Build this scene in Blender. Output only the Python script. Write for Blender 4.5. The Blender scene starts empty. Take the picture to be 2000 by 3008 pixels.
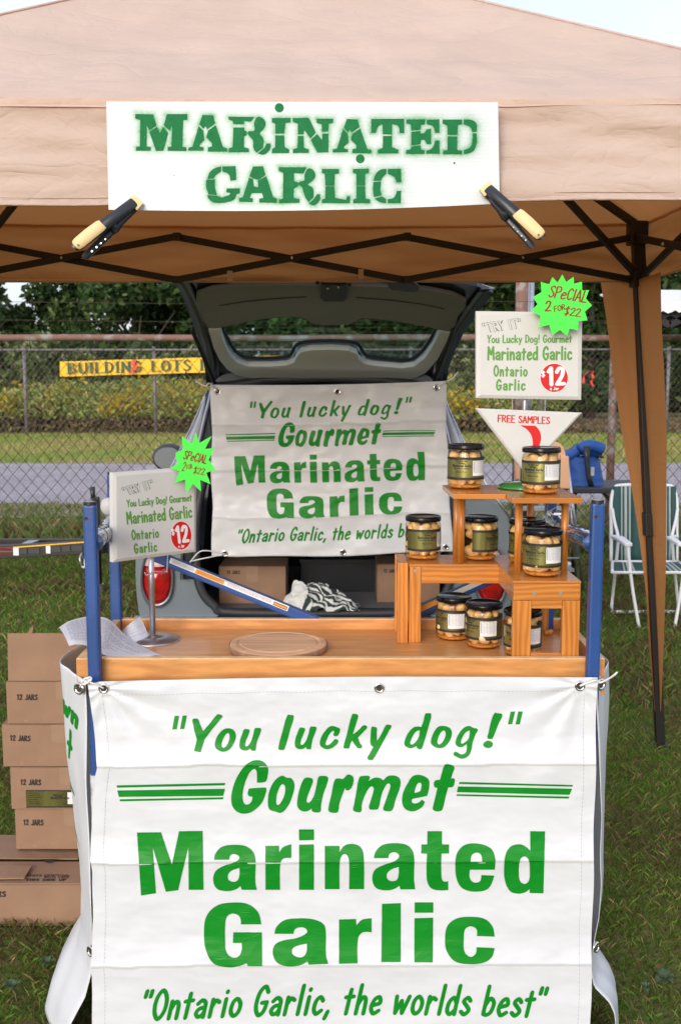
import bpy, bmesh, math, random
import numpy as np
from math import sin, cos, pi, radians, atan2, sqrt, hypot
from mathutils import Vector, noise
from mathutils.geometry import tessellate_polygon, delaunay_2d_cdt
random.seed(7); np.random.seed(7)
S = bpy.context.scene; COL = S.collection

# ---------------------------------------------------------------- camera, sky, sun, exposure
F = 3000.0; H = 1.505; TILT = radians(7.1); ST, CT = sin(TILT), cos(TILT)
cd = bpy.data.cameras.new('camera'); cam = bpy.data.objects.new('camera', cd); COL.objects.link(cam)
cam.location = (0, 0, H); cam.rotation_euler = (radians(90) - TILT, 0, 0)
cd.sensor_fit = 'VERTICAL'; cd.sensor_height = 23.7; cd.sensor_width = 15.76; cd.lens = 23.7 * F / 3008
cd.clip_start = 0.05; cd.clip_end = 900
cd.dof.use_dof = True; cd.dof.focus_distance = 2.3; cd.dof.aperture_fstop = 6.3
S.camera = cam
S.view_settings.view_transform = 'Standard'; S.view_settings.look = 'None'
S.view_settings.exposure = 0.86; S.view_settings.gamma = 1.0; S.view_settings.use_curve_mapping = False
SUN_EL, SUN_AZ = radians(17), radians(199)      # azimuth measured clockwise from +Y
W = bpy.data.worlds.new('World'); S.world = W; W.use_nodes = True
nt = W.node_tree; nt.nodes.clear()
wo = nt.nodes.new('ShaderNodeOutputWorld'); bg = nt.nodes.new('ShaderNodeBackground'); bg.inputs[1].default_value = 0.15
sk = nt.nodes.new('ShaderNodeTexSky'); sk.sky_type = 'NISHITA'; sk.sun_disc = False
sk.sun_elevation = SUN_EL; sk.sun_rotation = SUN_AZ; sk.dust_density = 3.0; sk.ozone_density = 1.0
tc = nt.nodes.new('ShaderNodeTexCoord'); nz = nt.nodes.new('ShaderNodeTexNoise'); nz.inputs['Scale'].default_value = 2.2
nz.inputs['Detail'].default_value = 5
rp = nt.nodes.new('ShaderNodeValToRGB'); rp.color_ramp.elements[0].position = 0.30; rp.color_ramp.elements[1].position = 0.62
rp.color_ramp.elements[0].color = (0.50, 0.50, 0.50, 1); rp.color_ramp.elements[1].color = (0.92, 0.92, 0.92, 1)
mx = nt.nodes.new('ShaderNodeMixRGB'); mx.inputs[2].default_value = (3.75, 3.9, 4.6, 1)
nt.links.new(tc.outputs['Generated'], nz.inputs['Vector']); nt.links.new(nz.outputs[0], rp.inputs[0])
nt.links.new(rp.outputs[0], mx.inputs[0]); nt.links.new(sk.outputs[0], mx.inputs[1])
nt.links.new(mx.outputs[0], bg.inputs[0]); nt.links.new(bg.outputs[0], wo.inputs[0])
sd = bpy.data.lights.new('sun', 'SUN'); sd.energy = 0.98; sd.angle = radians(30); sd.color = (1.0, 0.99, 0.985)
so = bpy.data.objects.new('sun', sd); COL.objects.link(so); so.location = (0, 0, 20)
sv = Vector((sin(SUN_AZ) * cos(SUN_EL), cos(SUN_AZ) * cos(SUN_EL), sin(SUN_EL)))
so.rotation_euler = sv.to_track_quat('Z', 'Y').to_euler()

# ---------------------------------------------------------------- geometry of the view: pixel of the 2000x3008 photo -> place
def ray(px, py):
    a = (px - 1000) / F; b = (1504 - py) / F
    return Vector((a, CT + b * ST, -ST + b * CT))
def at(px, py, Y):
    d = ray(px, py); return Vector((0, 0, H)) + d * (Y / d.y)
def atz(px, py, z):
    d = ray(px, py); return Vector((0, 0, H)) + d * ((z - H) / d.z)
def onpl(px, py, p0, n):
    d = ray(px, py); o = Vector((0, 0, H)); return o + d * ((p0 - o).dot(n) / d.dot(n))
def planemap(p0, p1, p2, off=0.0):
    n = (p1 - p0).cross(p2 - p0).normalized()
    if n.y > 0: n = -n
    q = p0 + n * off
    return lambda x, y: onpl(x, y, q, n)

# ---------------------------------------------------------------- helpers
ORG = {}
def organ(p): return ORG.get(p.name, Vector()) if p else Vector()
def link(name, me, parent=None):
    o = bpy.data.objects.new(name, me); COL.objects.link(o)
    if parent: o.parent = parent; ORG[o.name] = organ(parent)
    return o
def tag(o, label, cat, group=None):
    o['label'] = label; o['category'] = cat
    if group: o['group'] = group
    return o
def thing(name, label, cat, loc=(0, 0, 0), group=None):
    o = bpy.data.objects.new(name, None); COL.objects.link(o); o.location = loc; o.empty_display_size = .05
    ORG[o.name] = Vector(loc); return tag(o, label, cat, group)
class MB:
    def __init__(s): s.v = []; s.f = []; s.col = None
    def add(s, vs, fs):
        k = len(s.v); s.v += [tuple(v) for v in vs]; s.f += [tuple(i + k for i in f) for f in fs]; return s
    def box(s, a, b, c=None):          # two corners
        x0, y0, z0 = a; x1, y1, z1 = b
        return s.hexa([(x0,y0,z0),(x1,y0,z0),(x1,y1,z0),(x0,y1,z0),(x0,y0,z1),(x1,y0,z1),(x1,y1,z1),(x0,y1,z1)])
    def hexa(s, p): return s.add(p, [(0,3,2,1),(4,5,6,7),(0,1,5,4),(1,2,6,5),(2,3,7,6),(3,0,4,7)])
    def beam(s, p, q, w, h, up=(0, 0, 1)):   # rectangular bar from p to q
        p = Vector(p); q = Vector(q); d = (q - p).normalized(); r = d.cross(Vector(up)).normalized(); u = r.cross(d)
        c = [(-w/2,-h/2),(w/2,-h/2),(w/2,h/2),(-w/2,h/2)]
        return s.hexa([p + r*x + u*y for x, y in c] + [q + r*x + u*y for x, y in c])
    def tube(s, path, r, n=8, closed=False, caps=True):
        P = [Vector(p) for p in path]; m = len(P); rr = r if hasattr(r, '__len__') else [r] * m
        k0 = len(s.v); prev = None
        for i, p in enumerate(P):
            a = P[(i - 1) % m] if (closed or i > 0) else p; b = P[(i + 1) % m] if (closed or i < m - 1) else p
            d = (b - a).normalized()
            if prev is None:
                u = Vector((0, 0, 1)) if abs(d.z) < .9 else Vector((0, 1, 0)); x = d.cross(u).normalized()
            else:
                x = (prev - d * prev.dot(d)).normalized()
            prev = x; y = d.cross(x)
            for j in range(n):
                t = 2 * pi * (j + .5) / n; s.v.append(tuple(p + (x * cos(t) + y * sin(t)) * rr[i]))
        for i in range(m if closed else m - 1):
            for j in range(n):
                A = k0 + i * n; B = k0 + ((i + 1) % m) * n
                s.f.append((A + j, A + (j + 1) % n, B + (j + 1) % n, B + j))
        if caps and not closed:
            s.f.append(tuple(k0 + j for j in range(n))[::-1]); s.f.append(tuple(k0 + (m - 1) * n + j for j in range(n)))
        return s
    def lathe(s, prof, c=(0, 0, 0), n=32, a0=0, a1=2 * pi):
        full = abs(a1 - a0 - 2 * pi) < 1e-6; k0 = len(s.v); cols = n if full else n + 1; m = len(prof)
        for j in range(cols):
            t = a0 + (a1 - a0) * j / n
            for r, z in prof: s.v.append((c[0] + r * cos(t), c[1] + r * sin(t), c[2] + z))
        for j in range(n):
            A = k0 + j * m; B = k0 + ((j + 1) % cols) * m
            for i in range(m - 1): s.f.append((A + i, B + i, B + i + 1, A + i + 1))
        return s
    def ball(s, c, r, n=10, m=6):
        rx, ry, rz = r if hasattr(r, '__len__') else (r, r, r)
        k0 = len(s.v)
        for i in range(m + 1):
            for j in range(n):
                p = pi * i / m; t = 2 * pi * j / n
                s.v.append((c[0] + rx*sin(p)*cos(t), c[1] + ry*sin(p)*sin(t), c[2] + rz*cos(p)))
        for i in range(m):
            for j in range(n): s.f.append((k0+i*n+j, k0+(i+1)*n+j, k0+(i+1)*n+(j+1)%n, k0+i*n+(j+1)%n))
        return s
    def grid(s, P):                     # rows of points
        k0 = len(s.v); m = len(P[0])
        for r in P: s.v += [tuple(p) for p in r]
        for i in range(len(P) - 1):
            for j in range(m - 1): s.f.append((k0+i*m+j, k0+i*m+j+1, k0+(i+1)*m+j+1, k0+(i+1)*m+j))
        return s
    def slab(s, P, th):                 # grid with thickness along a vector
        th = Vector(th); s.grid(P); k = len(P); m = len(P[0]); Q = [[Vector(p) + th for p in r] for r in P]
        s.grid([r[::-1] for r in Q])
        loop = [P[0][j] for j in range(m)] + [P[i][m-1] for i in range(1, k)] + [P[k-1][j] for j in range(m-2, -1, -1)] + [P[i][0] for i in range(k-2, 0, -1)]
        L = loop + [loop[0]]; s.grid([[Vector(p) + th for p in L], [Vector(p) for p in L]]); return s
    def prism(s, poly, th, holes=()):   # planar polygon (3-D points) extruded by vector th
        th = Vector(th); loops = [[Vector(p) for p in poly]] + [[Vector(p) for p in h] for h in holes]
        flat = [p for l in loops for p in l]; tr = tessellate_polygon(loops); k = len(flat)
        fs = [tuple(t) for t in tr] + [tuple(i + k for i in t[::-1]) for t in tr]; o = 0
        for l in loops:
            m = len(l)
            for i in range(m): fs.append((o+i, o+(i+1) % m, k+o+(i+1) % m, k+o+i))
            o += m
        return s.add(flat + [p + th for p in flat], fs)
    def build(s, name, mat, parent=None, smooth=False, bevel=0, auto=None, away=None):
        o0 = organ(parent); me = bpy.data.meshes.new(name)
        me.from_pydata([(v[0]-o0.x, v[1]-o0.y, v[2]-o0.z) for v in s.v], [], s.f); me.validate()
        bm = bmesh.new(); bm.from_mesh(me)
        if s.f and len(s.f) < 60000:
            bmesh.ops.remove_doubles(bm, verts=bm.verts, dist=1e-6); bmesh.ops.recalc_face_normals(bm, faces=bm.faces)
        if away is not None:
            c = Vector(away)-o0
            if sum(f.normal.dot(f.calc_center_median()-c) for f in bm.faces) < 0: bmesh.ops.reverse_faces(bm, faces=bm.faces[:])
        if bevel:
            es = [e for e in bm.edges if len(e.link_faces) == 2 and e.calc_face_angle(0) > .6]
            bmesh.ops.bevel(bm, geom=es, offset=bevel, segments=2, affect='EDGES', profile=.6, clamp_overlap=True)
        if auto:
            for e in bm.edges:
                if len(e.link_faces) == 2 and e.calc_face_angle(0) > auto: e.smooth = False
        for f in bm.faces: f.smooth = bool(smooth)
        bm.to_mesh(me); bm.free()
        for m_ in (mat if isinstance(mat, (list, tuple)) else [mat]): me.materials.append(m_)
        return link(name, me, parent)
def struct(name, mb, mat, **k):
    o = mb.build(name, mat, **k); o['kind'] = 'structure'; return o
def copy_tree(o, parent=None):
    c = o.copy(); COL.objects.link(c)
    if parent: c.parent = parent
    for ch in list(o.children): copy_tree(ch, c)
    return c
def crv(P, n=6, closed=False):          # Catmull-Rom through points (any dimension)
    P = [Vector(p) for p in P]; m = len(P); out = []
    for i in range(m if closed else m - 1):
        p0 = P[(i-1) % m] if closed or i > 0 else P[0]*2 - P[1]
        p1 = P[i]; p2 = P[(i+1) % m]; p3 = P[(i+2) % m] if closed or i < m-2 else P[-1]*2 - P[-2]
        for k in range(n):
            t = k / n; out.append(.5*((2*p1) + (p2-p0)*t + (2*p0-5*p1+4*p2-p3)*t*t + (3*p1-p0-3*p2+p3)*t**3))
    if not closed: out.append(P[-1])
    return out

# ---------------------------------------------------------------- materials
def M(name, col, rough=.5, metal=0., var=0., vs=8., bump=0., bs=60., stretch=(1,1,1), spec=.5, trans=0., tcol=None,
      wood=0., wcol=None, ws=6., coat=0., alpha=1., detail=4., dirt=None, wdir='X', bdist=.002, sheen=0., uv=False):
    m = bpy.data.materials.new(name); m.use_nodes = True; t = m.node_tree; b = t.nodes['Principled BSDF']; L = t.links.new
    b.inputs['Roughness'].default_value = rough; b.inputs['Metallic'].default_value = metal
    b.inputs['Specular IOR Level'].default_value = spec; b.inputs['Base Color'].default_value = (*col, 1)
    if coat: b.inputs['Coat Weight'].default_value = coat; b.inputs['Coat Roughness'].default_value = .08
    tcn = t.nodes.new('ShaderNodeTexCoord'); mp = t.nodes.new('ShaderNodeMapping'); L(tcn.outputs['UV' if uv else 'Object'], mp.inputs[0])
    mp.inputs['Scale'].default_value = stretch; cur = None
    if wood:
        wv = t.nodes.new('ShaderNodeTexWave'); wv.wave_type = 'BANDS'; wv.bands_direction = wdir
        wv.inputs['Scale'].default_value = ws; wv.inputs['Distortion'].default_value = 7; wv.inputs['Detail'].default_value = 3
        wv.inputs['Detail Scale'].default_value = 1.2; L(mp.outputs[0], wv.inputs[0])
        c = t.nodes.new('ShaderNodeMixRGB'); c.inputs[1].default_value = (*col, 1); c.inputs[2].default_value = (*(wcol or [x*.6 for x in col]), 1)
        mm = t.nodes.new('ShaderNodeMath'); mm.operation = 'MULTIPLY'; mm.inputs[1].default_value = wood; L(wv.outputs['Fac'], mm.inputs[0])
        L(mm.outputs[0], c.inputs[0]); cur = c.outputs[0]
    if var:
        n1 = t.nodes.new('ShaderNodeTexNoise'); n1.inputs['Scale'].default_value = vs; n1.inputs['Detail'].default_value = detail; L(mp.outputs[0], n1.inputs[0])
        r = t.nodes.new('ShaderNodeMapRange'); r.inputs[1].default_value = .3; r.inputs[2].default_value = .7
        r.inputs[3].default_value = 1 - var; r.inputs[4].default_value = 1 + var; L(n1.outputs[0], r.inputs[0])
        c = t.nodes.new('ShaderNodeVectorMath'); c.operation = 'SCALE'
        if cur: L(cur, c.inputs[0])
        else: c.inputs[0].default_value = col
        L(r.outputs[0], c.inputs['Scale']); cur = c.outputs[0]
    if dirt:
        n1 = t.nodes.new('ShaderNodeTexNoise'); n1.inputs['Scale'].default_value = dirt[1]; n1.inputs['Detail'].default_value = 6; L(mp.outputs[0], n1.inputs[0])
        r = t.nodes.new('ShaderNodeMapRange'); r.inputs[1].default_value = dirt[2]; r.inputs[2].default_value = dirt[2] + .12; L(n1.outputs[0], r.inputs[0])
        c = t.nodes.new('ShaderNodeMixRGB'); c.inputs[2].default_value = (*dirt[0], 1)
        if cur: L(cur, c.inputs[1])
        else: c.inputs[1].default_value = (*col, 1)
        L(r.outputs[0], c.inputs[0]); cur = c.outputs[0]
    if cur: L(cur, b.inputs['Base Color'])
    if bump:
        n2 = t.nodes.new('ShaderNodeTexNoise'); n2.inputs['Scale'].default_value = bs; n2.inputs['Detail'].default_value = 3; L(mp.outputs[0], n2.inputs[0])
        bp = t.nodes.new('ShaderNodeBump'); bp.inputs['Strength'].default_value = bump; bp.inputs['Distance'].default_value = bdist
        L(n2.outputs[0], bp.inputs['Height']); L(bp.outputs[0], b.inputs['Normal'])
    if trans:
        tr = t.nodes.new('ShaderNodeBsdfTranslucent'); tr.inputs[0].default_value = (*(tcol or col), 1)
        ms = t.nodes.new('ShaderNodeMixShader'); ms.inputs[0].default_value = trans
        L(b.outputs[0], ms.inputs[1]); L(tr.outputs[0], ms.inputs[2]); L(ms.outputs[0], t.nodes['Material Output'].inputs[0])
    return m
def attr_mat(name, attr, rough=.6, trans=.3):
    m = bpy.data.materials.new(name); m.use_nodes = True; t = m.node_tree; b = t.nodes['Principled BSDF']; b.inputs['Roughness'].default_value = rough
    b.inputs['Specular IOR Level'].default_value = .25
    a = t.nodes.new('ShaderNodeAttribute'); a.attribute_name = attr; t.links.new(a.outputs['Color'], b.inputs['Base Color'])
    tr = t.nodes.new('ShaderNodeBsdfTranslucent'); t.links.new(a.outputs['Color'], tr.inputs[0])
    ms = t.nodes.new('ShaderNodeMixShader'); ms.inputs[0].default_value = trans
    t.links.new(b.outputs[0], ms.inputs[1]); t.links.new(tr.outputs[0], ms.inputs[2]); t.links.new(ms.outputs[0], t.nodes['Material Output'].inputs[0])
    return m
def glassy(name, tint, refl=1.0, rough=.02, ior=1.45):
    m = bpy.data.materials.new(name); m.use_nodes = True; t = m.node_tree; t.nodes.clear()
    o = t.nodes.new('ShaderNodeOutputMaterial'); tr = t.nodes.new('ShaderNodeBsdfTransparent'); tr.inputs[0].default_value = (*tint, 1)
    g = t.nodes.new('ShaderNodeBsdfGlossy'); g.inputs['Roughness'].default_value = rough; lw = t.nodes.new('ShaderNodeLayerWeight'); lw.inputs[0].default_value = .5; pw = t.nodes.new('ShaderNodeMath'); pw.operation = 'POWER'; pw.inputs[1].default_value = 4
    t.links.new(lw.outputs['Facing'], pw.inputs[0]); fr = t.nodes.new('ShaderNodeMath'); fr.operation = 'MULTIPLY_ADD'; fr.inputs[1].default_value = .8; fr.inputs[2].default_value = .045; t.links.new(pw.outputs[0], fr.inputs[0])
    mu = t.nodes.new('ShaderNodeMath'); mu.operation = 'MULTIPLY'; mu.inputs[1].default_value = refl; t.links.new(fr.outputs[0], mu.inputs[0])
    ms = t.nodes.new('ShaderNodeMixShader'); t.links.new(mu.outputs[0], ms.inputs[0]); t.links.new(tr.outputs[0], ms.inputs[1])
    t.links.new(g.outputs[0], ms.inputs[2]); t.links.new(ms.outputs[0], o.inputs[0]); return m

m_vinyl = M('white_vinyl', (.69,.71,.745), .36, bump=.25, bs=420, bdist=.0006, trans=.06)
m_green = M('green_print', (.002,.225,.014), .45, spec=.3)
m_fabric = M('tan_canopy_cloth', (.72,.575,.49), .85, var=.05, vs=5, bump=.5, bs=9, bdist=.012, trans=.30, tcol=(.80,.33,.10), spec=.2)
def fabric_detail(m):
    t = m.node_tree; b = t.nodes['Principled BSDF']; old = b.inputs['Normal'].links[0].from_socket; tc_ = t.nodes.new('ShaderNodeTexCoord'); prev = old
    for sc, dist, rid, st in ((5., .012, 1, (1, 1, 2.4)), (11., .005, 1, (1.6, 1, 3.2)), (900., .0004, 0, (1, 1, 1))):
        mp = t.nodes.new('ShaderNodeMapping'); mp.inputs['Scale'].default_value = st; mp.inputs['Rotation'].default_value = (.3, .2, .35*sc)
        n = t.nodes.new('ShaderNodeTexNoise'); n.inputs['Scale'].default_value = sc; n.inputs['Detail'].default_value = 2; n.inputs['Distortion'].default_value = .6; t.links.new(tc_.outputs['Object'], mp.inputs[0]); t.links.new(mp.outputs[0], n.inputs[0]); h = n.outputs[0]
        if rid:
            a = t.nodes.new('ShaderNodeMath'); a.operation = 'SUBTRACT'; a.inputs[1].default_value = .5; t.links.new(h, a.inputs[0]); c = t.nodes.new('ShaderNodeMath'); c.operation = 'ABSOLUTE'; t.links.new(a.outputs[0], c.inputs[0]); e = t.nodes.new('ShaderNodeMath'); e.operation = 'POWER'; e.inputs[1].default_value = .6; t.links.new(c.outputs[0], e.inputs[0]); h = e.outputs[0]
        bp = t.nodes.new('ShaderNodeBump'); bp.inputs['Strength'].default_value = .5; bp.inputs['Distance'].default_value = dist; t.links.new(h, bp.inputs['Height']); t.links.new(prev, bp.inputs['Normal']); prev = bp.outputs[0]
    t.links.new(prev, b.inputs['Normal'])
fabric_detail(m_fabric)
def inner_shade(m, col):                  # dim light under the canopy painted as brown on the cloth's inner face
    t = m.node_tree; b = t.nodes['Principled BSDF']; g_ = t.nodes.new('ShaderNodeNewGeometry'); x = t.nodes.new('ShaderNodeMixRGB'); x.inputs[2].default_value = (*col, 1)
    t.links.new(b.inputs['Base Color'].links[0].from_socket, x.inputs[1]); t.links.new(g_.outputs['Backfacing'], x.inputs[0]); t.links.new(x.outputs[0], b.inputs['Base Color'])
inner_shade(m_fabric, (.42,.195,.075))
m_black = M('black_powder_coat', (.012,.010,.010), .5)
m_blkpl = M('black_plastic', (.02,.022,.028), .35)
m_cream = M('cream_rubber', (.80,.60,.30), .5, var=.05, vs=40)
m_blue = M('blue_enamel', (.014,.064,.24), .42, var=.14, vs=6, bump=.15, bs=120, dirt=((.16,.20,.30), 34, .66))
m_tray = M('varnished_birch_ply', (.63,.29,.085), .42, wood=.55, wcol=(.44,.165,.045), ws=5, var=.16, vs=10, stretch=(1,7,7), wdir='Y', dirt=((.25,.10,.035), 28, .70), coat=.15)
m_ply = M('ply_edge', (.72,.47,.25), .55, var=.15, vs=30, stretch=(1,1,14))
m_rack = M('orange_varnished_pine', (.60,.225,.035), .38, wood=.60, wcol=(.33,.085,.012), ws=26, var=.20, vs=14, stretch=(1,1,.16), coat=.15, dirt=((.22,.06,.012), 20, .69))
m_rackx = M('orange_varnished_pine_across', (.60,.225,.035), .38, wood=.60, wcol=(.33,.085,.012), ws=26, var=.20, vs=14, stretch=(.16,1,1), wdir='Z', coat=.15, dirt=((.22,.06,.012), 20, .69))
m_rackt = M('orange_varnished_pine_top', (.58,.22,.045), .25, wood=.40, wcol=(.36,.10,.015), ws=20, var=.10, vs=14, stretch=(.16,1,1), wdir='Y', coat=.35)
m_board = M('worn_cutting_board', (.62,.37,.21), .7, wood=.35, wcol=(.42,.23,.13), ws=9, var=.22, vs=16, stretch=(.25,1.6,1), wdir='Y')
m_card = M('kraft_cardboard', (.30,.180,.112), .85, var=.12, vs=7, bump=.5, bs=9, bdist=.012, dirt=((.37,.24,.16), 30, .68))
m_card2 = M('kraft_cardboard_edge', (.27,.16,.105), .9, var=.2, vs=160)
m_tape = M('packing_tape', (.34,.22,.145), .25, var=.06, vs=20)
m_ink = M('black_print', (.02,.016,.016), .6)
m_cbrd = M('cream_board', (.60,.59,.565), .55, var=.02, vs=20)
m_sgreen = M('sign_green', (.10,.30,.035), .5)
m_red = M('sign_red', (.62,.006,.006), .45)
m_dred = M('marker_red', (.26,.012,.008), .6)
m_neon = M('neon_green_card', (.075,.83,.075), .75, bump=.1)
m_metal = M('brushed_steel', (.48,.48,.50), .38, 1., var=.1, vs=60)
m_alu = M('dull_aluminium', (.50,.52,.56), .35, .9, var=.08, vs=30)
m_chrome = M('chrome', (.75,.75,.76), .12, 1.)
m_paper = M('white_paper', (.80,.82,.88), .8, trans=.15)
m_grey = M('grey_text', (.30,.30,.36), .8)
m_white = M('white_plastic', (.78,.78,.78), .45)
m_lid = M('black_jar_lid', (.005,.005,.007), .16, spec=.28)
m_clove = M('garlic_clove', (.80,.63,.38), .35, var=.10, vs=35, trans=.12, tcol=(.9,.6,.25), spec=.6, dirt=((.55,.25,.06), 40, .70))
m_brine = M('amber_brine', (.42,.17,.035), .25, trans=.4, tcol=(.8,.35,.06))
m_spice = M('red_pepper_sediment', (.52,.25,.07), .6, var=.5, vs=220)
m_glass = glassy('jar_glass', (1.0,.87,.66), 1.0)
m_olive = M('olive_foil_label', (.25,.24,.085), .26, .75, var=.5, vs=14, stretch=(1,1,.02))
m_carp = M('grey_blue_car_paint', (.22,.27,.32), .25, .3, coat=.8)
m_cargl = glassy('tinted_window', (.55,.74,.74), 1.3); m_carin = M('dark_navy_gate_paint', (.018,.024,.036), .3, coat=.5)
m_dark = M('dark_interior', (.012,.013,.016), .6, var=.2, vs=8)
m_dkpan = M('dark_trim', (.030,.034,.042), .5)
m_trim = M('grey_plastic_trim', (.60,.63,.61), .55, bump=.1)
m_trimd = M('dark_grey_plastic_trim', (.22,.215,.205), .6, bump=.1)
m_tail = M('red_lamp_lens', (.42,.010,.010), .12, coat=1., var=.35, vs=22)
m_tailw = M('clear_lamp_lens', (.75,.50,.50), .15, coat=1.)
m_rust = M('rusty_pipe', (.21,.115,.085), .75, .1, dirt=((.30,.26,.24), 9, .50), bump=.4, bs=60)
m_wire = M('weathered_wire', (.045,.030,.018), .8, 0.)
m_gpost = M('galvanised_post', (.20,.18,.19), .6, .4)
m_yell = M('yellow_vinyl', (.92,.50,.010), .55)
m_pink = M('pink_ribbon', (.95,.10,.10), .6, trans=.3)
m_peach = M('peach_plastic', (.82,.45,.24), .45)
m_bag = M('blue_nylon', (.012,.075,.31), .6, bump=.5, bs=25, bdist=.01)
m_dkgrn = M('dark_green_webbing', (.016,.075,.068), .7, bump=.5, bs=200)
m_wweb = M('white_webbing', (.42,.46,.43), .7, bump=.5, bs=200)
m_ggloss = M('green_enamel', (.02,.20,.035), .2, coat=.7)
m_stripe = M('striped_towel', (.6,.6,.6), .9)
m_foam = M('grey_foam_wrap', (.55,.56,.60), .8, var=.12, vs=60, bump=.6, bs=90)
m_orange = M('orange_label', (.85,.33,.02), .5)
# ---------------------------------------------------------------- lettering
def opath(P, n=5):                       # (x, y) corner, (x, y, 1) smooth
    m = len(P); out = []
    for i in range(m):
        a, b = P[i], P[(i+1) % m]; sa, sb = len(a) > 2, len(b) > 2
        A = Vector(a[:2]); B = Vector(b[:2])
        if not (sa or sb): out.append(A); continue
        Z = Vector(P[i-1][:2]); C = Vector(P[(i+2) % m][:2]); L_ = (B-A).length
        ta = (B-Z).normalized()*L_ if sa else (B-A); tb = (C-A).normalized()*L_ if sb else (B-A)
        if sa and not sb: tb = (B-A)*1.2 - ta*.2
        if sb and not sa: ta = (B-A)*1.2 - tb*.2
        for k in range(n):
            t = k/n; h = (2*t**3-3*t*t+1, t**3-2*t*t+t, -2*t**3+3*t*t, t**3-t*t)
            out.append(A*h[0] + ta*h[1] + B*h[2] + tb*h[3])
    return out
def tri_poly(loops, f=lambda x, y: (x, y)):
    LL = [[Vector((*f(p.x, p.y), 0)) for p in opath(l)] for l in loops]
    flat = [p for l in LL for p in l]; return [(p.x, p.y) for p in flat], [tuple(t) for t in tessellate_polygon(LL)]
class Ink:                               # flat lettering collected in 2-D, then laid on a surface
    def __init__(s): s.v = []; s.t = []
    def add(s, vt): k = len(s.v); s.v += list(vt[0]); s.t += [tuple(i+k for i in t) for t in vt[1]]; return s
    def loops(s, L_, f=lambda x, y: (x, y)): return s.add(tri_poly(L_, f))
    def rect(s, x0, y0, x1, y1): return s.add(([(x0,y0),(x1,y0),(x1,y1),(x0,y1)], [(0,1,2),(0,2,3)]))
    def disc(s, x, y, rx, ry, n=32):
        return s.add(([(x, y)] + [(x+rx*cos(2*pi*i/n), y+ry*sin(2*pi*i/n)) for i in range(n)], [(0, i+1, (i+1) % n+1) for i in range(n)]))
    def lay(s, name, fmap, mat, parent, grid=None):
        bm = bmesh.new(); vs = [bm.verts.new((x, y, 0)) for x, y in s.v]
        for t in s.t:
            try: bm.faces.new([vs[i] for i in t])
            except ValueError: pass
        if grid:
            for ax, vals in enumerate(grid):
                for q in vals:
                    bmesh.ops.bisect_plane(bm, geom=bm.verts[:]+bm.edges[:]+bm.faces[:], plane_co=(q, q, 0), plane_no=(1-ax, ax, 0), dist=1e-4)
        o0 = organ(parent)
        for v in bm.verts: v.co = Vector(fmap(v.co.x, v.co.y)) - o0
        me = bpy.data.meshes.new(name); bm.to_mesh(me); bm.free(); me.materials.append(mat); return link(name, me, parent)
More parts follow.
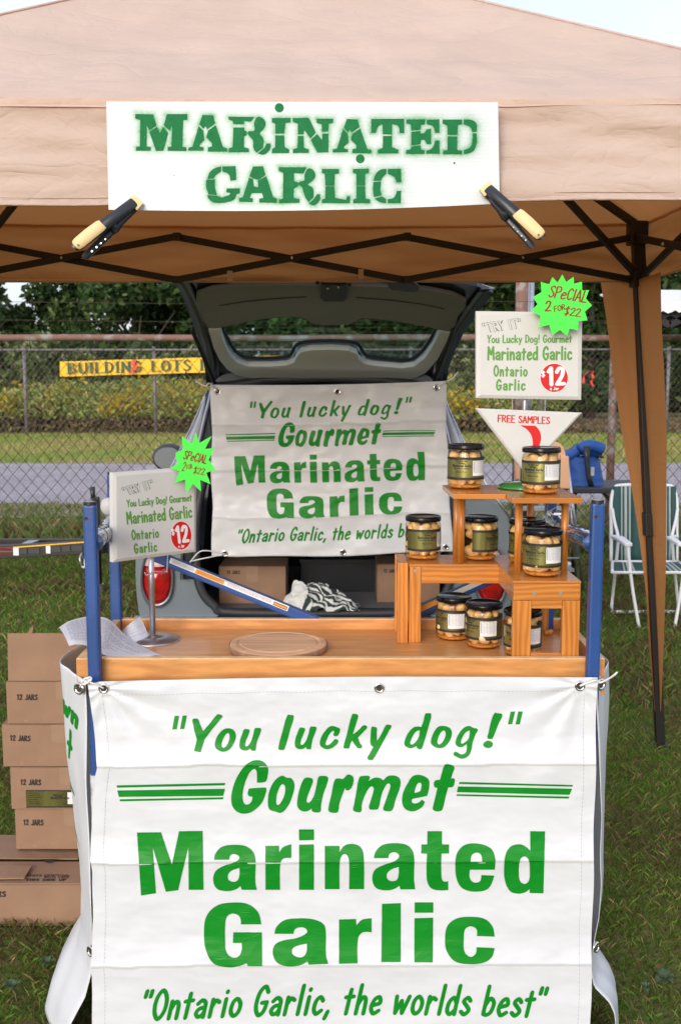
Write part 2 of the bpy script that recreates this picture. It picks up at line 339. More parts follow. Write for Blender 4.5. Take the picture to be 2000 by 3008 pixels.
# stroke alphabet: '-' straight, '~' curved, 'o' closed curve; cap height 1
FONT = {
'a': (.42, "~.07,.47 .2,.59 .33,.5 .34,.3 .34,.0|~.33,.33 .16,.3 .06,.15 .14,.02 .27,.06 .34,.2"),
'b': (.42, "-.07,1 .05,.03|~.06,.32 .2,.58 .35,.42 .3,.1 .15,.0 .05,.05"),
'c': (.38, "~.33,.46 .22,.59 .09,.46 .06,.17 .17,.0 .33,.12"),
'd': (.42, "-.35,1 .34,0|~.34,.4 .22,.58 .08,.42 .06,.13 .18,0 .34,.17"),
'e': (.40, "~.08,.28 .2,.32 .34,.38 .28,.57 .13,.5 .05,.22 .16,.0 .34,.1"),
'g': (.42, "~.34,.47 .2,.6 .08,.44 .07,.18 .18,.08 .34,.24|~.35,.57 .35,.05 .27,-.24 .06,-.18"),
'h': (.42, "-.08,1 .06,0|~.07,.3 .2,.57 .32,.47 .33,.0"),
'i': (.19, "-.09,.6 .08,0|-.09,.84 .092,.87"),
'j': (.2, "~.1,.6 .1,0 .0,-.2"),
'k': (.42, "-.08,1 .06,0|-.34,.57 .1,.28|-.16,.33 .36,0"),
'l': (.19, "-.1,1 .08,0"),
'm': (.60, "-.07,.6 .06,0|~.07,.33 .18,.57 .28,.47 .28,0|~.29,.33 .4,.57 .51,.47 .51,0"),
'n': (.42, "-.07,.6 .06,0|~.07,.3 .2,.57 .32,.47 .33,.0"),
'o': (.42, "o.2,.6 .35,.42 .33,.14 .19,0 .06,.15 .07,.44"),
'p': (.42, "-.07,.6 .06,-.28|~.07,.35 .2,.58 .34,.42 .28,.05 .07,.1"),
'r': (.35, "-.07,.6 .06,0|~.07,.34 .18,.56 .31,.5"),
's': (.36, "~.31,.48 .2,.59 .08,.46 .2,.31 .31,.15 .18,.0 .04,.1"),
't': (.34, "-.17,.84 .14,0|-.03,.57 .3,.6"),
'u': (.42, "~.07,.6 .06,.13 .17,0 .3,.2 .34,.6|-.34,.6 .35,0"),
'w': (.54, "-.05,.6 .1,.02 .25,.45 .34,.02 .5,.6"),
'z': (.36, "-.04,.58 .3,.58 .04,.02 .32,.02"),
'v': (.38, "-.04,.6 .17,0 .34,.6"), 'x': (.38, "-.04,.6 .34,0|-.34,.6 .04,0"),
'y': (.40, "-.05,.6 .17,.08|-.36,.6 .1,-.27"),
'A': (.44, "-.03,0 .21,1 .4,0|-.11,.32 .33,.32"), 'B': (.46, "-.06,1 .06,0|~.06,.98 .3,.95 .34,.76 .06,.53|~.06,.53 .36,.45 .38,.12 .06,.02"),
'C': (.44, "~.38,.8 .25,1 .09,.75 .09,.25 .22,0 .38,.18"), 'D': (.46, "-.07,1 .06,0|~.07,1 .32,.88 .4,.5 .3,.12 .06,0"),
'E': (.42, "-.36,1 .06,1 .06,0 .38,0|-.06,.52 .32,.52"), 'F': (.40, "-.06,0 .06,1 .36,1|-.06,.52 .3,.52"),
'G': (.48, "~.4,.8 .27,1 .1,.78 .06,.3 .2,0 .36,.12 .42,.42|-.42,.45 .25,.43"), 'H': (.46, "-.06,1 .06,0|-.4,1 .4,0|-.06,.52 .4,.52"),
'I': (.17, "-.09,1 .08,0"), 'J': (.38, "~.3,1 .3,.2 .18,0 .04,.14"), 'K': (.45, "-.06,1 .06,0|-.4,1 .08,.45|-.18,.52 .42,0"),
'L': (.40, "-.07,1 .06,0 .36,.02"), 'M': (.56, "-.06,0 .09,1 .28,.4 .46,1 .5,0"), 'N': (.48, "-.06,0 .06,1 .42,0 .42,1"),
'O': (.48, "o.24,1 .42,.72 .42,.28 .24,0 .07,.28 .07,.72"), 'P': (.42, "-.06,0 .06,1|~.06,1 .33,.95 .34,.6 .06,.48"),
'R': (.46, "-.06,1 .06,0|~.06,1 .31,.95 .36,.75 .25,.53 .07,.5|-.2,.5 .41,0"), 'S': (.42, "~.36,.84 .22,1 .07,.8 .2,.55 .37,.25 .2,0 .04,.15"),
'T': (.44, "-.02,1 .42,1|-.22,1 .22,0"), 'U': (.46, "~.06,1 .06,.25 .22,0 .4,.25 .4,1"), 'W': (.62, "-.03,1 .16,0 .3,.8 .44,0 .6,1"),
'Y': (.42, "-.02,1 .19,.48|-.4,1 .19,.45 .17,0"),
'0': (.42, "o.2,1 .35,.7 .35,.3 .2,0 .06,.3 .06,.7"), '1': (.30, "-.03,.78 .17,1 .17,0"), '2': (.46, "~.05,.74 .17,.98 .36,.88 .3,.5 .07,.06|-.05,.03 .42,.05"),
'5': (.42, "-.36,1 .1,1 .08,.58|~.08,.58 .3,.62 .36,.3 .2,0 .04,.1"), '$': (.44, "~.36,.84 .22,.95 .08,.8 .2,.53 .36,.25 .2,.05 .04,.16|-.21,1.12 .2,-.12"),
'"': (.30, "-.06,1 .04,.8|-.24,1 .22,.8"), ',': (.18, "-.1,.08 .03,-.16"), '.': (.16, "-.07,.03 .075,.04"), '!': (.2, "-.12,1 .09,.34|-.08,.05 .085,.07"),
'-': (.3, "-.04,.4 .26,.4"), ' ': (.26, "")}
_gc = {}
def glyph(ch, w, serif=False):
    k = (ch, round(w, 3), serif)
    if k in _gc: return _gc[k]
    V = []; Fc = []
    def poly(p):
        k0 = len(V); V.extend(p); Fc.append(list(range(k0, k0+len(p))))
    adv, src = FONT[ch]
    for st in (src.split('|') if src else []):
        pts = [tuple(float(q) for q in c.split(',')) for c in st[1:].split()]
        if st[0] != '-': pts = [tuple(p) for p in crv(pts, 4, st[0] == 'o')]
        if st[0] == 'o': pts.append(pts[0])
        for i, (x, y) in enumerate(pts):
            nn = 8; ww = w/2 * (1.0 if not serif else .8); poly([Vector((x+ww*cos(2*pi*(j+.37)/nn), y+ww*sin(2*pi*(j+.37)/nn))) for j in range(nn)])
            if i:
                a = Vector(pts[i-1]); b = Vector((x, y)); d = (b-a)
                if d.length < 1e-5: continue
                nrm = Vector((-d.y, d.x)).normalized()*ww*(1 if not serif else (.45+.75*abs(d.normalized().y)))
                poly([a-nrm, b-nrm, b+nrm, a+nrm])
            if serif and st[0] == '-' and i in (0, len(pts)-1) and abs(y-round(y)) < .05:
                poly([Vector((x-.13, y-.03)), Vector((x+.13, y-.03)), Vector((x+.13, y+.03)), Vector((x-.13, y+.03))])
    if not V: _gc[k] = (adv, ([], [])); return _gc[k]
    r = delaunay_2d_cdt(V, [], Fc, 0, 1e-5)
    tr = [tuple(f) for f, og in zip(r[2], r[5]) if len(og)]
    _gc[k] = (adv, ([(v.x, v.y) for v in r[0]], tr)); return _gc[k]
def text(ink, s, p0, p1, h, w=.17, slant=0., serif=False, track=0., bow=0.):
    """write s from pixel p0 to pixel p1 (baseline), cap height h pixels, y down"""
    track += max(0, w-.10)*(1. if not serif else .3)
    tot = sum(glyph(c, w, serif)[0]+track for c in s)-track
    dx, dy = p1[0]-p0[0], p1[1]-p0[1]; Lp = hypot(dx, dy); sx = Lp/tot; ux, uy = dx/Lp, dy/Lp; x = 0
    for c in s:
        adv, (vs, ts) = glyph(c, w, serif); out = []
        for vx, vy in vs:
            X = (x+vx)*sx + slant*vy*h; Y = vy*h
            out.append((p0[0]+ux*X+uy*Y, p0[1]+uy*X-ux*Y + bow*4*(X/Lp)*(1-X/Lp)))
        ink.add((out, ts)); x += adv+track
    return ink
def zf(ox, oy, s): return lambda x, y: (ox+x/s, oy+y/s)
# traced outlines of the big banner lettering (photo pixels of the front banner)
def mk(L_):
    return [[tuple(p) for p in l] for l in L_]
BAN = []
z6 = zf(250, 2350, 1568/750); z7 = zf(1000, 2350, 1568/850); zg = zf(640, 2180, 1568/720); zy = zf(480, 2060, 1568/540); zk = zf(1000, 2060, 1568/560); idf = lambda x, y: (x, y)
BAN += [(z6, l) for l in [
 [[(320,200),(466,198),(534,398),(578,192),(722,190),(728,552),(637,552),(635,288),(572,554),(497,564),(415,285),(436,573),(345,587)]],
 [[(793,367),(800,330,1),(840,288,1),(920,275,1),(1000,290,1),(1043,345,1),(1045,500,1),(1055,552),(962,552),(955,530),(920,552,1),(868,560,1),(810,545,1),(787,495,1),(800,440,1),(850,405,1),(910,385,1),(948,355,1),(918,332,1),(893,340,1),(885,367)],
  [(948,418),(948,460,1),(935,495,1),(905,502,1),(880,488,1),(880,455,1),(905,432,1)]],
 [[(1107,282),(1190,281),(1192,325),(1215,290,1),(1266,272),(1266,356),(1215,362,1),(1198,400,1),(1197,552),(1108,552)]],
 [[(1313,181),(1405,181),(1405,246),(1314,248)]], [[(1314,275),(1405,272),(1405,552),(1314,552)]],
 [[(957,764),(955,730,1),(940,708,1),(908,698,1),(875,712,1),(862,750,1),(860,870,1),(868,935,1),(905,968,1),(945,958,1),(962,920,1),(962,878),(908,878),(911,813),(1086,813),(1087,1022),(999,1020),(992,1003),(940,1022,1),(880,1028,1),(790,1005,1),(742,920,1),(731,820,1),(745,715,1),(810,648,1),(905,630,1),(1000,640,1),(1062,690,1),(1082,764)]],
 [[(1163,822),(1175,780,1),(1225,738,1),(1310,727,1),(1400,733,1),(1465,765,1),(1478,820,1),(1478,950,1),(1492,1006),(1373,1012),(1366,992),(1320,1015,1),(1250,1023,1),(1180,1000,1),(1153,945,1),(1165,890,1),(1220,862,1),(1300,848,1),(1362,815,1),(1355,790,1),(1320,782,1),(1288,795,1),(1280,822)],
  [(1362,882),(1360,930,1),(1340,962,1),(1305,966,1),(1272,945,1),(1275,912,1),(1310,893,1)]]]]
BAN += [(idf, [[(954,2485),(997,2485),(997,2503),(1012,2484,1),(1036,2479,1),(1060,2490,1),(1068,2520,1),(1069,2612),(1025,2612),(1025,2530,1),(1018,2511,1),(1006,2511,1),(998,2530,1),(997,2612),(954,2612)]])]
BAN += [(z7, l) for l in [
 [[(180,315),(190,280,1),(225,245,1),(290,234,1),(360,245,1),(395,290,1),(398,430,1),(404,484),(325,485),(318,465),(285,485,1),(240,490,1),(190,475,1),(172,430,1),(185,380,1),(240,350,1),(290,333,1),(316,310,1),(312,292,1),(288,283,1),(265,293,1),(258,315)],
  [(315,363),(315,400,1),(305,432,1),(278,440,1),(254,428,1),(252,400,1),(275,377,1)]],
 [[(470,169),(549,169),(549,241),(587,241),(587,290),(546,290),(546,410,1),(555,440,1),(583,440),(583,488),(540,490,1),(490,478,1),(467,430,1),(468,290),(436,290),(438,241),(469,241)]],
 [[(835,378),(836,310,1),(810,260,1),(740,236,1),(670,245,1),(630,290,1),(621,365,1),(632,440,1),(665,482,1),(730,497,1),(800,480,1),(833,410),(762,407),(755,440,1),(730,448,1),(708,438,1),(698,415,1),(700,378)],
  [(704,335),(710,300,1),(735,285,1),(760,297,1),(766,335)]],
 [[(1026,169),(1107,170),(1098,506),(1023,504),(1023,483),(1000,500,1),(962,508,1),(915,492,1),(888,430,1),(885,370,1),(892,300,1),(920,253,1),(970,240,1),(1005,255,1),(1027,275)],
  [(965,390,1),(972,325,1),(995,306,1),(1018,325,1),(1024,380,1),(1020,435,1),(997,455,1),(972,440,1)]],
 [[(-8,648),(84,645),(86,680),(115,650,1),(168,641),(168,717),(120,718,1),(95,750,1),(92,885),(-8,888)]],
 [[(224,563),(326,559),(326,878),(221,879)]], [[(401,555),(502,555),(502,611),(401,611)]], [[(400,641),(501,638),(499,880),(399,880)]],
 [[(738,737),(735,700,1),(705,685,1),(675,700,1),(667,750,1),(670,820,1),(700,850,1),(730,835,1),(736,798),(834,803),(820,850,1),(780,880,1),(700,890,1),(620,875,1),(575,820,1),(565,755,1),(580,680,1),(630,642,1),(705,633,1),(780,645,1),(822,685,1),(834,741)]]]]
BAN += [(zg, l) for l in [
 [[(250,260),(250,215,1),(247,185,1),(232,172,1),(200,200,1),(168,280,1),(158,350,1),(170,395,1),(195,398,1),(215,380,1),(222,350),(200,345,1),(190,330),(198,297),(300,290,1),(310,297,1),(308,320,1),(280,390,1),(220,445,1),(160,458,1),(110,435,1),(87,385,1),(92,310,1),(125,220,1),(180,145,1),(235,116,1),(290,125,1),(320,165,1),(320,205,1),(308,250,1),(285,258,1)]],
 [[(410,215,1),(440,228,1),(470,232,1),(490,275,1),(475,350,1),(445,415,1),(405,452,1),(370,445,1),(330,430,1),(320,385,1),(330,310,1),(365,245,1)],[(410,270,1),(430,285,1),(425,340,1),(400,390,1),(380,402,1),(373,375,1),(382,320,1)]],
 [[(550,235,1),(580,227,1),(607,240,1),(595,290,1),(572,350,1),(570,385,1),(590,382,1),(615,340,1),(630,280,1),(645,222,1),(670,216,1),(703,225,1),(700,260,1),(675,330,1),(660,400,1),(655,445,1),(630,450,1),(603,442,1),(600,425),(570,443,1),(535,440,1),(510,415,1),(508,375,1),(520,310,1)]],
 [[(748,240,1),(775,232,1),(800,235,1),(830,208,1),(860,218,1),(868,245,1),(855,290,1),(835,308,1),(818,305,1),(815,290),(795,340,1),(775,400,1),(768,445,1),(745,453,1),(710,443,1),(708,415,1),(725,340,1)]],
 [[(905,225,1),(935,216,1),(970,220,1),(962,250),(1000,228,1),(1035,230,1),(1057,245),(1090,216,1),(1140,217,1),(1165,240,1),(1163,290,1),(1135,370,1),(1115,435,1),(1090,443,1),(1058,433,1),(1062,405,1),(1085,340,1),(1102,285,1),(1095,265,1),(1075,275,1),(1045,340,1),(1025,425,1),(1000,432,1),(967,425,1),(975,380,1),(995,310,1),(990,285,1),(970,290,1),(940,340,1),(920,400,1),(915,445,1),(890,448,1),(865,435,1),(870,400,1),(885,320,1)]],
 [[(1270,209,1),(1310,215,1),(1347,240,1),(1350,290,1),(1338,343),(1300,352,1),(1242,363),(1240,385,1),(1258,392,1),(1285,385,1),(1303,368),(1323,382),(1310,410,1),(1275,435,1),(1235,443,1),(1195,425,1),(1177,385,1),(1185,320,1),(1215,260,1),(1240,222,1)],[(1255,325),(1262,295,1),(1280,262,1),(1298,263,1),(1300,290,1),(1290,315,1)]],
 [[(1450,145,1),(1475,141,1),(1511,160,1),(1500,200,1),(1490,233),(1512,235,1),(1512,262,1),(1502,285,1),(1472,290),(1455,350,1),(1435,430,1),(1415,443,1),(1375,433,1),(1378,400,1),(1395,330,1),(1403,293),(1383,285,1),(1385,250,1),(1420,240),(1430,200,1)]]]]
U_ = [(690,240,1),(720,238,1),(736,248,1),(720,300,1),(700,350,1),(705,385,1),(740,355,1),(765,290,1),(780,232,1),(800,227,1),(832,235,1),(825,275,1),(800,340,1),(785,422),(750,418,1),(745,402),(710,420,1),(670,415,1),(650,390,1),(652,340,1),(672,280,1)]
BAN += [(zy, l) for l in [
 [[(97,125),(135,123),(115,238),(77,241)]], [[(165,123),(201,121),(180,236),(143,238)]],
 [[(250,155,1),(270,147,1),(295,152,1),(315,200,1),(340,255),(395,190,1),(460,112,1),(480,112,1),(505,128,1),(490,150,1),(420,235,1),(352,325),(335,380,1),(318,435),(262,425),(275,375,1),(287,325),(270,270,1),(255,200,1)]],
 [[(530,233,1),(590,240,1),(618,285,1),(605,350,1),(565,410,1),(515,431,1),(470,418,1),(442,390,1),(445,335,1),(480,270,1)],[(550,270,1),(565,300,1),(550,360,1),(515,397,1),(497,380,1),(508,325,1)]],
 [U_], [[(p[0]+472, p[1]-12)+tuple(p[2:]) for p in U_]],
 [[(1058,118,1),(1085,116,1),(1112,126,1),(1085,230,1),(1030,412,1),(1010,416,1),(981,406,1),(1015,260,1)]],
 [[(1425,212,1),(1490,225,1),(1506,240,1),(1495,280,1),(1480,297,1),(1450,290,1),(1455,255,1),(1435,258,1),(1405,300,1),(1382,360,1),(1390,375,1),(1420,365,1),(1460,325,1),(1475,323,1),(1492,342,1),(1470,375,1),(1410,409,1),(1360,398,1),(1335,370,1),(1340,320,1),(1370,265,1)]]]]
BAN += [(zk, l) for l in [
 [[(95,108,1),(115,103,1),(144,115,1),(135,160,1),(100,275),(150,235,1),(190,197,1),(219,212,1),(190,250,1),(143,300),(160,345,1),(177,375,1),(150,388,1),(120,360,1),(95,322),(80,350,1),(70,385,1),(45,388,1),(25,380,1),(50,280,1)]],
 [[(255,212,1),(275,210,1),(298,220,1),(297,270,1),(300,325),(330,280,1),(370,200,1),(385,192,1),(418,203,1),(400,240,1),(330,370,1),(270,475,1),(255,485,1),(222,472,1),(240,430,1),(270,375),(248,355,1),(246,300,1)]],
 [[(695,105,1),(710,98,1),(745,106,1),(725,200,1),(670,385,1),(655,395,1),(630,385,1),(625,368),(600,380,1),(570,386,1),(530,365,1),(525,335,1),(550,270,1),(595,218,1),(630,207,1),(663,212),(680,165,1)],[(650,240),(640,300,1),(600,350,1),(575,352,1),(578,320,1),(610,260,1),(635,242,1)]],
 [[(825,203,1),(890,215,1),(914,255,1),(900,320,1),(860,370,1),(815,386,1),(765,370,1),(742,340,1),(755,280,1),(790,220,1)],[(848,240,1),(863,270,1),(845,325,1),(812,355,1),(795,340,1),(810,280,1)]],
 [[(1055,203,1),(1090,218,1),(1127,232,1),(1110,270,1),(1085,340,1),(1075,400,1),(1050,450,1),(1000,473,1),(950,455,1),(927,435,1),(940,416,1),(960,420,1),(990,437,1),(1025,425,1),(1037,390,1),(1035,352),(1010,370,1),(985,379,1),(950,360,1),(945,330,1),(970,270,1),(1010,220,1)],[(1060,240),(1060,270,1),(1050,310,1),(1010,345,1),(990,345,1),(1000,300,1),(1030,255,1)]],
 [[(1265,97,1),(1290,98,1),(1329,110,1),(1300,180,1),(1250,305,1),(1235,310,1),(1207,302,1),(1215,260,1),(1235,170,1)]], [[(1215,324,1),(1250,345,1),(1240,375,1),(1205,384,1),(1173,365,1),(1180,340,1)]],
 [[(1397,85),(1434,84),(1410,188),(1375,190)]], [[(1460,84),(1497,84),(1473,190),(1437,190)]]]]
BAN += [(idf, [l]) for l in [
 [(343,2307),(662,2300),(660,2307),(345,2314)], [(345,2322),(661,2317),(656,2338),(350,2341)], [(352,2348),(657,2342),(655,2348),(353,2354)],
 [(1349,2297),(1682,2306),(1680,2311),(1347,2303)], [(1345,2310),(1679,2317),(1672,2335),(1341,2327)], [(1341,2333),(1671,2340),(1669,2346),(1340,2338)]]]
def banner_ink():
    k = Ink()
    for f, l in BAN: k.loops(l, f)
    text(k, '"Ontario Garlic, the worlds best"', (411, 2997), (1594, 2987), 84, .145, .22, track=.045, bow=-14)
    return k
STEN = []
sa = zf(380, 320, 1568/540); sb = zf(900, 320, 1568/540); sg = zf(580, 440, 2.45)
A_ = [[(625,50),(715,55),(733,122),(665,172),(650,145),(632,170),(598,130)],[(592,145),(632,185),(640,265),(602,300),(600,320),(633,328),(633,353),(503,355),(505,330),(540,320)],
      [(738,138),(672,185),(658,240),(705,290),(705,320),(672,328),(670,362),(833,362),(833,335),(800,325)]]
STEN += [(sa, [l]) for l in A_] + [(sb, [[(x-280, 85+(y-50)*.93) for x, y in l]]) for l in A_]
STEN += [(sa, [l]) for l in [
 [(52,43),(205,45),(232,138),(172,183),(150,140),(148,320),(185,325),(183,355),(57,355),(60,325),(92,318),(95,95),(52,80)],[(172,195),(238,152),(262,205),(290,152),(333,205),(290,355),(228,355)],
 [(295,140),(322,43),(496,43),(494,90),(460,95),(452,320),(488,328),(487,357),(328,355),(330,325),(360,320),(365,140),(345,185)],
 [(845,65),(1065,67),(1040,105),(980,103),(978,128),(888,128),(880,100),(848,90)],[(888,158),(980,158),(982,185),(1003,190),(1003,220),(978,235),(978,325),(1020,338),(1020,367),(848,367),(848,335),(882,325)],
 [(1095,68,1),(1150,90,1),(1160,140,1),(1110,208),(1145,260,1),(1138,330),(1085,372),(1058,330,1),(1055,270,1),(1020,228),(1005,205),(1020,188),(1065,182,1),(1065,120,1)],[(1095,378),(1150,335),(1170,295),(1203,293),(1200,340,1),(1150,387,1)],
 [(1216,77),(1375,77),(1375,112),(1330,118),(1320,208),(1245,208),(1245,125),(1216,112)],[(1245,225),(1320,225),(1325,325),(1363,345),(1363,375),(1216,375),(1216,345),(1243,325)]]]
STEN += [(sb, [l]) for l in [
 [(-117,78),(20,76),(80,200),(33,250),(-18,180),(-25,215),(-73,215),(-73,125),(-117,108)],[(-73,230),(-25,230),(-22,330),(20,345),(20,373),(-115,375),(-115,345),(-75,330)],[(37,263),(92,213),(133,265),(135,210),(187,210),(187,368),(92,370)],[(85,83),(227,83),(227,115),(190,125),(185,190),(133,193),(130,130),(88,118)],
 [(552,85),(833,83),(833,205),(795,203),(780,145,1),(730,128),(728,215),(650,215),(648,128),(610,150,1),(590,203),(552,203)],[(652,230),(728,230),(730,325),(783,348),(783,377),(608,377),(608,350),(650,330)],
 [(850,90),(1012,88),(1008,130),(975,135),(970,175),(893,183),(888,130),(850,122)],[(1025,92),(1132,88),(1132,203),(1095,200),(1075,145,1),(1025,130)],[(892,195),(970,188),(975,210),(1005,205),(1025,175),(1060,168),(1062,298),(1025,298),(1005,260),(978,262),(970,298),(893,308)],
 [(893,322),(970,308),(975,345),(1008,355),(1005,382),(850,380),(850,352),(885,345)],[(1020,355),(1070,335,1),(1098,268),(1133,268),(1133,380),(1020,380)],
 [(1160,90),(1327,90),(1327,130),(1290,135),(1285,218),(1203,218),(1200,140),(1160,122)],[(1203,233),(1285,235),(1285,350),(1327,355),(1325,385),(1165,385),(1165,355),(1200,350)],[(1338,90),(1400,92,1),(1445,120,1),(1452,193),(1412,195),(1395,155,1),(1338,130)],[(1415,207),(1450,207),(1447,300,1),(1420,360,1),(1340,385),(1340,352),(1400,320,1),(1415,260,1)]]]
STEN += [(sg, [l]) for l in [
 [(172,120),(170,155),(130,185,1),(118,205),(72,208),(90,160,1),(130,130,1)],[(180,120),(275,117),(280,215),(238,222),(225,175,1),(180,155)],[(65,215),(125,212),(125,260),(140,325),(80,320),(62,260,1)],[(72,325),(140,330),(175,345),(230,325),(238,310),(208,305),(210,278),(305,277),(305,312),(280,320),(265,355,1),(200,378,1),(120,378,1),(80,350,1)],
 [(400,120),(472,118),(490,180),(440,215),(400,205),(375,190)],[(372,200),(400,210),(405,262),(437,270),(435,222),(495,190),(545,340),(572,350),(570,380),(445,378),(445,352),(475,345),(465,310),(390,310),(375,345),(400,350),(398,375),(302,373),(300,350),(328,340)],
 [(585,125),(785,125),(762,170),(695,165),(695,225),(725,235),(722,260),(692,280),(692,345),(735,355),(733,380),(588,382),(588,360),(615,350),(618,165),(585,150)],[(800,133,1),(840,155,1),(845,200,1),(790,250),(832,280,1),(835,340),(800,375),(775,340,1),(755,270),(722,245),(735,230),(770,220),(770,180)],[(800,385),(835,355),(860,320),(882,320),(880,360,1),(840,397,1)],
 [(895,138),(1018,138),(1018,168),(988,175),(985,258),(920,258),(915,172),(895,165)],[(920,262),(985,262),(990,345),(1068,360),(1075,335),(1098,335),(1095,383),(895,382),(895,358),(920,350)],
 [(1118,137),(1233,137),(1233,165),(1207,172),(1205,258),(1143,258),(1143,172),(1118,165)],[(1143,262),(1205,262),(1208,350),(1242,358),(1240,383),(1120,383),(1120,358),(1143,350)],
 [(1360,137),(1358,172),(1330,200,1),(1322,220),(1265,222),(1285,170,1),(1320,142,1)],[(1368,137),(1462,137),(1466,232),(1430,232),(1415,195,1),(1368,172)],[(1265,232),(1320,227),(1315,290),(1325,325),(1270,340),(1262,290,1)],[(1275,350),(1328,335),(1357,355),(1357,384),(1310,375,1)],[(1368,355),(1410,345,1),(1435,295),(1465,295),(1462,383),(1368,383)]]]
# ================================================================ SETTING
def noise_mix_mat(name, cols, scales, rough=.95, bump=.6, bs=80, bdist=.02):
    m = bpy.data.materials.new(name); m.use_nodes = True; t = m.node_tree; b = t.nodes['Principled BSDF']; b.inputs['Roughness'].default_value = rough
    b.inputs['Specular IOR Level'].default_value = .15
    tcn = t.nodes.new('ShaderNodeTexCoord'); cur = None
    for i, (c, s, lo, hi) in enumerate(zip(cols[1:], scales, (.38, .45, .5, .55), (.62, .6, .62, .62))):
        n1 = t.nodes.new('ShaderNodeTexNoise'); n1.inputs['Scale'].default_value = s; n1.inputs['Detail'].default_value = 6; t.links.new(tcn.outputs['Object'], n1.inputs[0])
        r = t.nodes.new('ShaderNodeMapRange'); r.inputs[1].default_value = lo; r.inputs[2].default_value = hi; t.links.new(n1.outputs[0], r.inputs[0])
        x = t.nodes.new('ShaderNodeMixRGB'); x.inputs[2].default_value = (*c, 1)
        if cur: t.links.new(cur, x.inputs[1])
        else: x.inputs[1].default_value = (*cols[0], 1)
        t.links.new(r.outputs[0], x.inputs[0]); cur = x.outputs[0]
    t.links.new(cur, b.inputs['Base Color'])
    n2 = t.nodes.new('ShaderNodeTexNoise'); n2.inputs['Scale'].default_value = bs; n2.inputs['Detail'].default_value = 4; t.links.new(tcn.outputs['Object'], n2.inputs[0])
    bp = t.nodes.new('ShaderNodeBump'); bp.inputs['Strength'].default_value = bump; bp.inputs['Distance'].default_value = bdist
    t.links.new(n2.outputs[0], bp.inputs['Height']); t.links.new(bp.outputs[0], b.inputs['Normal']); return m
m_turf = noise_mix_mat('turf', [(.09,.13,.024),(.14,.16,.04),(.17,.14,.06),(.055,.09,.018)], [1.3, 22, 55])
m_road = noise_mix_mat('old_asphalt', [(.36,.325,.345),(.44,.40,.42),(.25,.225,.24)], [.9, 30], bump=.3, bs=150)
m_verge = noise_mix_mat('dry_verge', [(.34,.30,.11),(.26,.30,.08),(.44,.34,.18)], [.35, 3], bump=.5, bs=30)
g = MB(); xs = [-400,-60,-20,-8,-4,-2,0,2,4,8,20,60,400]; ys = [-60,-4,0,2,4,6,8,12,20,40,120,700]
g.grid([[(x, y, 0) for x in xs] for y in ys]); struct('ground', g, m_turf)
g = MB(); g.grid([[(x, y + .25*noise.noise((x*.6, y, 0)), .012) for x in np.linspace(-40, 40, 161)] for y in (12.75, 15, 17.5, 19.4)]); struct('road', g, m_road)
g = MB(); g.grid([[(x, y + .3*noise.noise((x*.5, y, 3)), .007) for x in np.linspace(-45, 45, 121)] for y in (11.6, 15, 18.0, 19.9)]); struct('gravel_shoulder', g, noise_mix_mat('gravel', [(.26,.22,.17),(.36,.30,.25),(.20,.19,.09)], [1.5, 14], bs=40))
g = MB(); g.grid([[(x, y, .004) for x in (-60, -20, 0, 20, 60)] for y in (19.0, 24, 31, 62)]); struct('field', g, m_verge)

def scatter(n, xr, yr, fn=None):
    x = np.random.uniform(xr[0], xr[1], n); y = np.random.uniform(yr[0], yr[1], n)
    if fn is not None:
        k = fn(x, y); x, y = x[k], y[k]
    return x, y
def tri_mesh(name, V, nv, mat, cols=None, parent=None):
    """V (n, nv, 3) one polygon each"""
    n = V.shape[0]; o0 = organ(parent); V = V - np.array([o0.x, o0.y, o0.z])
    me = bpy.data.meshes.new(name); me.vertices.add(n*nv); me.vertices.foreach_set('co', V.reshape(-1).astype(np.float32))
    me.loops.add(n*nv); me.loops.foreach_set('vertex_index', np.arange(n*nv, dtype=np.int32))
    me.polygons.add(n); me.polygons.foreach_set('loop_start', np.arange(0, n*nv, nv, dtype=np.int32)); me.polygons.foreach_set('loop_total', np.full(n, nv, dtype=np.int32))
    me.update(calc_edges=True)
    if cols is not None:
        a = me.attributes.new('tint', 'FLOAT_COLOR', 'POINT'); c = np.concatenate([np.repeat(cols, nv, 0), np.ones((n*nv, 1))], 1); a.data.foreach_set('color', c.reshape(-1).astype(np.float32))
    me.materials.append(mat); return link(name, me, parent)
m_blade = attr_mat('grass_blades', 'tint', .6, .45)
def blades(name, x, y, h, w, cols, lean=.6, z0=0.0):
    n = len(x); a = np.random.uniform(0, 2*pi, n); b = np.random.uniform(0, 2*pi, n); L = np.random.uniform(.1, lean, n)*h
    dx, dy = np.cos(a)*w/2, np.sin(a)*w/2; lx, ly = np.cos(b)*L, np.sin(b)*L; V = np.zeros((n, 4, 3))
    V[:,0] = np.stack([x-dx, y-dy, np.full(n, z0)], 1); V[:,1] = np.stack([x+dx, y+dy, np.full(n, z0)], 1)
    V[:,2] = np.stack([x+dx*.6+lx*.45, y+dy*.6+ly*.45, z0+h*.65], 1); V[:,3] = np.stack([x+lx, y+ly, z0+h], 1)
    o = tri_mesh(name, V, 4, m_blade, cols); o['kind'] = 'stuff'; return o
def palette(n, cols, wts, jit=.25):
    c = np.array(cols)[np.random.choice(len(cols), n, p=np.array(wts)/sum(wts))]; return c*np.random.uniform(1-jit, 1+jit, (n, 1))
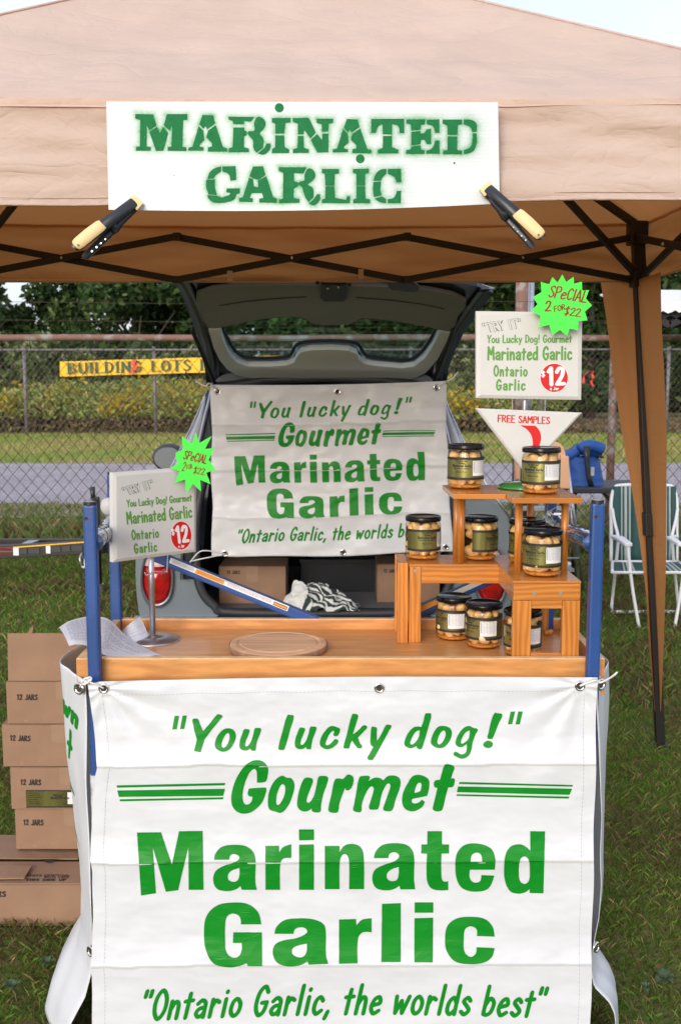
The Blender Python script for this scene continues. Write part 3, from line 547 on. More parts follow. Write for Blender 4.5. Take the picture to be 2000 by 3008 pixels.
def cards_flat(x, y):
    k = len(x); a = np.random.uniform(0, 2*pi, k); s = np.random.uniform(.006, .016, k); V = np.zeros((k, 4, 3)); z = np.random.uniform(.015, .03, k)
    for i, (r, o_) in enumerate(((1, 0), (.5, pi/2), (1, pi), (.5, 1.5*pi))): V[:, i] = np.stack([x+np.cos(a+o_)*s*r, y+np.sin(a+o_)*s*r, z+np.random.uniform(-.004, .006, k)], 1)
    return V
GR = [(.09,.185,.02),(.15,.255,.03),(.23,.28,.06),(.42,.34,.13),(.19,.12,.045),(.18,.33,.055)]
vis = lambda x, y: (np.abs(x) < .42*y+.9)
for nm, n, yr, hr, wr in (('mown_grass', 330000, (1.5, 4.6), (.012, .036), (.0014, .0030)), ('mown_grass', 160000, (4.6, 10.5), (.022, .060), (.004, .009))):
    x, y = scatter(n, (-5.2, 5.2), yr, vis); k = len(x)
    clump = np.array([noise.noise((p*1.7, q*1.7, 0)) for p, q in zip(x, y)])
    c = palette(k, GR, [26, 26, 14, 9, 15, 10]); dry = (clump > .06) & (np.random.rand(k) < .55); c[dry] = palette(dry.sum(), [(.24,.19,.09),(.17,.15,.06),(.15,.09,.045)], [1,1,1])
    blades(nm, x, y, np.random.uniform(*hr, k)*(1+.5*clump), np.random.uniform(*wr, k), c, 1.3)
x, y = scatter(1000, (-5, 5), (2.0, 8), vis); k = len(x)      # long stray stalks and straw
blades('stray_grass_stalks', x, y, np.random.uniform(.02, .05, k), np.random.uniform(.001, .0022, k), palette(k, [(.32,.25,.13),(.10,.17,.05),(.40,.33,.2)], [3,3,2]), 2.2)
n = 420; x, y = scatter(n, (-4, 4), (2.0, 8.0), vis); k = len(x); cl = palette(k, [(.30,.20,.09),(.22,.12,.05),(.38,.30,.16)], [2,2,1])
o = tri_mesh('fallen_leaf_litter', cards_flat(x, y), 4, m_blade, cl); o['kind'] = 'stuff'
# longer tufts along the near fence, and road verges
x, y = scatter(26000, (-7.5, 7.5), (8.9, 10.3)); k = len(x)
blades('fence_line_weeds', x, y, np.random.uniform(.06, .26, k)*np.clip(1.1-np.abs(y-9.5)*.7, .3, 1), np.random.uniform(.006, .016, k), palette(k, [(.12,.20,.045),(.18,.23,.06),(.32,.26,.12),(.16,.10,.05)], [4,3,3,2]), .8)
x, y = scatter(60000, (-13, 13), (19.6, 31)); k = len(x)
pt = np.array([noise.noise((a*.25, b*.5, 2)) for a, b in zip(x, y)]); cf = palette(k, [(.30,.32,.09),(.40,.38,.13),(.50,.42,.20)], [4,3,2]); gg = pt > .05; cf[gg] = palette(gg.sum(), [(.24,.34,.08),(.31,.38,.09)], [1,1])
blades('field_grass', x, y, np.random.uniform(.03, .12, k), np.random.uniform(.015, .04, k), cf, 1.)
x, y = scatter(22000, (-9, 9), (10.3, 12.7)); k = len(x)
blades('verge_grass', x, y, np.random.uniform(.03, .10, k), np.random.uniform(.008, .02, k), palette(k, [(.14,.21,.045),(.20,.24,.07),(.36,.30,.14)], [4,3,2]), 1.)
# broad-leaf weeds in the turf near the camera
ml = M('plantain_leaf', (.07,.115,.05), .55, var=.2, vs=30, trans=.2)
def rosette(x, y, r, k, lab):
    b = MB()
    for i in range(k):
        a = 2*pi*i/k + random.uniform(-.3, .3); R = r*random.uniform(.7, 1.1); P = []
        for j in range(6):
            t = j/5; w = R*.30*sin(pi*min(1, t*.93+.07))**.8; q = Vector((x+cos(a)*R*t, y+sin(a)*R*t, .012+.025*sin(pi*t*.8))); s_ = Vector((-sin(a), cos(a), 0))*w
            P.append([q-s_+Vector((0,0,.004)), q, q+s_+Vector((0,0,.004))])
        b.grid(P)
    return tag(b.build('broadleaf_weed', ml, None, True), lab, 'weed', 'broadleaf weeds in the lawn')
for px, py, r, k, lab in ((40, 2930, .030, 5, 'small grey-green broadleaf weed in the grass below the bottom cardboard box'), (1950, 2905, .036, 5, 'grey-green broadleaf rosette in the lawn at the lower right'),
                          (1895, 2935, .022, 4, 'smaller broadleaf weed just left of the rosette at the lower right'), (140, 2860, .03, 4, 'tiny broadleaf weed left of the flared white side banner')):
    q = atz(px, py, 0); rosette(q.x, q.y, r, k, lab)

# ---- bank of weeds and goldenrod beyond the far fence
m_leaf = attr_mat('foliage', 'tint', .65, .35)
def cards(n, C, size, cols, flat=.9):
    """n leaf quads at points C"""
    u = np.random.normal(size=(n, 3)); u /= np.linalg.norm(u, axis=1, keepdims=True); w = np.random.normal(size=(n, 3)); w -= u*(w*u).sum(1, keepdims=True); w /= np.linalg.norm(w, axis=1, keepdims=True)
    s = np.random.uniform(size*.5, size*1.3, (n, 1)); V = np.zeros((n, 4, 3)); V[:,0] = C-u*s; V[:,1] = C-w*s*.5; V[:,2] = C+u*s; V[:,3] = C+w*s*.5; return V
n = 90000; x = np.random.uniform(-17, 17, n); y = np.random.uniform(31, 38, n)
top = 1.20 + .75*np.array([noise.noise((a*.35, b*.35, 1)) for a, b in zip(x, y)]) + (y-31)*.10
openr = (x/y > .205+.02*np.sin(y)); top = np.where(openr, top*.16, top); z = top*np.random.beta(1.6, 1.3, n); cl = palette(n, [(.25,.35,.08),(.33,.38,.10),(.34,.26,.12),(.46,.43,.14),(.15,.25,.05)], [4,4,2,3,2])
low = z < .5; cl[low] = palette(low.sum(), [(.25,.17,.10),(.17,.13,.07),(.21,.19,.08)], [2,2,1])
o = tri_mesh('field_weeds', cards(n, np.stack([x, y, z], 1), .085, cl), 4, m_leaf, cl); o['kind'] = 'stuff'
gx = np.random.uniform(-17, 17, 700); keep = np.array([noise.noise((a*.7, 0, 7)) > .02 for a in gx]); gx = gx[keep]; gy = np.random.uniform(31, 36, len(gx)); kk = gx/gy < .2; gx = gx[kk]; gy = gy[kk]; P = []
for a, b in zip(gx, gy):
    t = 1.0 + .35*noise.noise((a*.35, b*.35, 1)) + (b-31)*.09; k = 26; P.append(np.stack([np.random.normal(a, .22, k), np.random.normal(b, .1, k), np.random.normal(t-.10, .17, k)], 1))
P = np.concatenate(P); cl = palette(len(P), [(.62,.40,.02),(.52,.36,.03),(.36,.30,.04)], [3,3,2])
o = tri_mesh('goldenrod_flowers', cards(len(P), P, .10, cl), 4, m_leaf, cl); o['kind'] = 'stuff'

# ---- shrubs and trees (each a thing: trunk and crown)
m_bark = M('bark', (.09,.07,.055), .9, var=.3, vs=10, bump=.8, bs=20)
def make_crown(seed, R, Hh, nblob, nleaf, size, pal, wts):
    rs = np.random.RandomState(seed); bl = []
    for i in range(nblob):
        a = rs.uniform(0, 2*pi); q = rs.uniform(.0, 1)**.6; zz = rs.uniform(-.5, .5); rr = R*q*sqrt(max(.05, 1-(zz*1.8)**2)) if abs(zz) < .55 else 0
        bl.append((cos(a)*rr, sin(a)*rr, zz*Hh, R*rs.uniform(.22, .42)))
    bl = np.array(bl); which = rs.randint(0, nblob, nleaf); d = rs.normal(size=(nleaf, 3)); d /= np.linalg.norm(d, axis=1, keepdims=True)
    rad = bl[which, 3]*rs.uniform(.55, 1.08, nleaf)**.7; C = bl[which, :3] + d*rad[:, None]*np.array([1, 1, .8])
    np.random.seed(seed); tone = rs.uniform(.65, 1.35, nblob)[which]; cl = palette(nleaf, pal, wts, .3)*tone[:, None]
    V = cards(nleaf, C, size, cl); me = bpy.data.meshes.new('crown'); tmp = tri_mesh('crown', V, 4, m_leaf, cl); me = tmp.data; bpy.data.objects.remove(tmp); return me
PD = [(.024,.055,.014),(.042,.085,.022),(.070,.120,.030),(.12,.165,.055)]
crowns = [make_crown(11+i, 3.2, 6.5, 30, 9000, .20, PD, [4,4,3,1.3]) for i in range(3)]
trunkm = MB().tube([(0,0,0),(.05,.03,1.5),(-.05,0,3.2),(.1,.05,5.2)], [.26,.20,.15,.07], 9)
for a in range(5):
    t = a*1.26; trunkm.tube([(0,0,2.0+.4*a),(cos(t)*1.0,sin(t)*1.0,3.2+.4*a),(cos(t)*1.9,sin(t)*1.9,4.6+.3*a)], [.09,.06,.025], 6)
tm = trunkm.build('trunk', m_bark, None, True); tmesh = tm.data; bpy.data.objects.remove(tm)
TL = 'dark leafy trees beyond the weedy field'
def tree(x, y, s, k, rot, lab):
    r = thing('broadleaf_tree', lab, 'tree', (x, y, 0), TL); r.rotation_euler.z = rot; r.scale = (s, s, s)
    t = link('trunk', tmesh, r); c = link('crown', crowns[k], r); c.location = (0, 0, 4.4); c.rotation_euler.z = rot*2; return r
tr = [(-20.5,52,.95,'dark tree at the far left edge, below the first patch of sky'),(-16.5,47,.72,'smaller tree near the left edge whose thin crown lets the sky through'),(-12.8,50,.80,'dark tree left of the yellow banner with sky gaps above it'),
 (-9.2,46,.86,'leafy tree behind the left end of the yellow lots banner'),(-5.6,49,1.0,'dark tree left of the raised tailgate'),(-2.2,46,1.05,'dark tree seen through the left half of the tailgate glass'),
 (1.2,50,1.1,'dark tree seen through the middle of the tailgate glass'),(4.2,46,1.0,'dark tree just right of the raised tailgate'),(7.6,48,1.1,'dark tree behind the right price sign'),(10.9,45,1.0,'tree showing between the neon star and the canopy leg'),
 (14.2,47,1.1,'lighter green tree right of the canopy leg'),(17.6,50,1.1,'tree at the far right edge behind the neighbouring awning')]
for i, (x, y, s, l) in enumerate(tr): tree(x, y, s*1.12, i % 3, i*1.7, l)
bank = make_crown(77, 1.7, 2.0, 14, 3600, .13, [(.08,.12,.035),(.14,.20,.06),(.24,.29,.11),(.36,.38,.19)], [4,4,2,1])
br = MB()
for a in range(6): br.tube([(0,0,0),(cos(a*1.05)*.3,sin(a*1.05)*.3,.9),(cos(a*1.05)*.8,sin(a*1.05)*.8,2.0)], [.035,.025,.01], 5)
tm = br.build('stems', m_bark); bmesh_ = tm.data; bpy.data.objects.remove(tm)
def shrub(x, y, s, rot, lab, z=1.25):
    r = thing('shrub', lab, 'shrub', (x, y, 0), 'shrubs in the weeds along the far fence'); r.scale = (s, s, s*1.05); r.rotation_euler.z = rot
    link('stems', bmesh_, r); c = link('crown', bank, r); c.location = (0, 0, z)
for i, (px, Y, s, l) in enumerate([(20,34,1.1,'pale leafy shrub at the left edge behind the far fence post'),(120,36,1.25,'tall pale shrub just left of the yellow banner'),(-90,35,1.1,'shrub half out of view at the left edge'),(250,37,.95,'low shrub above the left end of the yellow banner'),
     (420,38,1.0,'shrub above the middle of the yellow banner'),(560,38,1.1,'pale shrub above the right end of the yellow banner'),(1380,36,1.1,'dull green shrub between tailgate and right price sign'),(1490,33,.85,'shrub below the right price sign'),
     (1640,56,1.6,'dark shrub right of the price sign behind the pink ribbon'),(1730,58,1.7,'tall dark shrub left of the canopy leg'),(1960,57,1.8,'dark shrub right of the canopy leg')]):
    q = at(px, 1100, Y); shrub(q.x, Y, s, i*.9, l)
n = 60000; x = np.random.uniform(-30, 30, n); y = np.random.uniform(39, 43.5, n); y = np.where(x/y > .2, y+19, y); z = 3.4*np.random.beta(1.2, 1.5, n)
cl = palette(n, PD, [4,4,2,1])*.9; o = tri_mesh('undergrowth', cards(n, np.stack([x, y, z], 1), .22, cl), 4, m_leaf, cl); o['kind'] = 'stuff'
n = 45000; x = np.random.uniform(-60, 60, n); y = np.random.uniform(58, 66, n); z = (5.6+1.6*np.sin(x*.21)+1.0*np.sin(x*.53+1))*np.random.beta(1.3, 1.2, n)+np.clip(x*.10,-.8,4)*.8
cl = palette(n, PD, [4,4,2,1])*.9; o = tri_mesh('distant_wood', cards(n, np.stack([x, y, np.clip(z, 0, 30)], 1), .42, cl), 4, m_leaf, cl); o['kind'] = 'stuff'

# ---- near chain link fence
FY = 9.5; zt = at(1000, 992, FY).z
fe = thing('chain_link_fence', 'rusty chain link fence with a thick top pipe running across behind the stall', 'fence', (0, FY, 0))
MB().tube([(x, FY+.05, zt + .004*sin(x*2)) for x in np.linspace(-8.5, 8.5, 24)], .031, 12).build('top_rail', m_rust, fe, True)
wr = MB(); dw, dh, hh = .116, .135, zt-.03
for sgn, off in ((1, 0), (-1, .004)):
    k = int(17/dw)+20
    for i in range(-20, k):
        x0 = -8.5+i*dw; x1 = x0+sgn*dw*hh/dh; j = random.uniform(-.006, .006)
        P = []
        for q in range(15):
            t = q/14; P.append((x0+(x1-x0)*t+j+random.uniform(-.004,.004), FY+off+.006*sin(q*2.2+i)+.03*noise.noise((x0*.5+t*2, t, 0)), hh*t))
        wr.tube(P, .0028, 3, caps=False)
o = wr.build('wire_mesh', m_wire, fe); o['kind'] = 'stuff'
for zz, dy in ((.16, .1), (.33, .16)):
    MB().tube([(x, FY+dy, zt+zz+.01*sin(x*1.3)) for x in np.linspace(-8.5, 8.5, 30)], .003, 4).build('barbed_wire', m_wire, fe)
def fpost(px, r, top, mat, name='fence_post', Y=FY, par=fe, base=0.):
    q = at(px, 1200, Y); return MB().tube([(q.x, Y+.08, base), (q.x, Y+.08, top)], r, 12).build(name, mat, par, True)
fpost(1804, .037, zt-.02, m_rust); fpost(-90, .037, zt, m_rust); fpost(870, .035, zt, m_rust); fpost(2700, .037, zt, m_rust)
pr = MB(); q = at(1550, 1200, FY); up = tag(MB().tube([(q.x-.03, FY+.28, 0), (q.x-.03, FY+.28, 3.0)], .058, 14).build('utility_post', m_rust, None, True), 'tall rusty brown post rising behind the right price sign', 'post')
q = at(1563, 1200, FY); tag(MB().tube([(q.x+.035, FY+.40, 0), (q.x+.035, FY+.40, 3.0)], .03, 12).build('conduit_pipe', m_alu, None, True), 'thin silvery pipe fixed beside the rusty brown post', 'pipe')
# far fence
GY = 30.; z2 = at(300, 1028, GY).z
ff = thing('far_fence', 'grey wire fence beyond the road with thin posts carrying the yellow banner', 'fence', (0, GY, 0))
MB().tube([(-16, GY, z2), (16, GY, z2+.02)], .03, 8).build('top_rail', m_gpost, ff, True)
for px in (-300, 75, 455, 830, 1205, 1590, 1960, 2300): fpost(px, .05, z2+.1, m_gpost, 'fence_post', GY, ff)
wr = MB()
for sgn in (1, -1):
    for i in range(-14, 190):
        x0 = -16+i*.17; wr.tube([(x0, GY-.02*sgn, .1), (x0+sgn*(z2-.1)*.8, GY-.02*sgn, z2)], .0024, 3, caps=False)
o = wr.build('wire_mesh', m_gpost, ff); o['kind'] = 'stuff'
# yellow banner
yb = thing('lots_banner', 'long yellow banner reading BUILDING LOTS on the far fence', 'banner', tuple(at(400, 1080, GY-.15)))
P = [[at(177+(980-177)*i/24, (1062+(1040-1062)*i/24)*(1-j)+(1106+(1084-1106)*i/24)*j + .6*sin(i), GY-.15+.03*sin(i*.9)) for i in range(25)] for j in (0, .5, 1)]
MB().slab(P, (0, .02, 0)).build('banner_sheet', m_yell, yb)
k = Ink(); text(k, 'BUILDING LOTS F', (200, 1098), (612, 1087), 31, .145, 0, True, track=.11); k.lay('lettering', lambda x, y: at(x, y, GY-.21), M('banner_green_ink', (.03,.09,.04), .6), yb)
def ribbon(pts, w, lab, Y):
    L_ = [at(x, y, Y) for x, y in pts]; b = MB(); b.grid([[p+Vector((-w/2*(1+.3*sin(i*2)), .02*sin(i), 0)), p+Vector((w/2, -.02*sin(i*1.7), w*.1))] for i, p in enumerate(crv(L_, 4))])
    tag(b.build('ribbon', m_pink, None, True), lab, 'ribbon', 'pink marker ribbons on the fences')
ribbon([(398,1056),(392,1070),(398,1080),(386,1096),(380,1099)], .10, 'pink ribbon tied over the lettering of the yellow banner', GY-.3)
ribbon([(1712,1127),(1716,1100),(1734,1091),(1739,1092),(1740,1110),(1736,1120),(1740,1137)], .020, 'bright pink ribbon on the wire mesh just right of the price sign', FY-.03)
# neighbouring awning at the far right
aw = thing('neighbour_awning', 'white topped awning with dark frame cut off by the right edge', 'awning', (3.4, 8.4, 0))
A = [at(1900, 905, 8.1), at(1960, 896, 8.0), at(2010, 893, 8.0), at(2120, 890, 8.0), at(2420, 893, 8.0)]
MB().slab([[p, p+Vector((0, 1.5, .22))] for p in crv(A, 4)], (0, 0, .015)).build('awning_top', m_white, aw)
MB().slab([[p+Vector((0,-.01,0)), p+Vector((0,-.01,-.035-.03*abs(sin(i*1.1))))] for i, p in enumerate(crv(A, 4))], (0, .004, 0)).build('awning_valance', m_white, aw)
b = MB()
for i in range(7):
    p = at(1890+i*75, 915, 8.1); q = at(1965+i*75, 955, 8.1); b.beam(p, q, .03, .05); b.beam(at(1890+i*75, 955, 8.1), at(1965+i*75, 918, 8.1), .03, .05)
b.build('awning_frame', m_black, aw)
MB().slab([[at(1945+i*60, y+3*sin(i*2+y), 8.2) for i in range(9)] for y in (903, 920, 945, 962)], (0, .03, 0)).build('rolled_side_curtain', m_blkpl, aw, True)
MB().tube([(at(2330, 900, 8.05).x, 8.05, 0), (at(2330, 900, 8.05).x, 8.05, 2.1)], .025).build('awning_leg', m_black, aw)

# ================================================================ CANOPY TENT
X0, X1 = -1.56, 1.19; Y0, Y1 = 2.365, 4.12; ZE = 2.139; ZB = 1.912; PK = Vector((-.19, 3.24, 2.785))
tent = thing('canopy_tent', 'tan pop-up canopy with black folding frame sheltering the garlic stand', 'canopy', (-.19, 3.24, 0))
cor = [Vector((X0,Y0,ZE)), Vector((X1,Y0,ZE)), Vector((X1,Y1,ZE)), Vector((X0,Y1,ZE))]
def wrinkle(p, amp=1.):
    a = noise.noise((p.x*2.2, p.y*2.2, p.z*2.2))*.014 + noise.noise((p.x*1.5+p.z*9, p.y*7, p.z*12))*.007
    c = noise.noise((p.x*6, p.y*9, p.z*22)); return (a + (abs(c)*-.010))*amp
for s in range(4):
    a, b = cor[s], cor[(s+1) % 4]; P = []; NR, NC = 46, 90 if s in (0, 2) else 60
    for i in range(NR+1):
        t = i/NR; row = []
        for j in range(NC+1):
            u = j/NC; q = (a.lerp(b, u)).lerp(PK, t); e = min(t, 1-t); sag = -.05*sin(pi*t)*sin(pi*u)
            edge = min(1, 6*t+.15)*min(1, 8*(1-t)); hip = min(1, 12*min(u, 1-u))
            wr_ = wrinkle(q, 1.)*edge*hip
            rad = .006*sin(u*60+3*sin(u*9))*hip*max(0, .35-abs(t-.22))*1.6      # tension folds from the eave
            q = q + Vector((0, 0, sag+wr_+rad - (.012*sin(pi*u*1) if t < .02 else 0))); row.append(q)
        P.append(row)
    o_ = (b-a).cross(Vector((0,0,1))).normalized()
    P = [[p+o_*.009-Vector((0,0,.012)) for p in P[0]]] + P
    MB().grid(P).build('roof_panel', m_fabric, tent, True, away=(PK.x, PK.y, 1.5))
    P = []; NV = 26; out = (b-a).cross(Vector((0,0,1))).normalized()
    for i in range(NV+1):
        t = i/NV; row = []
        for j in range(NC*2+1):
            u = j/NC/2; q = a.lerp(b, u); z = ZE + (ZB-ZE)*t - .012*sin(pi*u)*(1-t)
            if s == 0: z += (-.018*(1-u)*(t) + .006*t + .012*(1-u)*(1-t))
            w_ = noise.noise((q.x*2.5+7, q.y*2.5, z*9))*.022 + noise.noise((q.x*5, q.y*5+3, z*30))*.007 + noise.noise((q.x*1.2, 5, z*16+q.x*3))*.012
            row.append(Vector((q.x, q.y, z)) + out*(.006+.012*t + w_*min(1, 4*t+.05)))
        P.append(row)
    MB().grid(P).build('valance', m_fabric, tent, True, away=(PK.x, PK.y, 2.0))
    hem = [p - Vector((0,0,0)) + out*.003 for p in P[-1]]
    MB().tube(hem[::3], .004, 5, caps=True).build('hem', m_fabric, tent, True)
    MB().tube([p+out*.0012+Vector((0,0,.014)) for p in P[-1][::2]], .0006, 4).build('hem_stitching', m_card, tent, True)
for c in cor[:2]: MB().tube([c.lerp(PK, t)+Vector((0,0,.004 - .0*sin(pi*t))) for t in np.linspace(0, 1, 30)], .0035, 5).build('roof_seam', m_fabric, tent, True)
foot = atz(1938, 2192, 0)
def leg(cx, cy, fx, fy):
    top = Vector((cx, cy, 2.11)); ft = Vector((fx, fy, 0)); l = ft-top
    MB().beam(top, top+l*.56, .046, .044, (0,1,0)).build('leg', m_black, tent, bevel=.004)
    L2 = MB().beam(top+l*.54, ft, .036, .034, (0,1,0)).build('lower_leg', m_black, tent, bevel=.003)
    MB().tube([ft+Vector((0,0,.0)), ft+Vector((0,0,.012))], .04, 12).build('foot_plate', m_black, tent)
    MB().beam(top+l*.53, top+l*.575, .054, .052, (0,1,0)).build('leg_collar', m_black, tent, bevel=.004)
    b = MB()
    for t in (.34, .44): b.ball(tuple(top+l*t+Vector((0,-.024,0))), .004, 6, 4)
    b.build('spring_button', m_chrome, tent)
    MB().box((cx-.036, cy-.036, 2.045), (cx+.036, cy+.036, 2.135)).build('corner_bracket', m_black, tent, bevel=.01)
    sx = cx+(fx-cx)*.09; MB().box((sx-.034, cy-.034, 1.885), (sx+.034, cy+.034, 1.95)).build('sliding_bracket', m_black, tent, bevel=.006)
cx1 = at(1870, 690, Y1-.04).x
leg(cx1, Y1-.04, foot.x, foot.y); leg(X0+.05, Y1-.04, X0-.10, Y1+.08); leg(X1-.02, Y0+.06, X1+.14, Y0-.05); leg(X0+.05, Y0+.06, X0-.12, Y0-.05)
def truss(pt, n, hi, lo, off):
    """pt(u) -> xy; n scissor pairs"""
    for i in range(n):
        a, b = pt(i/n), pt((i+1)/n)
        for k, (za, zb) in enumerate(((hi, lo), (lo, hi))):
            d = Vector((off[0], off[1], 0))*(.012 if k else -.012)
            MB().beam(Vector((*a, za))+d, Vector((*b, zb))+d, .014, .026).build('truss_bar', m_black, tent, bevel=.002)
        m_ = ((a[0]+b[0])/2, (a[1]+b[1])/2, (hi+lo)/2); c = MB().ball((m_[0]-off[0]*.03, m_[1]-off[1]*.03, m_[2]), .006, 6, 4); c.build('truss_bolt', m_chrome, tent)
        for z in (hi, lo): MB().box((b[0]-.014, b[1]-.018, z-.014), (b[0]+.014, b[1]+.018, z+.014)).build('truss_joint', m_black, tent)
xb0 = at(-150, 760, Y1-.04).x
truss(lambda u: (cx1+(xb0-cx1)*u, Y1-.04), 3, 2.077, 1.912, (0, 1))
truss(lambda u: (cx1+(X1-.02-cx1)*u, Y1-.04+(Y0+.06-Y1+.04)*u), 2, 2.077, 1.912, (1, 0))
truss(lambda u: (X0+.05, Y1-.04+(Y0+.06-Y1+.04)*u), 2, 2.077, 1.912, (1, 0))
for c in ((cx1, Y1-.04), (X0+.05, Y1-.04), (X1-.02, Y0+.06), (X0+.05, Y0+.06)):
    a = Vector((c[0], c[1], 2.12)); MB().beam(a, a.lerp(PK-Vector((0,0,.06)), .97), .024, .024).build('roof_pole', m_black, tent)
    a2 = Vector((c[0]+(0.01), c[1]-.0, 1.925)); mid = a.lerp(PK-Vector((0,0,.06)), .42); MB().beam(a2, mid, .018, .024).build('roof_strut', m_black, tent)
q = Vector((PK.x, PK.y, PK.z)); MB().tube([q-Vector((0,0,.25)), q+Vector((0,0,-.02))], .03, 12).build('peak_post', m_black, tent)
# fabric leg wrap: two tapering strips either side of the back right leg
lt = Vector((cx1, Y1-.04, 1.925)); ftv = foot
def edge_strip(tab, side):
    """tab: photo outline (y, x) of the free edge; side Y offset of the free edge"""
    P = []
    ys = [t[0] for t in tab]
    for i in range(41):
        y = ys[0]+(ys[-1]-ys[0])*i/40; x = np.interp(y, ys, [t[1] for t in tab]); w = 1-i/40
        e = at(x, y, Y1-.02+side*w); t = max(0, min(1, (1.925-e.z)/1.925)); c = lt.lerp(ftv, t); c.y += .028; row = []
        for j in range(9):
            u = j/8; q = Vector((c.x+(e.x-c.x)*u, c.y+(e.y-c.y)*u, e.z)); q.y += .014*sin(u*6+i*.08)*u*w; row.append(q)
        P.append(row)
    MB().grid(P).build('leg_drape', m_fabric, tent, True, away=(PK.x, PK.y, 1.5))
edge_strip([(812,1760),(950,1782),(1100,1800),(1300,1831),(1450,1858),(1600,1880),(1750,1897),(1900,1905),(2020,1916),(2090,1922)], .08)
edge_strip([(800,1938),(950,1942),(1100,1951),(1300,1959),(1500,1957),(1700,1955),(1850,1950),(2000,1944),(2090,1940)], -.30)
for px, py in ((676, 805), (1060, 800)):
    p = at(px, py, Y1-.075); MB().box((p.x-.010, p.y-.006, p.z-.026), (p.x+.010, p.y+.002, p.z+.012)).build('fabric_tie', m_fabric, tent)

# ---- stencilled sign on the front valance
SY = Y0-.052
sg_ = thing('stencilled_sign', 'white corrugated sign spray stencilled MARINATED GARLIC in green on the front valance', 'sign', tuple(at(890, 455, SY)))
def signpt(x, y, off=0):
    t = (x-313)/1150; return at(x, y, SY - .006*sin(pi*t)*((y-298)/310) + .004*sin(t*7) - off)
polys = [[f(p.x, p.y) for p in opath(l[0])] for f, l in STEN]
dots = [(820.4, 316, 13.2), (1057.7, 466, 12.8)]
NX, NY = 240, 68; V = []; cols = []
segs = []
for p in polys:
    for i in range(len(p)): segs.append((*p[i], *p[(i+1) % len(p)]))
segs = np.array(segs); gxv, gyv = np.meshgrid(np.linspace(0, 1, NX), np.linspace(0, 1, NY))
def sgn_xy(u, v):
    xl, xr = 313+7*v, 1462+5*v; yt, yb = 298+2*u, 616-18*u**2.2+6*sin(pi*u); return xl+(xr-xl)*u, yt+(yb-yt)*v
XY = np.array([[sgn_xy(u, v) for u in np.linspace(0, 1, NX)] for v in np.linspace(0, 1, NY)]); q = XY.reshape(-1, 2)
dmin = np.full(len(q), 1e9)
for c in range(0, len(segs), 60):
    s_ = segs[c:c+60]; a = s_[:, :2]; d = s_[:, 2:]-a; L2 = (d**2).sum(1)+1e-9; w_ = q[:, None, :]-a[None]; t = np.clip((w_*d[None]).sum(2)/L2, 0, 1); r_ = w_-t[..., None]*d[None]; dmin = np.minimum(dmin, np.sqrt((r_**2).sum(2)).min(1))
spray = np.exp(-np.maximum(dmin-1, 0)/8.5)*.80 + np.exp(-dmin/28)*.16
spray *= .75+.5*np.array([noise.noise((a*.02, b*.03, 2)) for a, b in q]) ; spray = np.clip(spray, 0, 1)
me = bpy.data.meshes.new('sign_face'); o0 = organ(sg_)
me.from_pydata([tuple(signpt(a, b)-o0) for a, b in q], [], [(i*NX+j, i*NX+j+1, (i+1)*NX+j+1, (i+1)*NX+j) for i in range(NY-1) for j in range(NX-1)])
at_ = me.attributes.new('overspray', 'FLOAT', 'POINT'); at_.data.foreach_set('value', spray.astype(np.float32))
for f in me.polygons: f.use_smooth = True
msn = bpy.data.materials.new('corrugated_plastic'); msn.use_nodes = True; t_ = msn.node_tree; b_ = t_.nodes['Principled BSDF']; b_.inputs['Roughness'].default_value = .45
a_ = t_.nodes.new('ShaderNodeAttribute'); a_.attribute_name = 'overspray'; x_ = t_.nodes.new('ShaderNodeMixRGB'); x_.inputs[1].default_value = (.68,.71,.74,1); x_.inputs[2].default_value = (.045,.33,.085,1)
n_ = t_.nodes.new('ShaderNodeTexNoise'); n_.inputs['Scale'].default_value = 160; mu_ = t_.nodes.new('ShaderNodeMath'); mu_.operation = 'MULTIPLY_ADD'; mu_.inputs[1].default_value = 1.; mu_.inputs[2].default_value = 0
ad_ = t_.nodes.new('ShaderNodeMath'); ad_.operation = 'MULTIPLY'; m2_ = t_.nodes.new('ShaderNodeMath'); m2_.operation = 'ADD'; m2_.inputs[1].default_value = .5
tc_ = t_.nodes.new('ShaderNodeTexCoord'); t_.links.new(tc_.outputs['Object'], n_.inputs[0]); t_.links.new(n_.outputs[0], m2_.inputs[0]); t_.links.new(m2_.outputs[0], ad_.inputs[0]); t_.links.new(a_.outputs['Fac'], ad_.inputs[1])
t_.links.new(ad_.outputs[0], x_.inputs[0]); t_.links.new(x_.outputs[0], b_.inputs['Base Color'])
wv_ = t_.nodes.new('ShaderNodeTexWave'); wv_.bands_direction = 'Z'; wv_.inputs['Scale'].default_value = 38; bp_ = t_.nodes.new('ShaderNodeBump'); bp_.inputs['Strength'].default_value = .12; bp_.inputs['Distance'].default_value = .001
t_.links.new(tc_.outputs['Object'], wv_.inputs[0]); t_.links.new(wv_.outputs['Fac'], bp_.inputs['Height']); t_.links.new(bp_.outputs[0], b_.inputs['Normal'])
me.materials.append(msn); link('sign_face', me, sg_)
bk = MB().grid([[signpt(a, b)+Vector((0, .004, 0)) for a, b in row[::8]] for row in XY[::6]]); bk.build('sign_back', m_white, sg_)
E = [signpt(*XY[0, j]) for j in range(NX)] + [signpt(*XY[i, -1]) for i in range(NY)] + [signpt(*XY[-1, j]) for j in range(NX-1, -1, -1)] + [signpt(*XY[i, 0]) for i in range(NY-1, -1, -1)]
MB().grid([E, [p+Vector((0, .004, 0)) for p in E]]).build('sign_edge', m_white, sg_)
k = Ink()
for f, l in STEN: k.loops(l, f)
for x, y, r in dots: k.disc(x, y, r, r, 24)
k.disc(1334, 479, 3, 3, 8); k.disc(511, 516, 1.6, 1.6, 8)
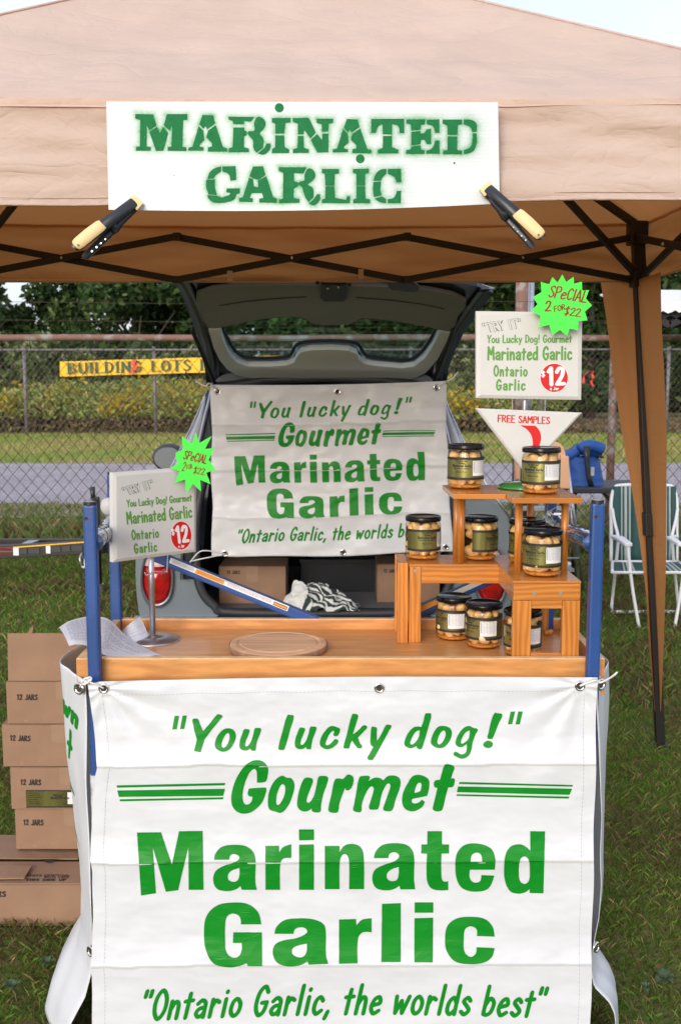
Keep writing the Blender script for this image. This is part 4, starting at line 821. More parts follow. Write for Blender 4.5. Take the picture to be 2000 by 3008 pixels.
k.lay('stencil_lettering', lambda x, y: signpt(x, y, .0012), M('stencil_green', (.007,.165,.048), .65, spec=.2, var=.10, vs=60, dirt=((.10,.45,.20), 300, .66)), sg_, (range(330, 1460, 40), range(310, 610, 30)))

# ---- spring clamps
def clamp(tip, end, lab, flip):
    t = at(*tip, SY-.012); e = at(*end, SY-.055); d = (e-t); L_ = d.length; d.normalize(); n = Vector((0, -1, 0)); s_ = d.cross(n).normalized()*flip
    r = thing('spring_clamp', lab, 'clamp', tuple(t), 'spring clamps holding up the stencilled sign')
    c = lambda u, v, w: t + d*(u*L_) + s_*(v*L_) + n*(w*L_)
    def arm(prof, hw, name, mat):          # prof: (u, v, w, halfwidth)
        P = [[c(u, v-h, w), c(u, v-h*.8, w+.02), c(u, v, w+.035), c(u, v+h*.8, w+.02), c(u, v+h, w), c(u, v+h*.9, w-.06), c(u, v-h*.9, w-.06), c(u, v-h, w)] for u, v, w, h in prof]
        b = MB(); b.grid(P); b.add([p for p in P[0][:-1]], [tuple(range(7))]); b.add([p for p in P[-1][:-1]], [tuple(range(6, -1, -1))]); return b.build(name, mat, r, True, auto=.7)
    arm([(.0,.0,.02,.062),(.02,.0,.06,.065),(.15,.0,.10,.068),(.32,.01,.12,.068),(.46,.02,.12,.080),(.52,.025,.11,.078),(.60,.03,.11,.075),(.98,.06,.13,.072),(1.03,.065,.12,.045)], 1, 'front_arm', m_blkpl)
    arm([(.53,.035,.155,.066),(.57,.037,.165,.078),(.75,.048,.175,.082),(.93,.058,.165,.080),(.985,.062,.15,.070),(1.0,.063,.14,.045)], 1, 'handle_grip', m_cream)
    arm([(.05,-.01,-.10,.06),(.18,-.02,-.10,.055),(.34,-.035,-.08,.05),(.46,-.045,-.06,.075),(.55,-.050,-.06,.055),(.80,-.055,-.07,.050),(1.0,-.060,-.08,.048),(1.05,-.062,-.08,.035)], 1, 'rear_arm', m_blkpl)
    MB().beam(c(-.02,-.085,-.02), c(-.02,.085,-.02), L_*.06, L_*.07, n).build('jaw_pad', m_cream, r, bevel=.001)
    MB().beam(c(.03,-.10,.03), c(.03,.075,.03), L_*.09, L_*.05, n).build('jaw_pad', m_cream, r, bevel=.001)
    MB().tube([c(.46,-.11,.02), c(.46,.09,.02)], L_*.05, 12).build('pivot', m_blkpl, r, True)
    k = MB()
    for u in (.66, .74, .82, .90): k.tube([c(u,-.085,-.06), c(u,-.085,-.022)], L_*.011, 8)
    k.build('adjustment_rivet', m_chrome, r); MB().tube([c(.955,.035,.196), c(.955,.035,.21)], L_*.012, 8).build('rivet', m_rust, r)
clamp((400, 592), (240, 738), 'black and cream spring clamp at the lower left corner of the stencilled sign', 1)
clamp((1428, 552), (1573, 708), 'black and cream spring clamp at the lower right corner of the stencilled sign', -1)
# ================================================================ CAR WITH RAISED TAILGATE
m_corner = M('side_glass_sky_reflection', (.48,.52,.58), .2, .2, coat=1.)  # pale base colour stands in for the sky reflected in the glass
CXC = at(952, 1700, 4.75).x
car = thing('parked_car', 'grey rounded hatchback parked behind the stall with its tailgate raised', 'car', (CXC, 4.75, 0))
PRF = [(.22,.78),(.32,.85),(.50,.885),(.72,.885),(.90,.855),(1.02,.775),(1.15,.695),(1.30,.625),(1.42,.580),(1.52,.525),(1.56,.46),(1.585,.25)]
def carsec(y, k=1., drop=0., z1=9):
    L_ = []
    for z, hw in PRF:
        zz = z if z < 1.0 else 1.0+(z-1.0)*(1-drop); L_.append((hw*k, zz))
    return L_
def slant(z): return 4.75 + max(0, z-.95)*.33
secs = [(0,.0,1.,0),(.35,0,1.01,0),(1.2,0,1.02,0),(2.0,0,1.02,.0),(2.6,0,1.0,.55),(3.0,0,.99,.95),(3.6,0,.93,.97),(3.95,0,.80,.99)]
for sgn, nm in ((-1, 'body_side'), (1, 'body_side')):
    P = []
    for dy, _, k, dr in secs:
        row = []
        for hw, z in carsec(0, k, dr): row.append((CXC+sgn*hw, (slant(z) if dy < .3 else 4.75)+dy + (0 if dy else .0), z))
        P.append(row)
    P = [[Vector(p) for p in r] for r in P]
    MB().grid([crv(r, 3) for r in P]).build(nm, m_carp, car, True)
    # side glass and dark frames
    gl = []
    for y in (5.3, 5.9, 6.6):
        gl.append([Vector((CXC+sgn*(hw+.006), y, z)) for z, hw in PRF[5:9]])
    MB().grid(gl).build('side_window', m_dkpan, car, True)
MB().grid([[Vector((CXC+x*.25, 4.96+dy, 1.585+.02*(1-x*x)-(.0 if dy < 1.8 else .02))) for x in np.linspace(-1, 1, 9)] for dy in (0, .6, 1.3, 2.0)]).build('roof', m_carp, car, True)
# rear frame with the boot opening
def rearpt(x, z, off=0.): return Vector((x, slant(z)-off, z))
outer = [(CXC-hw, z) for z, hw in PRF] + [(CXC+hw, z) for z, hw in PRF[::-1]]
inner = [(CXC-.47,1.50),(CXC-.53,1.2),(CXC-.585,.95),(CXC-.60,.72),(CXC-.585,.56),(CXC-.52,.47),(CXC-.40,.435),(CXC+.40,.435),(CXC+.52,.47),(CXC+.585,.56),(CXC+.60,.72),(CXC+.585,.95),(CXC+.53,1.2),(CXC+.47,1.50)]
iv = [Vector((x, z, 0)) for x, z in [tuple(p[:2]) for p in crv([(a, b, 0) for a, b in inner], 4, True)]]
ov = [Vector((x, z, 0)) for x, z in [tuple(p[:2]) for p in crv([(a, b, 0) for a, b in outer], 3, False)]]
k = Ink(); fl = ov+iv; k.v = [(p.x, p.y) for p in fl]; k.t = [tuple(t) for t in tessellate_polygon([ov, iv])]
k.lay('rear_panel', lambda x, z: rearpt(x, z), m_carp, car, ([CXC-.8,CXC-.7,CXC+.7,CXC+.8], [.95, 1.1, 1.25, 1.4]))
ring = [rearpt(p.x, p.y, .012) for p in iv]
MB().tube(ring, .022, 8, True).build('door_seal', m_dkpan, car, True)
rg = [[Vector((CXC+(p.x-CXC)*s_, rearpt(p.x, p.y).y+dy, .95+(p.z-.95)*s_)) for p in ring+[ring[0]]] for s_, dy in ((1.0, .0), (.97, .06), (.95, .16))]
MB().grid(rg).build('boot_sill', m_dkpan, car, True)
# inner pillars beside the opening (painted dark, seen left and right of the hanging banner)
for sgn in (-1, 1):
    MB().slab([[rearpt(CXC+sgn*a, z, .028), rearpt(CXC+sgn*b_, z, .034)] for z, a, b_ in ((.60,.60,.66),(.75,.60,.66),(.95,.57,.63),(1.15,.535,.60),(1.35,.50,.56),(1.52,.46,.52))], (0,.02,0)).build('pillar_trim', m_dkpan, car, True)
    MB().tube([rearpt(CXC+sgn*b_, z, .04) for z, b_ in ((.60,.665),(.75,.665),(.95,.636),(1.15,.604),(1.35,.563),(1.52,.523))], .009, 8).build('weather_strip', m_alu, car, True)
# side glass showing beyond the pillars, pale with a painted sky reflection
for sgn in (-1, 1):
    MB().slab([[rearpt(CXC+sgn*a, z, .030-.02*abs(b_-a)), rearpt(CXC+sgn*(a+b_)/2, z, .036), rearpt(CXC+sgn*b_, z, .004)] for z, a, b_ in ((.98,.65,.80),(1.06,.63,.752),(1.15,.612,.70),(1.28,.582,.645),(1.38,.567,.600),(1.45,.558,.577))], (0,.012,0)).build('corner_glass', m_corner, car, True)
    MB().tube([rearpt(CXC+sgn*b_, z, .02) for z, b_ in ((.90,.86),(.98,.80),(1.06,.748),(1.15,.702),(1.28,.64),(1.38,.595),(1.48,.555))], .005, 8).build('window_moulding', m_alu, car, True)
# boot interior
b = MB(); x0, x1 = CXC-.62, CXC+.62
b.grid([[(x0, 4.86, .43), (x1, 4.86, .43)], [(x0, 6.6, .43), (x1, 6.6, .43)]]); b.build('boot_floor', M('boot_carpet', (.16,.16,.17), .95, bump=.5, bs=200), car)
b = MB(); b.grid([[(x0, 4.92, .43), (x0, 6.6, .43)], [(x0+.10, 5.0, 1.5), (x0+.10, 6.6, 1.5)]]); b.grid([[(x1, 4.92, .43), (x1, 6.6, .43)], [(x1-.10, 5.0, 1.5), (x1-.10, 6.6, 1.5)]])
b.grid([[(x0, 6.6, .43), (x1, 6.6, .43)], [(x0, 6.6, 1.5), (x1, 6.6, 1.5)]]); b.grid([[(x0, 5.0, 1.5), (x1, 5.0, 1.5)], [(x0, 6.6, 1.5), (x1, 6.6, 1.5)]]); b.build('interior_lining', m_dark, car)
MB().slab([[Vector((x, 6.0+.06*z, z)) for x in np.linspace(x0+.12, x1-.12, 7)] for z in (.43, .7, .95, 1.05)], (0, .12, 0)).build('rear_seat_back', m_dkpan, car, True)
# bumper
MB().grid([crv([(CXC+x, 4.75-.10*(1-(abs(x)/.92)**3)-.02, z) for x in np.linspace(-.9, .9, 13)], 2) for z in (.20, .24, .30, .36, .40)] + [[Vector((p.x, 4.76, .415)) for p in crv([(CXC+x, 0, 0) for x in np.linspace(-.9, .9, 13)], 2)]]).build('bumper', M('silver_bumper', (.20,.21,.24), .3, .4, coat=.6), car, True)
MB().box((CXC-.50, 4.64, .415), (CXC+.50, 4.78, .428)).build('sill_plate', m_dkpan, car, bevel=.004)
# tail lamps
for sgn in (-1, 1):
    cx_ = CXC+sgn*.795; pts = [(0,.735),(.045,.72),(.070,.66),(.076,.585),(.062,.52),(.030,.485),(-.008,.48),(-.040,.505),(-.058,.57),(-.052,.65),(-.030,.715)]
    pl = [Vector((cx_-sgn*x, 0, z)) for x, z in pts]; pl = crv(pl, 4, True); ctr = Vector((cx_-sgn*.008, 0, .60))
    def lamp(name, mt, zr, k, off):
        rows = []
        for q in (0, .35, .65, .85, 1.0):
            rows.append([Vector((ctr.x+(p.x-ctr.x)*q*k, 4.745-off-.045*(1-q*q), min(zr[1], max(zr[0], ctr.z+(p.z-ctr.z)*q*k)))) for p in pl+[pl[0]]])
        MB().grid(rows).build(name, mt, lampo, True)
    lampo = MB().grid([[Vector((ctr.x+(p.x-ctr.x)*k, 4.745-o, ctr.z+(p.z-ctr.z)*k)) for p in pl+[pl[0]]] for k, o in ((1.22, -.02), (1.14, .022), (1.0, .012))]).build('tail_light', m_alu if False else M('lamp_surround', (.16,.18,.20), .25, .5), car, True)
    lamp('red_lens', m_tail, (0, .655), 1.0, .0); lamp('clear_lens', m_tailw, (.66, 2), 1.0, .001)
# door mirrors
for sgn in (-1, 1):
    q = at(497, 1345, 6.4); mxx = q.x if sgn < 0 else at(1368, 1345, 6.4).x
    mo = MB().ball((mxx, 6.42, q.z), (.108, .06, .090), 22, 12).build('door_mirror', m_dkpan, car, True)
    MB().lathe([(0, 0), (.3, 0)], n=4); g2 = MB(); g2.add([(mxx+.086*cos(t), 6.358+.012, q.z+.069*sin(t)) for t in np.linspace(0, 2*pi, 28)[:-1]], [tuple(range(27))])
    o = g2.build('mirror_glass', M('mirror_glass', (.13,.15,.165), .4), mo); o.location.y -= .012
    MB().beam((mxx, 6.42, q.z-.03), (CXC+sgn*.74, 6.40, q.z-.06), .05, .05).build('mirror_arm', m_dkpan, mo)
for sgn in (-1, 1):
    for y in (5.55, 7.75):
        w = MB().lathe([(.12,-.1),(.26,-.11),(.315,-.085),(.325,0),(.315,.085),(.26,.11),(.12,.1)], n=28); V_ = [(CXC+sgn*(.78+v[2]*.9), y+v[0], .32+v[1]) for v in w.v]; w.v = V_
        wo_ = w.build('wheel', m_black, car, True)
# ---- tailgate
G0 = Vector((CXC, 4.95, 1.548)); gd = Vector((0, -.78, .385)); gn = Vector((0, .385, .78)).normalized()
def gp(px, py, off=0.): return onpl(px, py, G0 - gn*off, gn)
gate = MB()
shell = [(505,812),(530,842),(548,885),(566,935),(585,990),(598,1040),(603,1080),(607,1122),(960,1130),(1311,1118),(1316,1070),(1335,1020),(1362,965),(1390,925),(1415,890),(1447,848),(1400,828),(1250,812),(960,800),(700,800)]
wino = [(651,950),(667,1000),(680,1024),(700,1045),(730,1056),(800,1057),(842,1053),(858,1045),(868,1025),(880,1014),(912,1008),(970,1006),(1027,1009),(1050,1016),(1060,1032),(1072,1048),(1100,1055),(1178,1063),(1215,1058),(1243,1035),(1265,1005),(1280,975),(1289,957),(1257,948),(1150,932),(1063,924),(1035,937),(980,943),(924,941),(900,930),(878,921),(820,921),(740,932)]
wo2 = [tuple(p[:2]) for p in crv([(a, b, 0) for a, b in wino], 2, True)]
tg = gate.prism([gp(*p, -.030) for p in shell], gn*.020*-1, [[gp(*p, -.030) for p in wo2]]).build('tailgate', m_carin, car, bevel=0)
hull = crv([(605,1118,0),(598,1040,0),(570,945,0),(535,860,0),(503,812,0)], 5)
MB().slab([[gp(p[0], p[1], -.052) , gp(p[0]+16, p[1]+2, .006), gp(p[0]+40, p[1]+3, .004)] for p in hull], (0,.006,.006)).build('tailgate_edge', m_carin, tg, True)
hull = crv([(1311,1116,0),(1318,1060,0),(1362,965,0),(1412,895,0),(1450,848,0)], 5)
MB().slab([[gp(p[0], p[1], -.052) , gp(p[0]-16, p[1]+2, .006), gp(p[0]-40, p[1]+3, .004)] for p in hull], (0,.006,.006)).build('tailgate_edge', m_carin, tg, True)
MB().tube([gp(a, b, -.052) for a, b in ((1450,848),(1400,832),(1255,814),(960,798))], .004, 6).build('lip_highlight', m_white, tg, True)  # white tube painted in as the highlight along the gate edge
gl = crv([(a, b, 0) for a, b in wino], 2, True); cxw, cyw = 965, 985
wp = [gp(cxw+(p[0]-cxw)*1.02, cyw+(p[1]-cyw)*1.05, -.032) for p in gl]; MB().add(wp, [tuple(t) for t in tessellate_polygon([wp])]).build('rear_window', m_cargl, tg)
def inset(P, d):
    n = len(P); ar = sum(P[i][0]*P[(i+1) % n][1]-P[(i+1) % n][0]*P[i][1] for i in range(n)); sg = 1 if ar > 0 else -1; out = []
    for i in range(n):
        a = Vector(P[i-1][:2]); c = Vector(P[(i+1) % n][:2]); t = (c-a).normalized(); out.append((P[i][0]-t.y*d*sg, P[i][1]+t.x*d*sg))
    return out
inn = inset(gl, 9)
MB().prism([gp(p[0], p[1], -.012) for p in gl], gn*.003, [[gp(*p, -.012) for p in inn]]).build('window_border', m_black, tg)
hl = MB()
for i in range(9):
    y = 952+i*11.2; hl.tube([gp(x, y+ (.00012*(x-965)**2)*-1*0, -.030) for x in (672, 965, 1258)], .0007, 3)
hl.build('heater_lines', m_rust, tg)
up = [(579,852),(592,905),(612,950),(648,950),(740,930),(820,919),(880,919),(903,929),(926,941),(980,943),(1035,937),(1063,922),(1150,930),(1257,948),(1322,962),(1345,915),(1368,872),(1250,838),(960,825),(700,828)]
def padded(name, poly, mat, base, th, holes=(), inset=10):
    c = Vector((sum(p[0] for p in poly)/len(poly), sum(p[1] for p in poly)/len(poly)))
    MB().prism([gp(*p, base) for p in poly], gn*-th, [[gp(*p, base) for p in h] for h in holes]).build(name, mat, tg, True, bevel=.007, auto=.5)
padded('upper_trim', [tuple(p[:2]) for p in crv([(a, b, 0) for a, b in up], 2, True)], m_trimd, -.004, .022)
low = [(613,951),(628,1005),(645,1042),(668,1070),(697,1087),(730,1095),(863,1103),(1020,1105),(1178,1103),(1220,1095),(1250,1080),(1285,1040),(1305,1000),(1322,963),(1291,956),(1282,975),(1267,1005),(1245,1037),(1216,1060),(1178,1065),(1100,1058),(1070,1052),(1055,1040),(1048,1024),(1025,1013),(970,1010),(912,1012),(884,1018),(872,1030),(864,1048),(842,1057),(800,1060),(728,1060),(697,1048),(676,1027),(663,1002),(648,951)]
padded('lower_trim', low, m_trim, -.004, .030)
padded('centre_pad', [tuple(p[:2]) for p in crv([(a, b, 0) for a, b in [(868,1088),(870,1045),(885,1024),(915,1017),(970,1015),(1022,1018),(1045,1026),(1056,1045),(1060,1088),(965,1094)]], 3, True)], m_trim, -.030, .016)
padded('latch_housing', [tuple(p[:2]) for p in crv([(a, b, 0) for a, b in [(895,812),(905,845),(925,868),(950,875),(1000,876),(1030,872),(1050,850),(1066,815),(980,806)]], 3, True)], m_trimd, -.026, .014)
MB().prism([gp(x, y, .008+.004) for x, y in ((942,816),(1018,816),(1018,858),(1008,868),(952,868),(942,858))], gn*-.03).build('latch', m_black, tg, bevel=.003)
k = MB()
for x, y in ((963,847),(994,843)): k.ball(tuple(gp(x, y, .046)), .006, 8, 6)
k.build('latch_screw', m_chrome, tg)
k = MB()
for x, y in ((932,831),(1026,835)): k.ball(tuple(gp(x, y, .038)), .008, 8, 6)
k.build('trim_screw', m_black, tg)
MB().prism([gp(x, y, .020) for x, y in ((1142,822),(1150,816),(1220,826),(1230,836),(1228,848),(1215,852),(1150,846),(1140,836))], gn*-.012).build('pull_handle', m_dkpan, tg, bevel=.004)
MB().tube([gp(a, b, .020) for a, b in ((645,898),(720,886),(800,878),(900,872))], .0022, 5).build('trim_groove', m_black, tg); MB().tube([gp(a, b, .020) for a, b in ((1045,874),(1150,882),(1240,894),(1305,908))], .0022, 5).build('trim_groove', m_black, tg)
for sgn in (-1, 1):
    MB().tube([(CXC+sgn*.50, 4.97, 1.44), Vector((CXC+sgn*.56, 4.45, 1.74))], .009, 8).build('gas_strut', m_black, tg, True)

# ---- front artwork and the two printed banners
def crease(py):
    d = 0
    for y0, amp, w_ in ((2250, .0100, 80), (2535, .0105, 85), (2838, .0095, 90)):
        t = (py-y0)/w_
        if -1 < t < 1: d += amp*max(0, 1.03-sqrt(t*t+.0012))**1.5*(1 if t < 0 else .55)
    return d
def fdisp(x, y):
    d = crease(y + 6*noise.noise((x*.004, y0_ := 1, 0)) + (x-1000)*.004)
    d += .0060*noise.noise((x*.0030, y*.0055, 2)) + .0024*noise.noise((x*.013, y*.016, 5)) + .0007*noise.noise((x*.035, y*.05, 1))
    for gx, gy in ((305, 2022), (1702, 2015)):                        # pulls from the tied corners
        r = hypot(x-gx, y-gy); a = atan2(y-gy, abs(x-gx)); d += .0060*sin(a*11+1)*math.exp(-r/230)*(r/(r+40))
    d -= .010*((x-1000)/750)**4*.5
    return d
BYF = 2.106
def ban(x, y, off=0.): p = at(x, y, BYF - fdisp(x, y) - off); return p
def edgeL(y): return float(np.interp(y, [2003,2040,2120,2200,2258,2275,2330,2400,2530,2560,2700,2850,2870,3085], [258,262,275,282,286,281,275,271,266,272,274,268,271,272])) + .5*sin(y*.05)
def edgeR(y): return 1753-(y-2000)*.020+2.0*sin(y*.02)
def top(x): return 2003 - (x-258)*.0085 - 9*(1-abs((x-1005)/747)**1.5)*.9 + (6 if x < 300 else 0)*(300-x)/42
fb = thing('front_banner', 'large white vinyl banner lettered in green tied across the front of the wooden stand', 'banner', tuple(at(1000, 2500, BYF)), 'white vinyl garlic banners')
def frontmesh(NXB, NYB, f, wl=edgeL, wr_=edgeR):
    rows = []
    for i in range(NYB+1):
        v = i/NYB; row = []
        for j in range(NXB+1):
            u = j/NXB; x_ = 258+u*1494; yt = top(x_); y = yt+(3085-yt)*v; a = wl(y); b__ = wr_(y); row.append(f(a+(b__-a)*u, y))
        rows.append(row)
    return rows
MB().slab(frontmesh(150, 300, ban), (0, .0012, 0)).build('vinyl_sheet', m_vinyl, fb, True)
gy = sorted(set(list(range(2010, 3010, 14)) + [c+k for c in (2250, 2535, 2838) for k in range(-18, 19, 4)])); gx = list(range(270, 1750, 36))
AK = banner_ink(); AK.lay('lettering', lambda x, y: ban(x, y, .0014), m_green, fb, (gx, gy))
st = MB()
def stitch(pts, f, r=.00035):
    P = [f(x, y) for x, y in pts]
    for a, b_ in zip(P[:-1], P[1:]): st.tube([a.lerp(b_, .1), a.lerp(b_, .8)], r, 3, caps=False)
stitch([(x, top(x)+42+1.5*sin(x*.03)) for x in range(300, 1715, 12)], lambda x, y: ban(x, y, .0005))
stitch([(edgeL(y)+38, y) for y in range(2040, 3060, 12)], lambda x, y: ban(x, y, .0005)); stitch([(edgeR(y)-36, y) for y in range(2040, 3060, 12)], lambda x, y: ban(x, y, .0005))
st.build('hem_stitching', m_grey, fb)
def grommet(p, n, r, parent, hole=True):
    n = Vector(n).normalized(); u = n.cross(Vector((0,0,1))).normalized(); w = n.cross(u)
    MB().tube([p+(u*cos(t)+w*sin(t))*r for t in np.linspace(0, 2*pi, 21)[:-1]], r*.34, 8, True).build('grommet', m_chrome, parent, True)
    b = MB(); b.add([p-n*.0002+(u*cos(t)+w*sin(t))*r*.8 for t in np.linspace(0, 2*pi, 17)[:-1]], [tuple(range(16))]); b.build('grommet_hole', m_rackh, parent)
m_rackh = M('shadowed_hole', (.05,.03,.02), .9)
for x, y in ((305,2022),(1114,2021),(1702,2015)): grommet(ban(x, y, .0016), (0,-1,0), .0088, fb)
# back banner
BQ = [at(620,1130,4.66), at(1307,1119,4.66), at(1329,1622,4.64), at(624,1641,4.64)]
def bb(x, y, off=0.):
    u = (x-258)/1494; v = (y-2000)/1085; p = BQ[0]*(1-u)*(1-v)+BQ[1]*u*(1-v)+BQ[2]*u*v+BQ[3]*(1-u)*v
    d = crease(y+12*noise.noise((x*.003, 3, 0)))*1.1 + .010*noise.noise((x*.0035+4, y*.005, 8)) + .004*noise.noise((x*.011, y*.014, 4)) + .0015*noise.noise((x*.03, y*.03, 4))
    p = p + Vector((0, -d-off, 0)); p.x += .004*sin(y*.013)*(1 if u > .5 else -1)*abs(u-.5)*2; p.z += (.005*sin(u*9) - .012*max(0, 1-u*9)*v*-1)*v - .008*(1-v)*4*u*(1-u)
    return p
bbn = thing('boot_banner', 'white vinyl banner lettered in green hung across the open boot of the grey car', 'banner', tuple(bb(1000, 2500)), 'white vinyl garlic banners')
MB().slab([[bb(258+1494*j/90, 2000+1085*i/110) for j in range(91)] for i in range(111)], (0, .0015, 0)).build('vinyl_sheet', m_vinyl, bbn, True)
banner_ink().lay('lettering', lambda x, y: bb(x, y, .0016), m_green, bbn, (gx, gy))
for x, y in ((305,2040),(1063,2045),(1690,2040),(1072,3060),(340,3066),(1705,3055)): grommet(bb(x, y, .002), (0,-1,0), .012, bbn)
def tie(name, pts, r, lab, grp='white plastic cable ties holding the banners'):
    return tag(MB().tube(crv(pts, 5), r, 6).build('cable_tie', m_white, None, True), lab, 'cable tie', grp)
g1 = bb(305, 2040, .004)
tie('', [g1, at(622,1130,4.62), at(612,1127,4.60), at(603,1134,4.6), at(575,1120,4.6)], .0035, 'cable tie at the top left corner of the boot banner')
tie('', [bb(1690,2040,.004), at(1305,1123,4.62), at(1318,1118,4.60), at(1328,1112,4.6), at(1345,1092,4.6)], .0035, 'cable tie at the top right corner of the boot banner')
tie('', [bb(340,3066,.004), at(612,1618,4.60), at(585,1622,4.6), at(560,1650,4.62), at(565,1648,4.62), at(600,1640,4.6), bb(345,3070,.004)], .0028, 'white cord looped at the bottom left corner of the boot banner')

# ---- things in the boot
def jarbox(p, w, d, h, lab, texts=(), rot=0., tape=True, group='cardboard cartons printed 12 JARS', parts=True):
    """closed carton; p = front left bottom corner"""
    r = thing('cardboard_box', lab, 'box', tuple(p), group)
    e = .003; x0, y0, z0 = p
    MB().box((x0, y0, z0), (x0+w, y0+d, z0+h-.003)).build('carton_body', m_card, r, bevel=.0025)
    MB().box((x0+.001, y0+.001, z0+h-.003), (x0+w-.001, y0+d/2-.001, z0+h)).build('top_flap', m_card, r); MB().box((x0+.001, y0+d/2+.001, z0+h-.003), (x0+w-.001, y0+d-.001, z0+h)).build('top_flap', m_card, r)
    if tape: MB().box((x0+w*.5-.028, y0-.0008, z0+h*.58), (x0+w*.5+.028, y0+.0005, z0+h+.0008)).build('tape_strip', m_tape, r)
    if texts:
        k = Ink()
        for s_, a, b_, hh_ in texts: text(k, s_, a, b_, hh_, .2)
        k.lay('print', lambda x, y: at(x, y, y0-.0012), m_ink, r)
    r.rotation_euler.z = rot; return r
fz = .432
p = at(645, 1790, 4.95); p.z = fz; pr_ = at(840, 1790, 4.95); hB = at(740, 1664, 4.95).z-fz
jarbox(p, pr_.x-p.x, .26, hB, 'closed 12 JARS carton in the left of the open car boot', [('12 JARS', (667,1685), (705,1686), 9)])
p = at(1107, 1785, 4.98); p.z = fz; hB = at(1150, 1658, 4.98).z-fz
jarbox(p, .31, .27, hB, '12 JARS carton in the right of the open car boot behind the wooden rack', [('12 JARS', (1127,1681), (1165,1682), 9)], tape=False)
# crumpled striped towel
tw = bpy.data.materials.new('striped_towel_cloth'); tw.use_nodes = True; t_ = tw.node_tree; b_ = t_.nodes['Principled BSDF']; b_.inputs['Roughness'].default_value = .95
uvn = t_.nodes.new('ShaderNodeAttribute'); uvn.attribute_name = 'stripe'; rr_ = t_.nodes.new('ShaderNodeValToRGB'); rr_.color_ramp.interpolation = 'CONSTANT'; rr_.color_ramp.elements[0].color = (.72,.74,.72,1); rr_.color_ramp.elements[1].color = (.03,.055,.05,1); rr_.color_ramp.elements[1].position = .5
fr_ = t_.nodes.new('ShaderNodeMath'); fr_.operation = 'FRACT'; t_.links.new(uvn.outputs['Fac'], fr_.inputs[0]); t_.links.new(fr_.outputs[0], rr_.inputs[0]); t_.links.new(rr_.outputs[0], b_.inputs['Base Color'])
NT, NU = 150, 80; Vt = []; sv_ = []; a0 = at(833, 1790, 4.74); a1 = at(1050, 1782, 4.80)
for i in range(NT+1):
    for j in range(NU+1):
        u, v = i/NT, j/NU; cx_ = a0.lerp(a1, u); env = sin(pi*min(1, max(0, u)**.85))**.8*(1.1-.5*u) if u < 1 else 0
        h_ = .004 + env*(.125*sin(pi*v)**.7 + .045*noise.noise((u*7, v*6, 3)) + .018*abs(noise.noise((u*16+v*5, v*12-u*7, 1))))
        yy = 4.70 + .17*v + .035*noise.noise((u*6+v*4, v*5, 9)) - .05*u*0; xx = cx_.x + .030*noise.noise((u*9, v*9, 5))
        Vt.append((xx, yy, .446+max(.0, h_))); sv_.append(.25*0 + v*11 + 2.6*noise.noise((u*3.5, v*3, 0)) + u*2.5 if u > .28 else 0.1 + (v*15 % 1)*.35)
me = bpy.data.meshes.new('towel'); me.from_pydata(Vt, [], [(i*(NU+1)+j, (i+1)*(NU+1)+j, (i+1)*(NU+1)+j+1, i*(NU+1)+j+1) for i in range(NT) for j in range(NU)])
a_ = me.attributes.new('stripe', 'FLOAT', 'POINT'); a_.data.foreach_set('value', np.array(sv_, dtype=np.float32)); me.materials.append(tw)
for f in me.polygons: f.use_smooth = True
tag(link('towel', me), 'crumpled white towel with dark green stripes on the boot sill', 'towel')
# dark crate with odds and ends between the two cartons
p = at(885, 1778, 5.25); p.z = fz; cr_ = thing('plastic_crate', 'black plastic crate full of odds and ends between the two cartons in the boot', 'crate', tuple(p))
b = MB(); w_, d_, h_ = .42, .28, .17
for q in ((0,0,w_,.012),(0,d_-.012,w_,d_),(0,0,.012,d_),(w_-.012,0,w_,d_)): b.box((p.x+q[0], p.y+q[1], p.z), (p.x+q[2], p.y+q[3], p.z+h_))
b.box((p.x, p.y, p.z), (p.x+w_, p.y+d_, p.z+.01)); b.box((p.x-.008, p.y-.008, p.z+h_-.02), (p.x+w_+.008, p.y, p.z+h_)); b.build('crate_walls', m_blkpl, cr_, bevel=.002)
p2 = p + Vector((.03, .02, h_+.002)); pn = thing('loose_packaging', 'jumble of dark bags and yellow straps on top of the black crate in the boot', 'bag', tuple(p2))
for i in range(5): MB().ball((p2.x+.05+i*.07, p2.y+.08+.03*(i % 2), p2.z+.025), (.055, .06, .035), 10, 7).build('dark_bag', m_dkpan, pn, True)
MB().tube(crv([(p2.x+.02+i*.06, p2.y+.01, p2.z+.055+.02*sin(i*2.1)) for i in range(6)], 4), .005, 6).build('strap', M('ochre_strap', (.30,.17,.03), .6), pn, True)

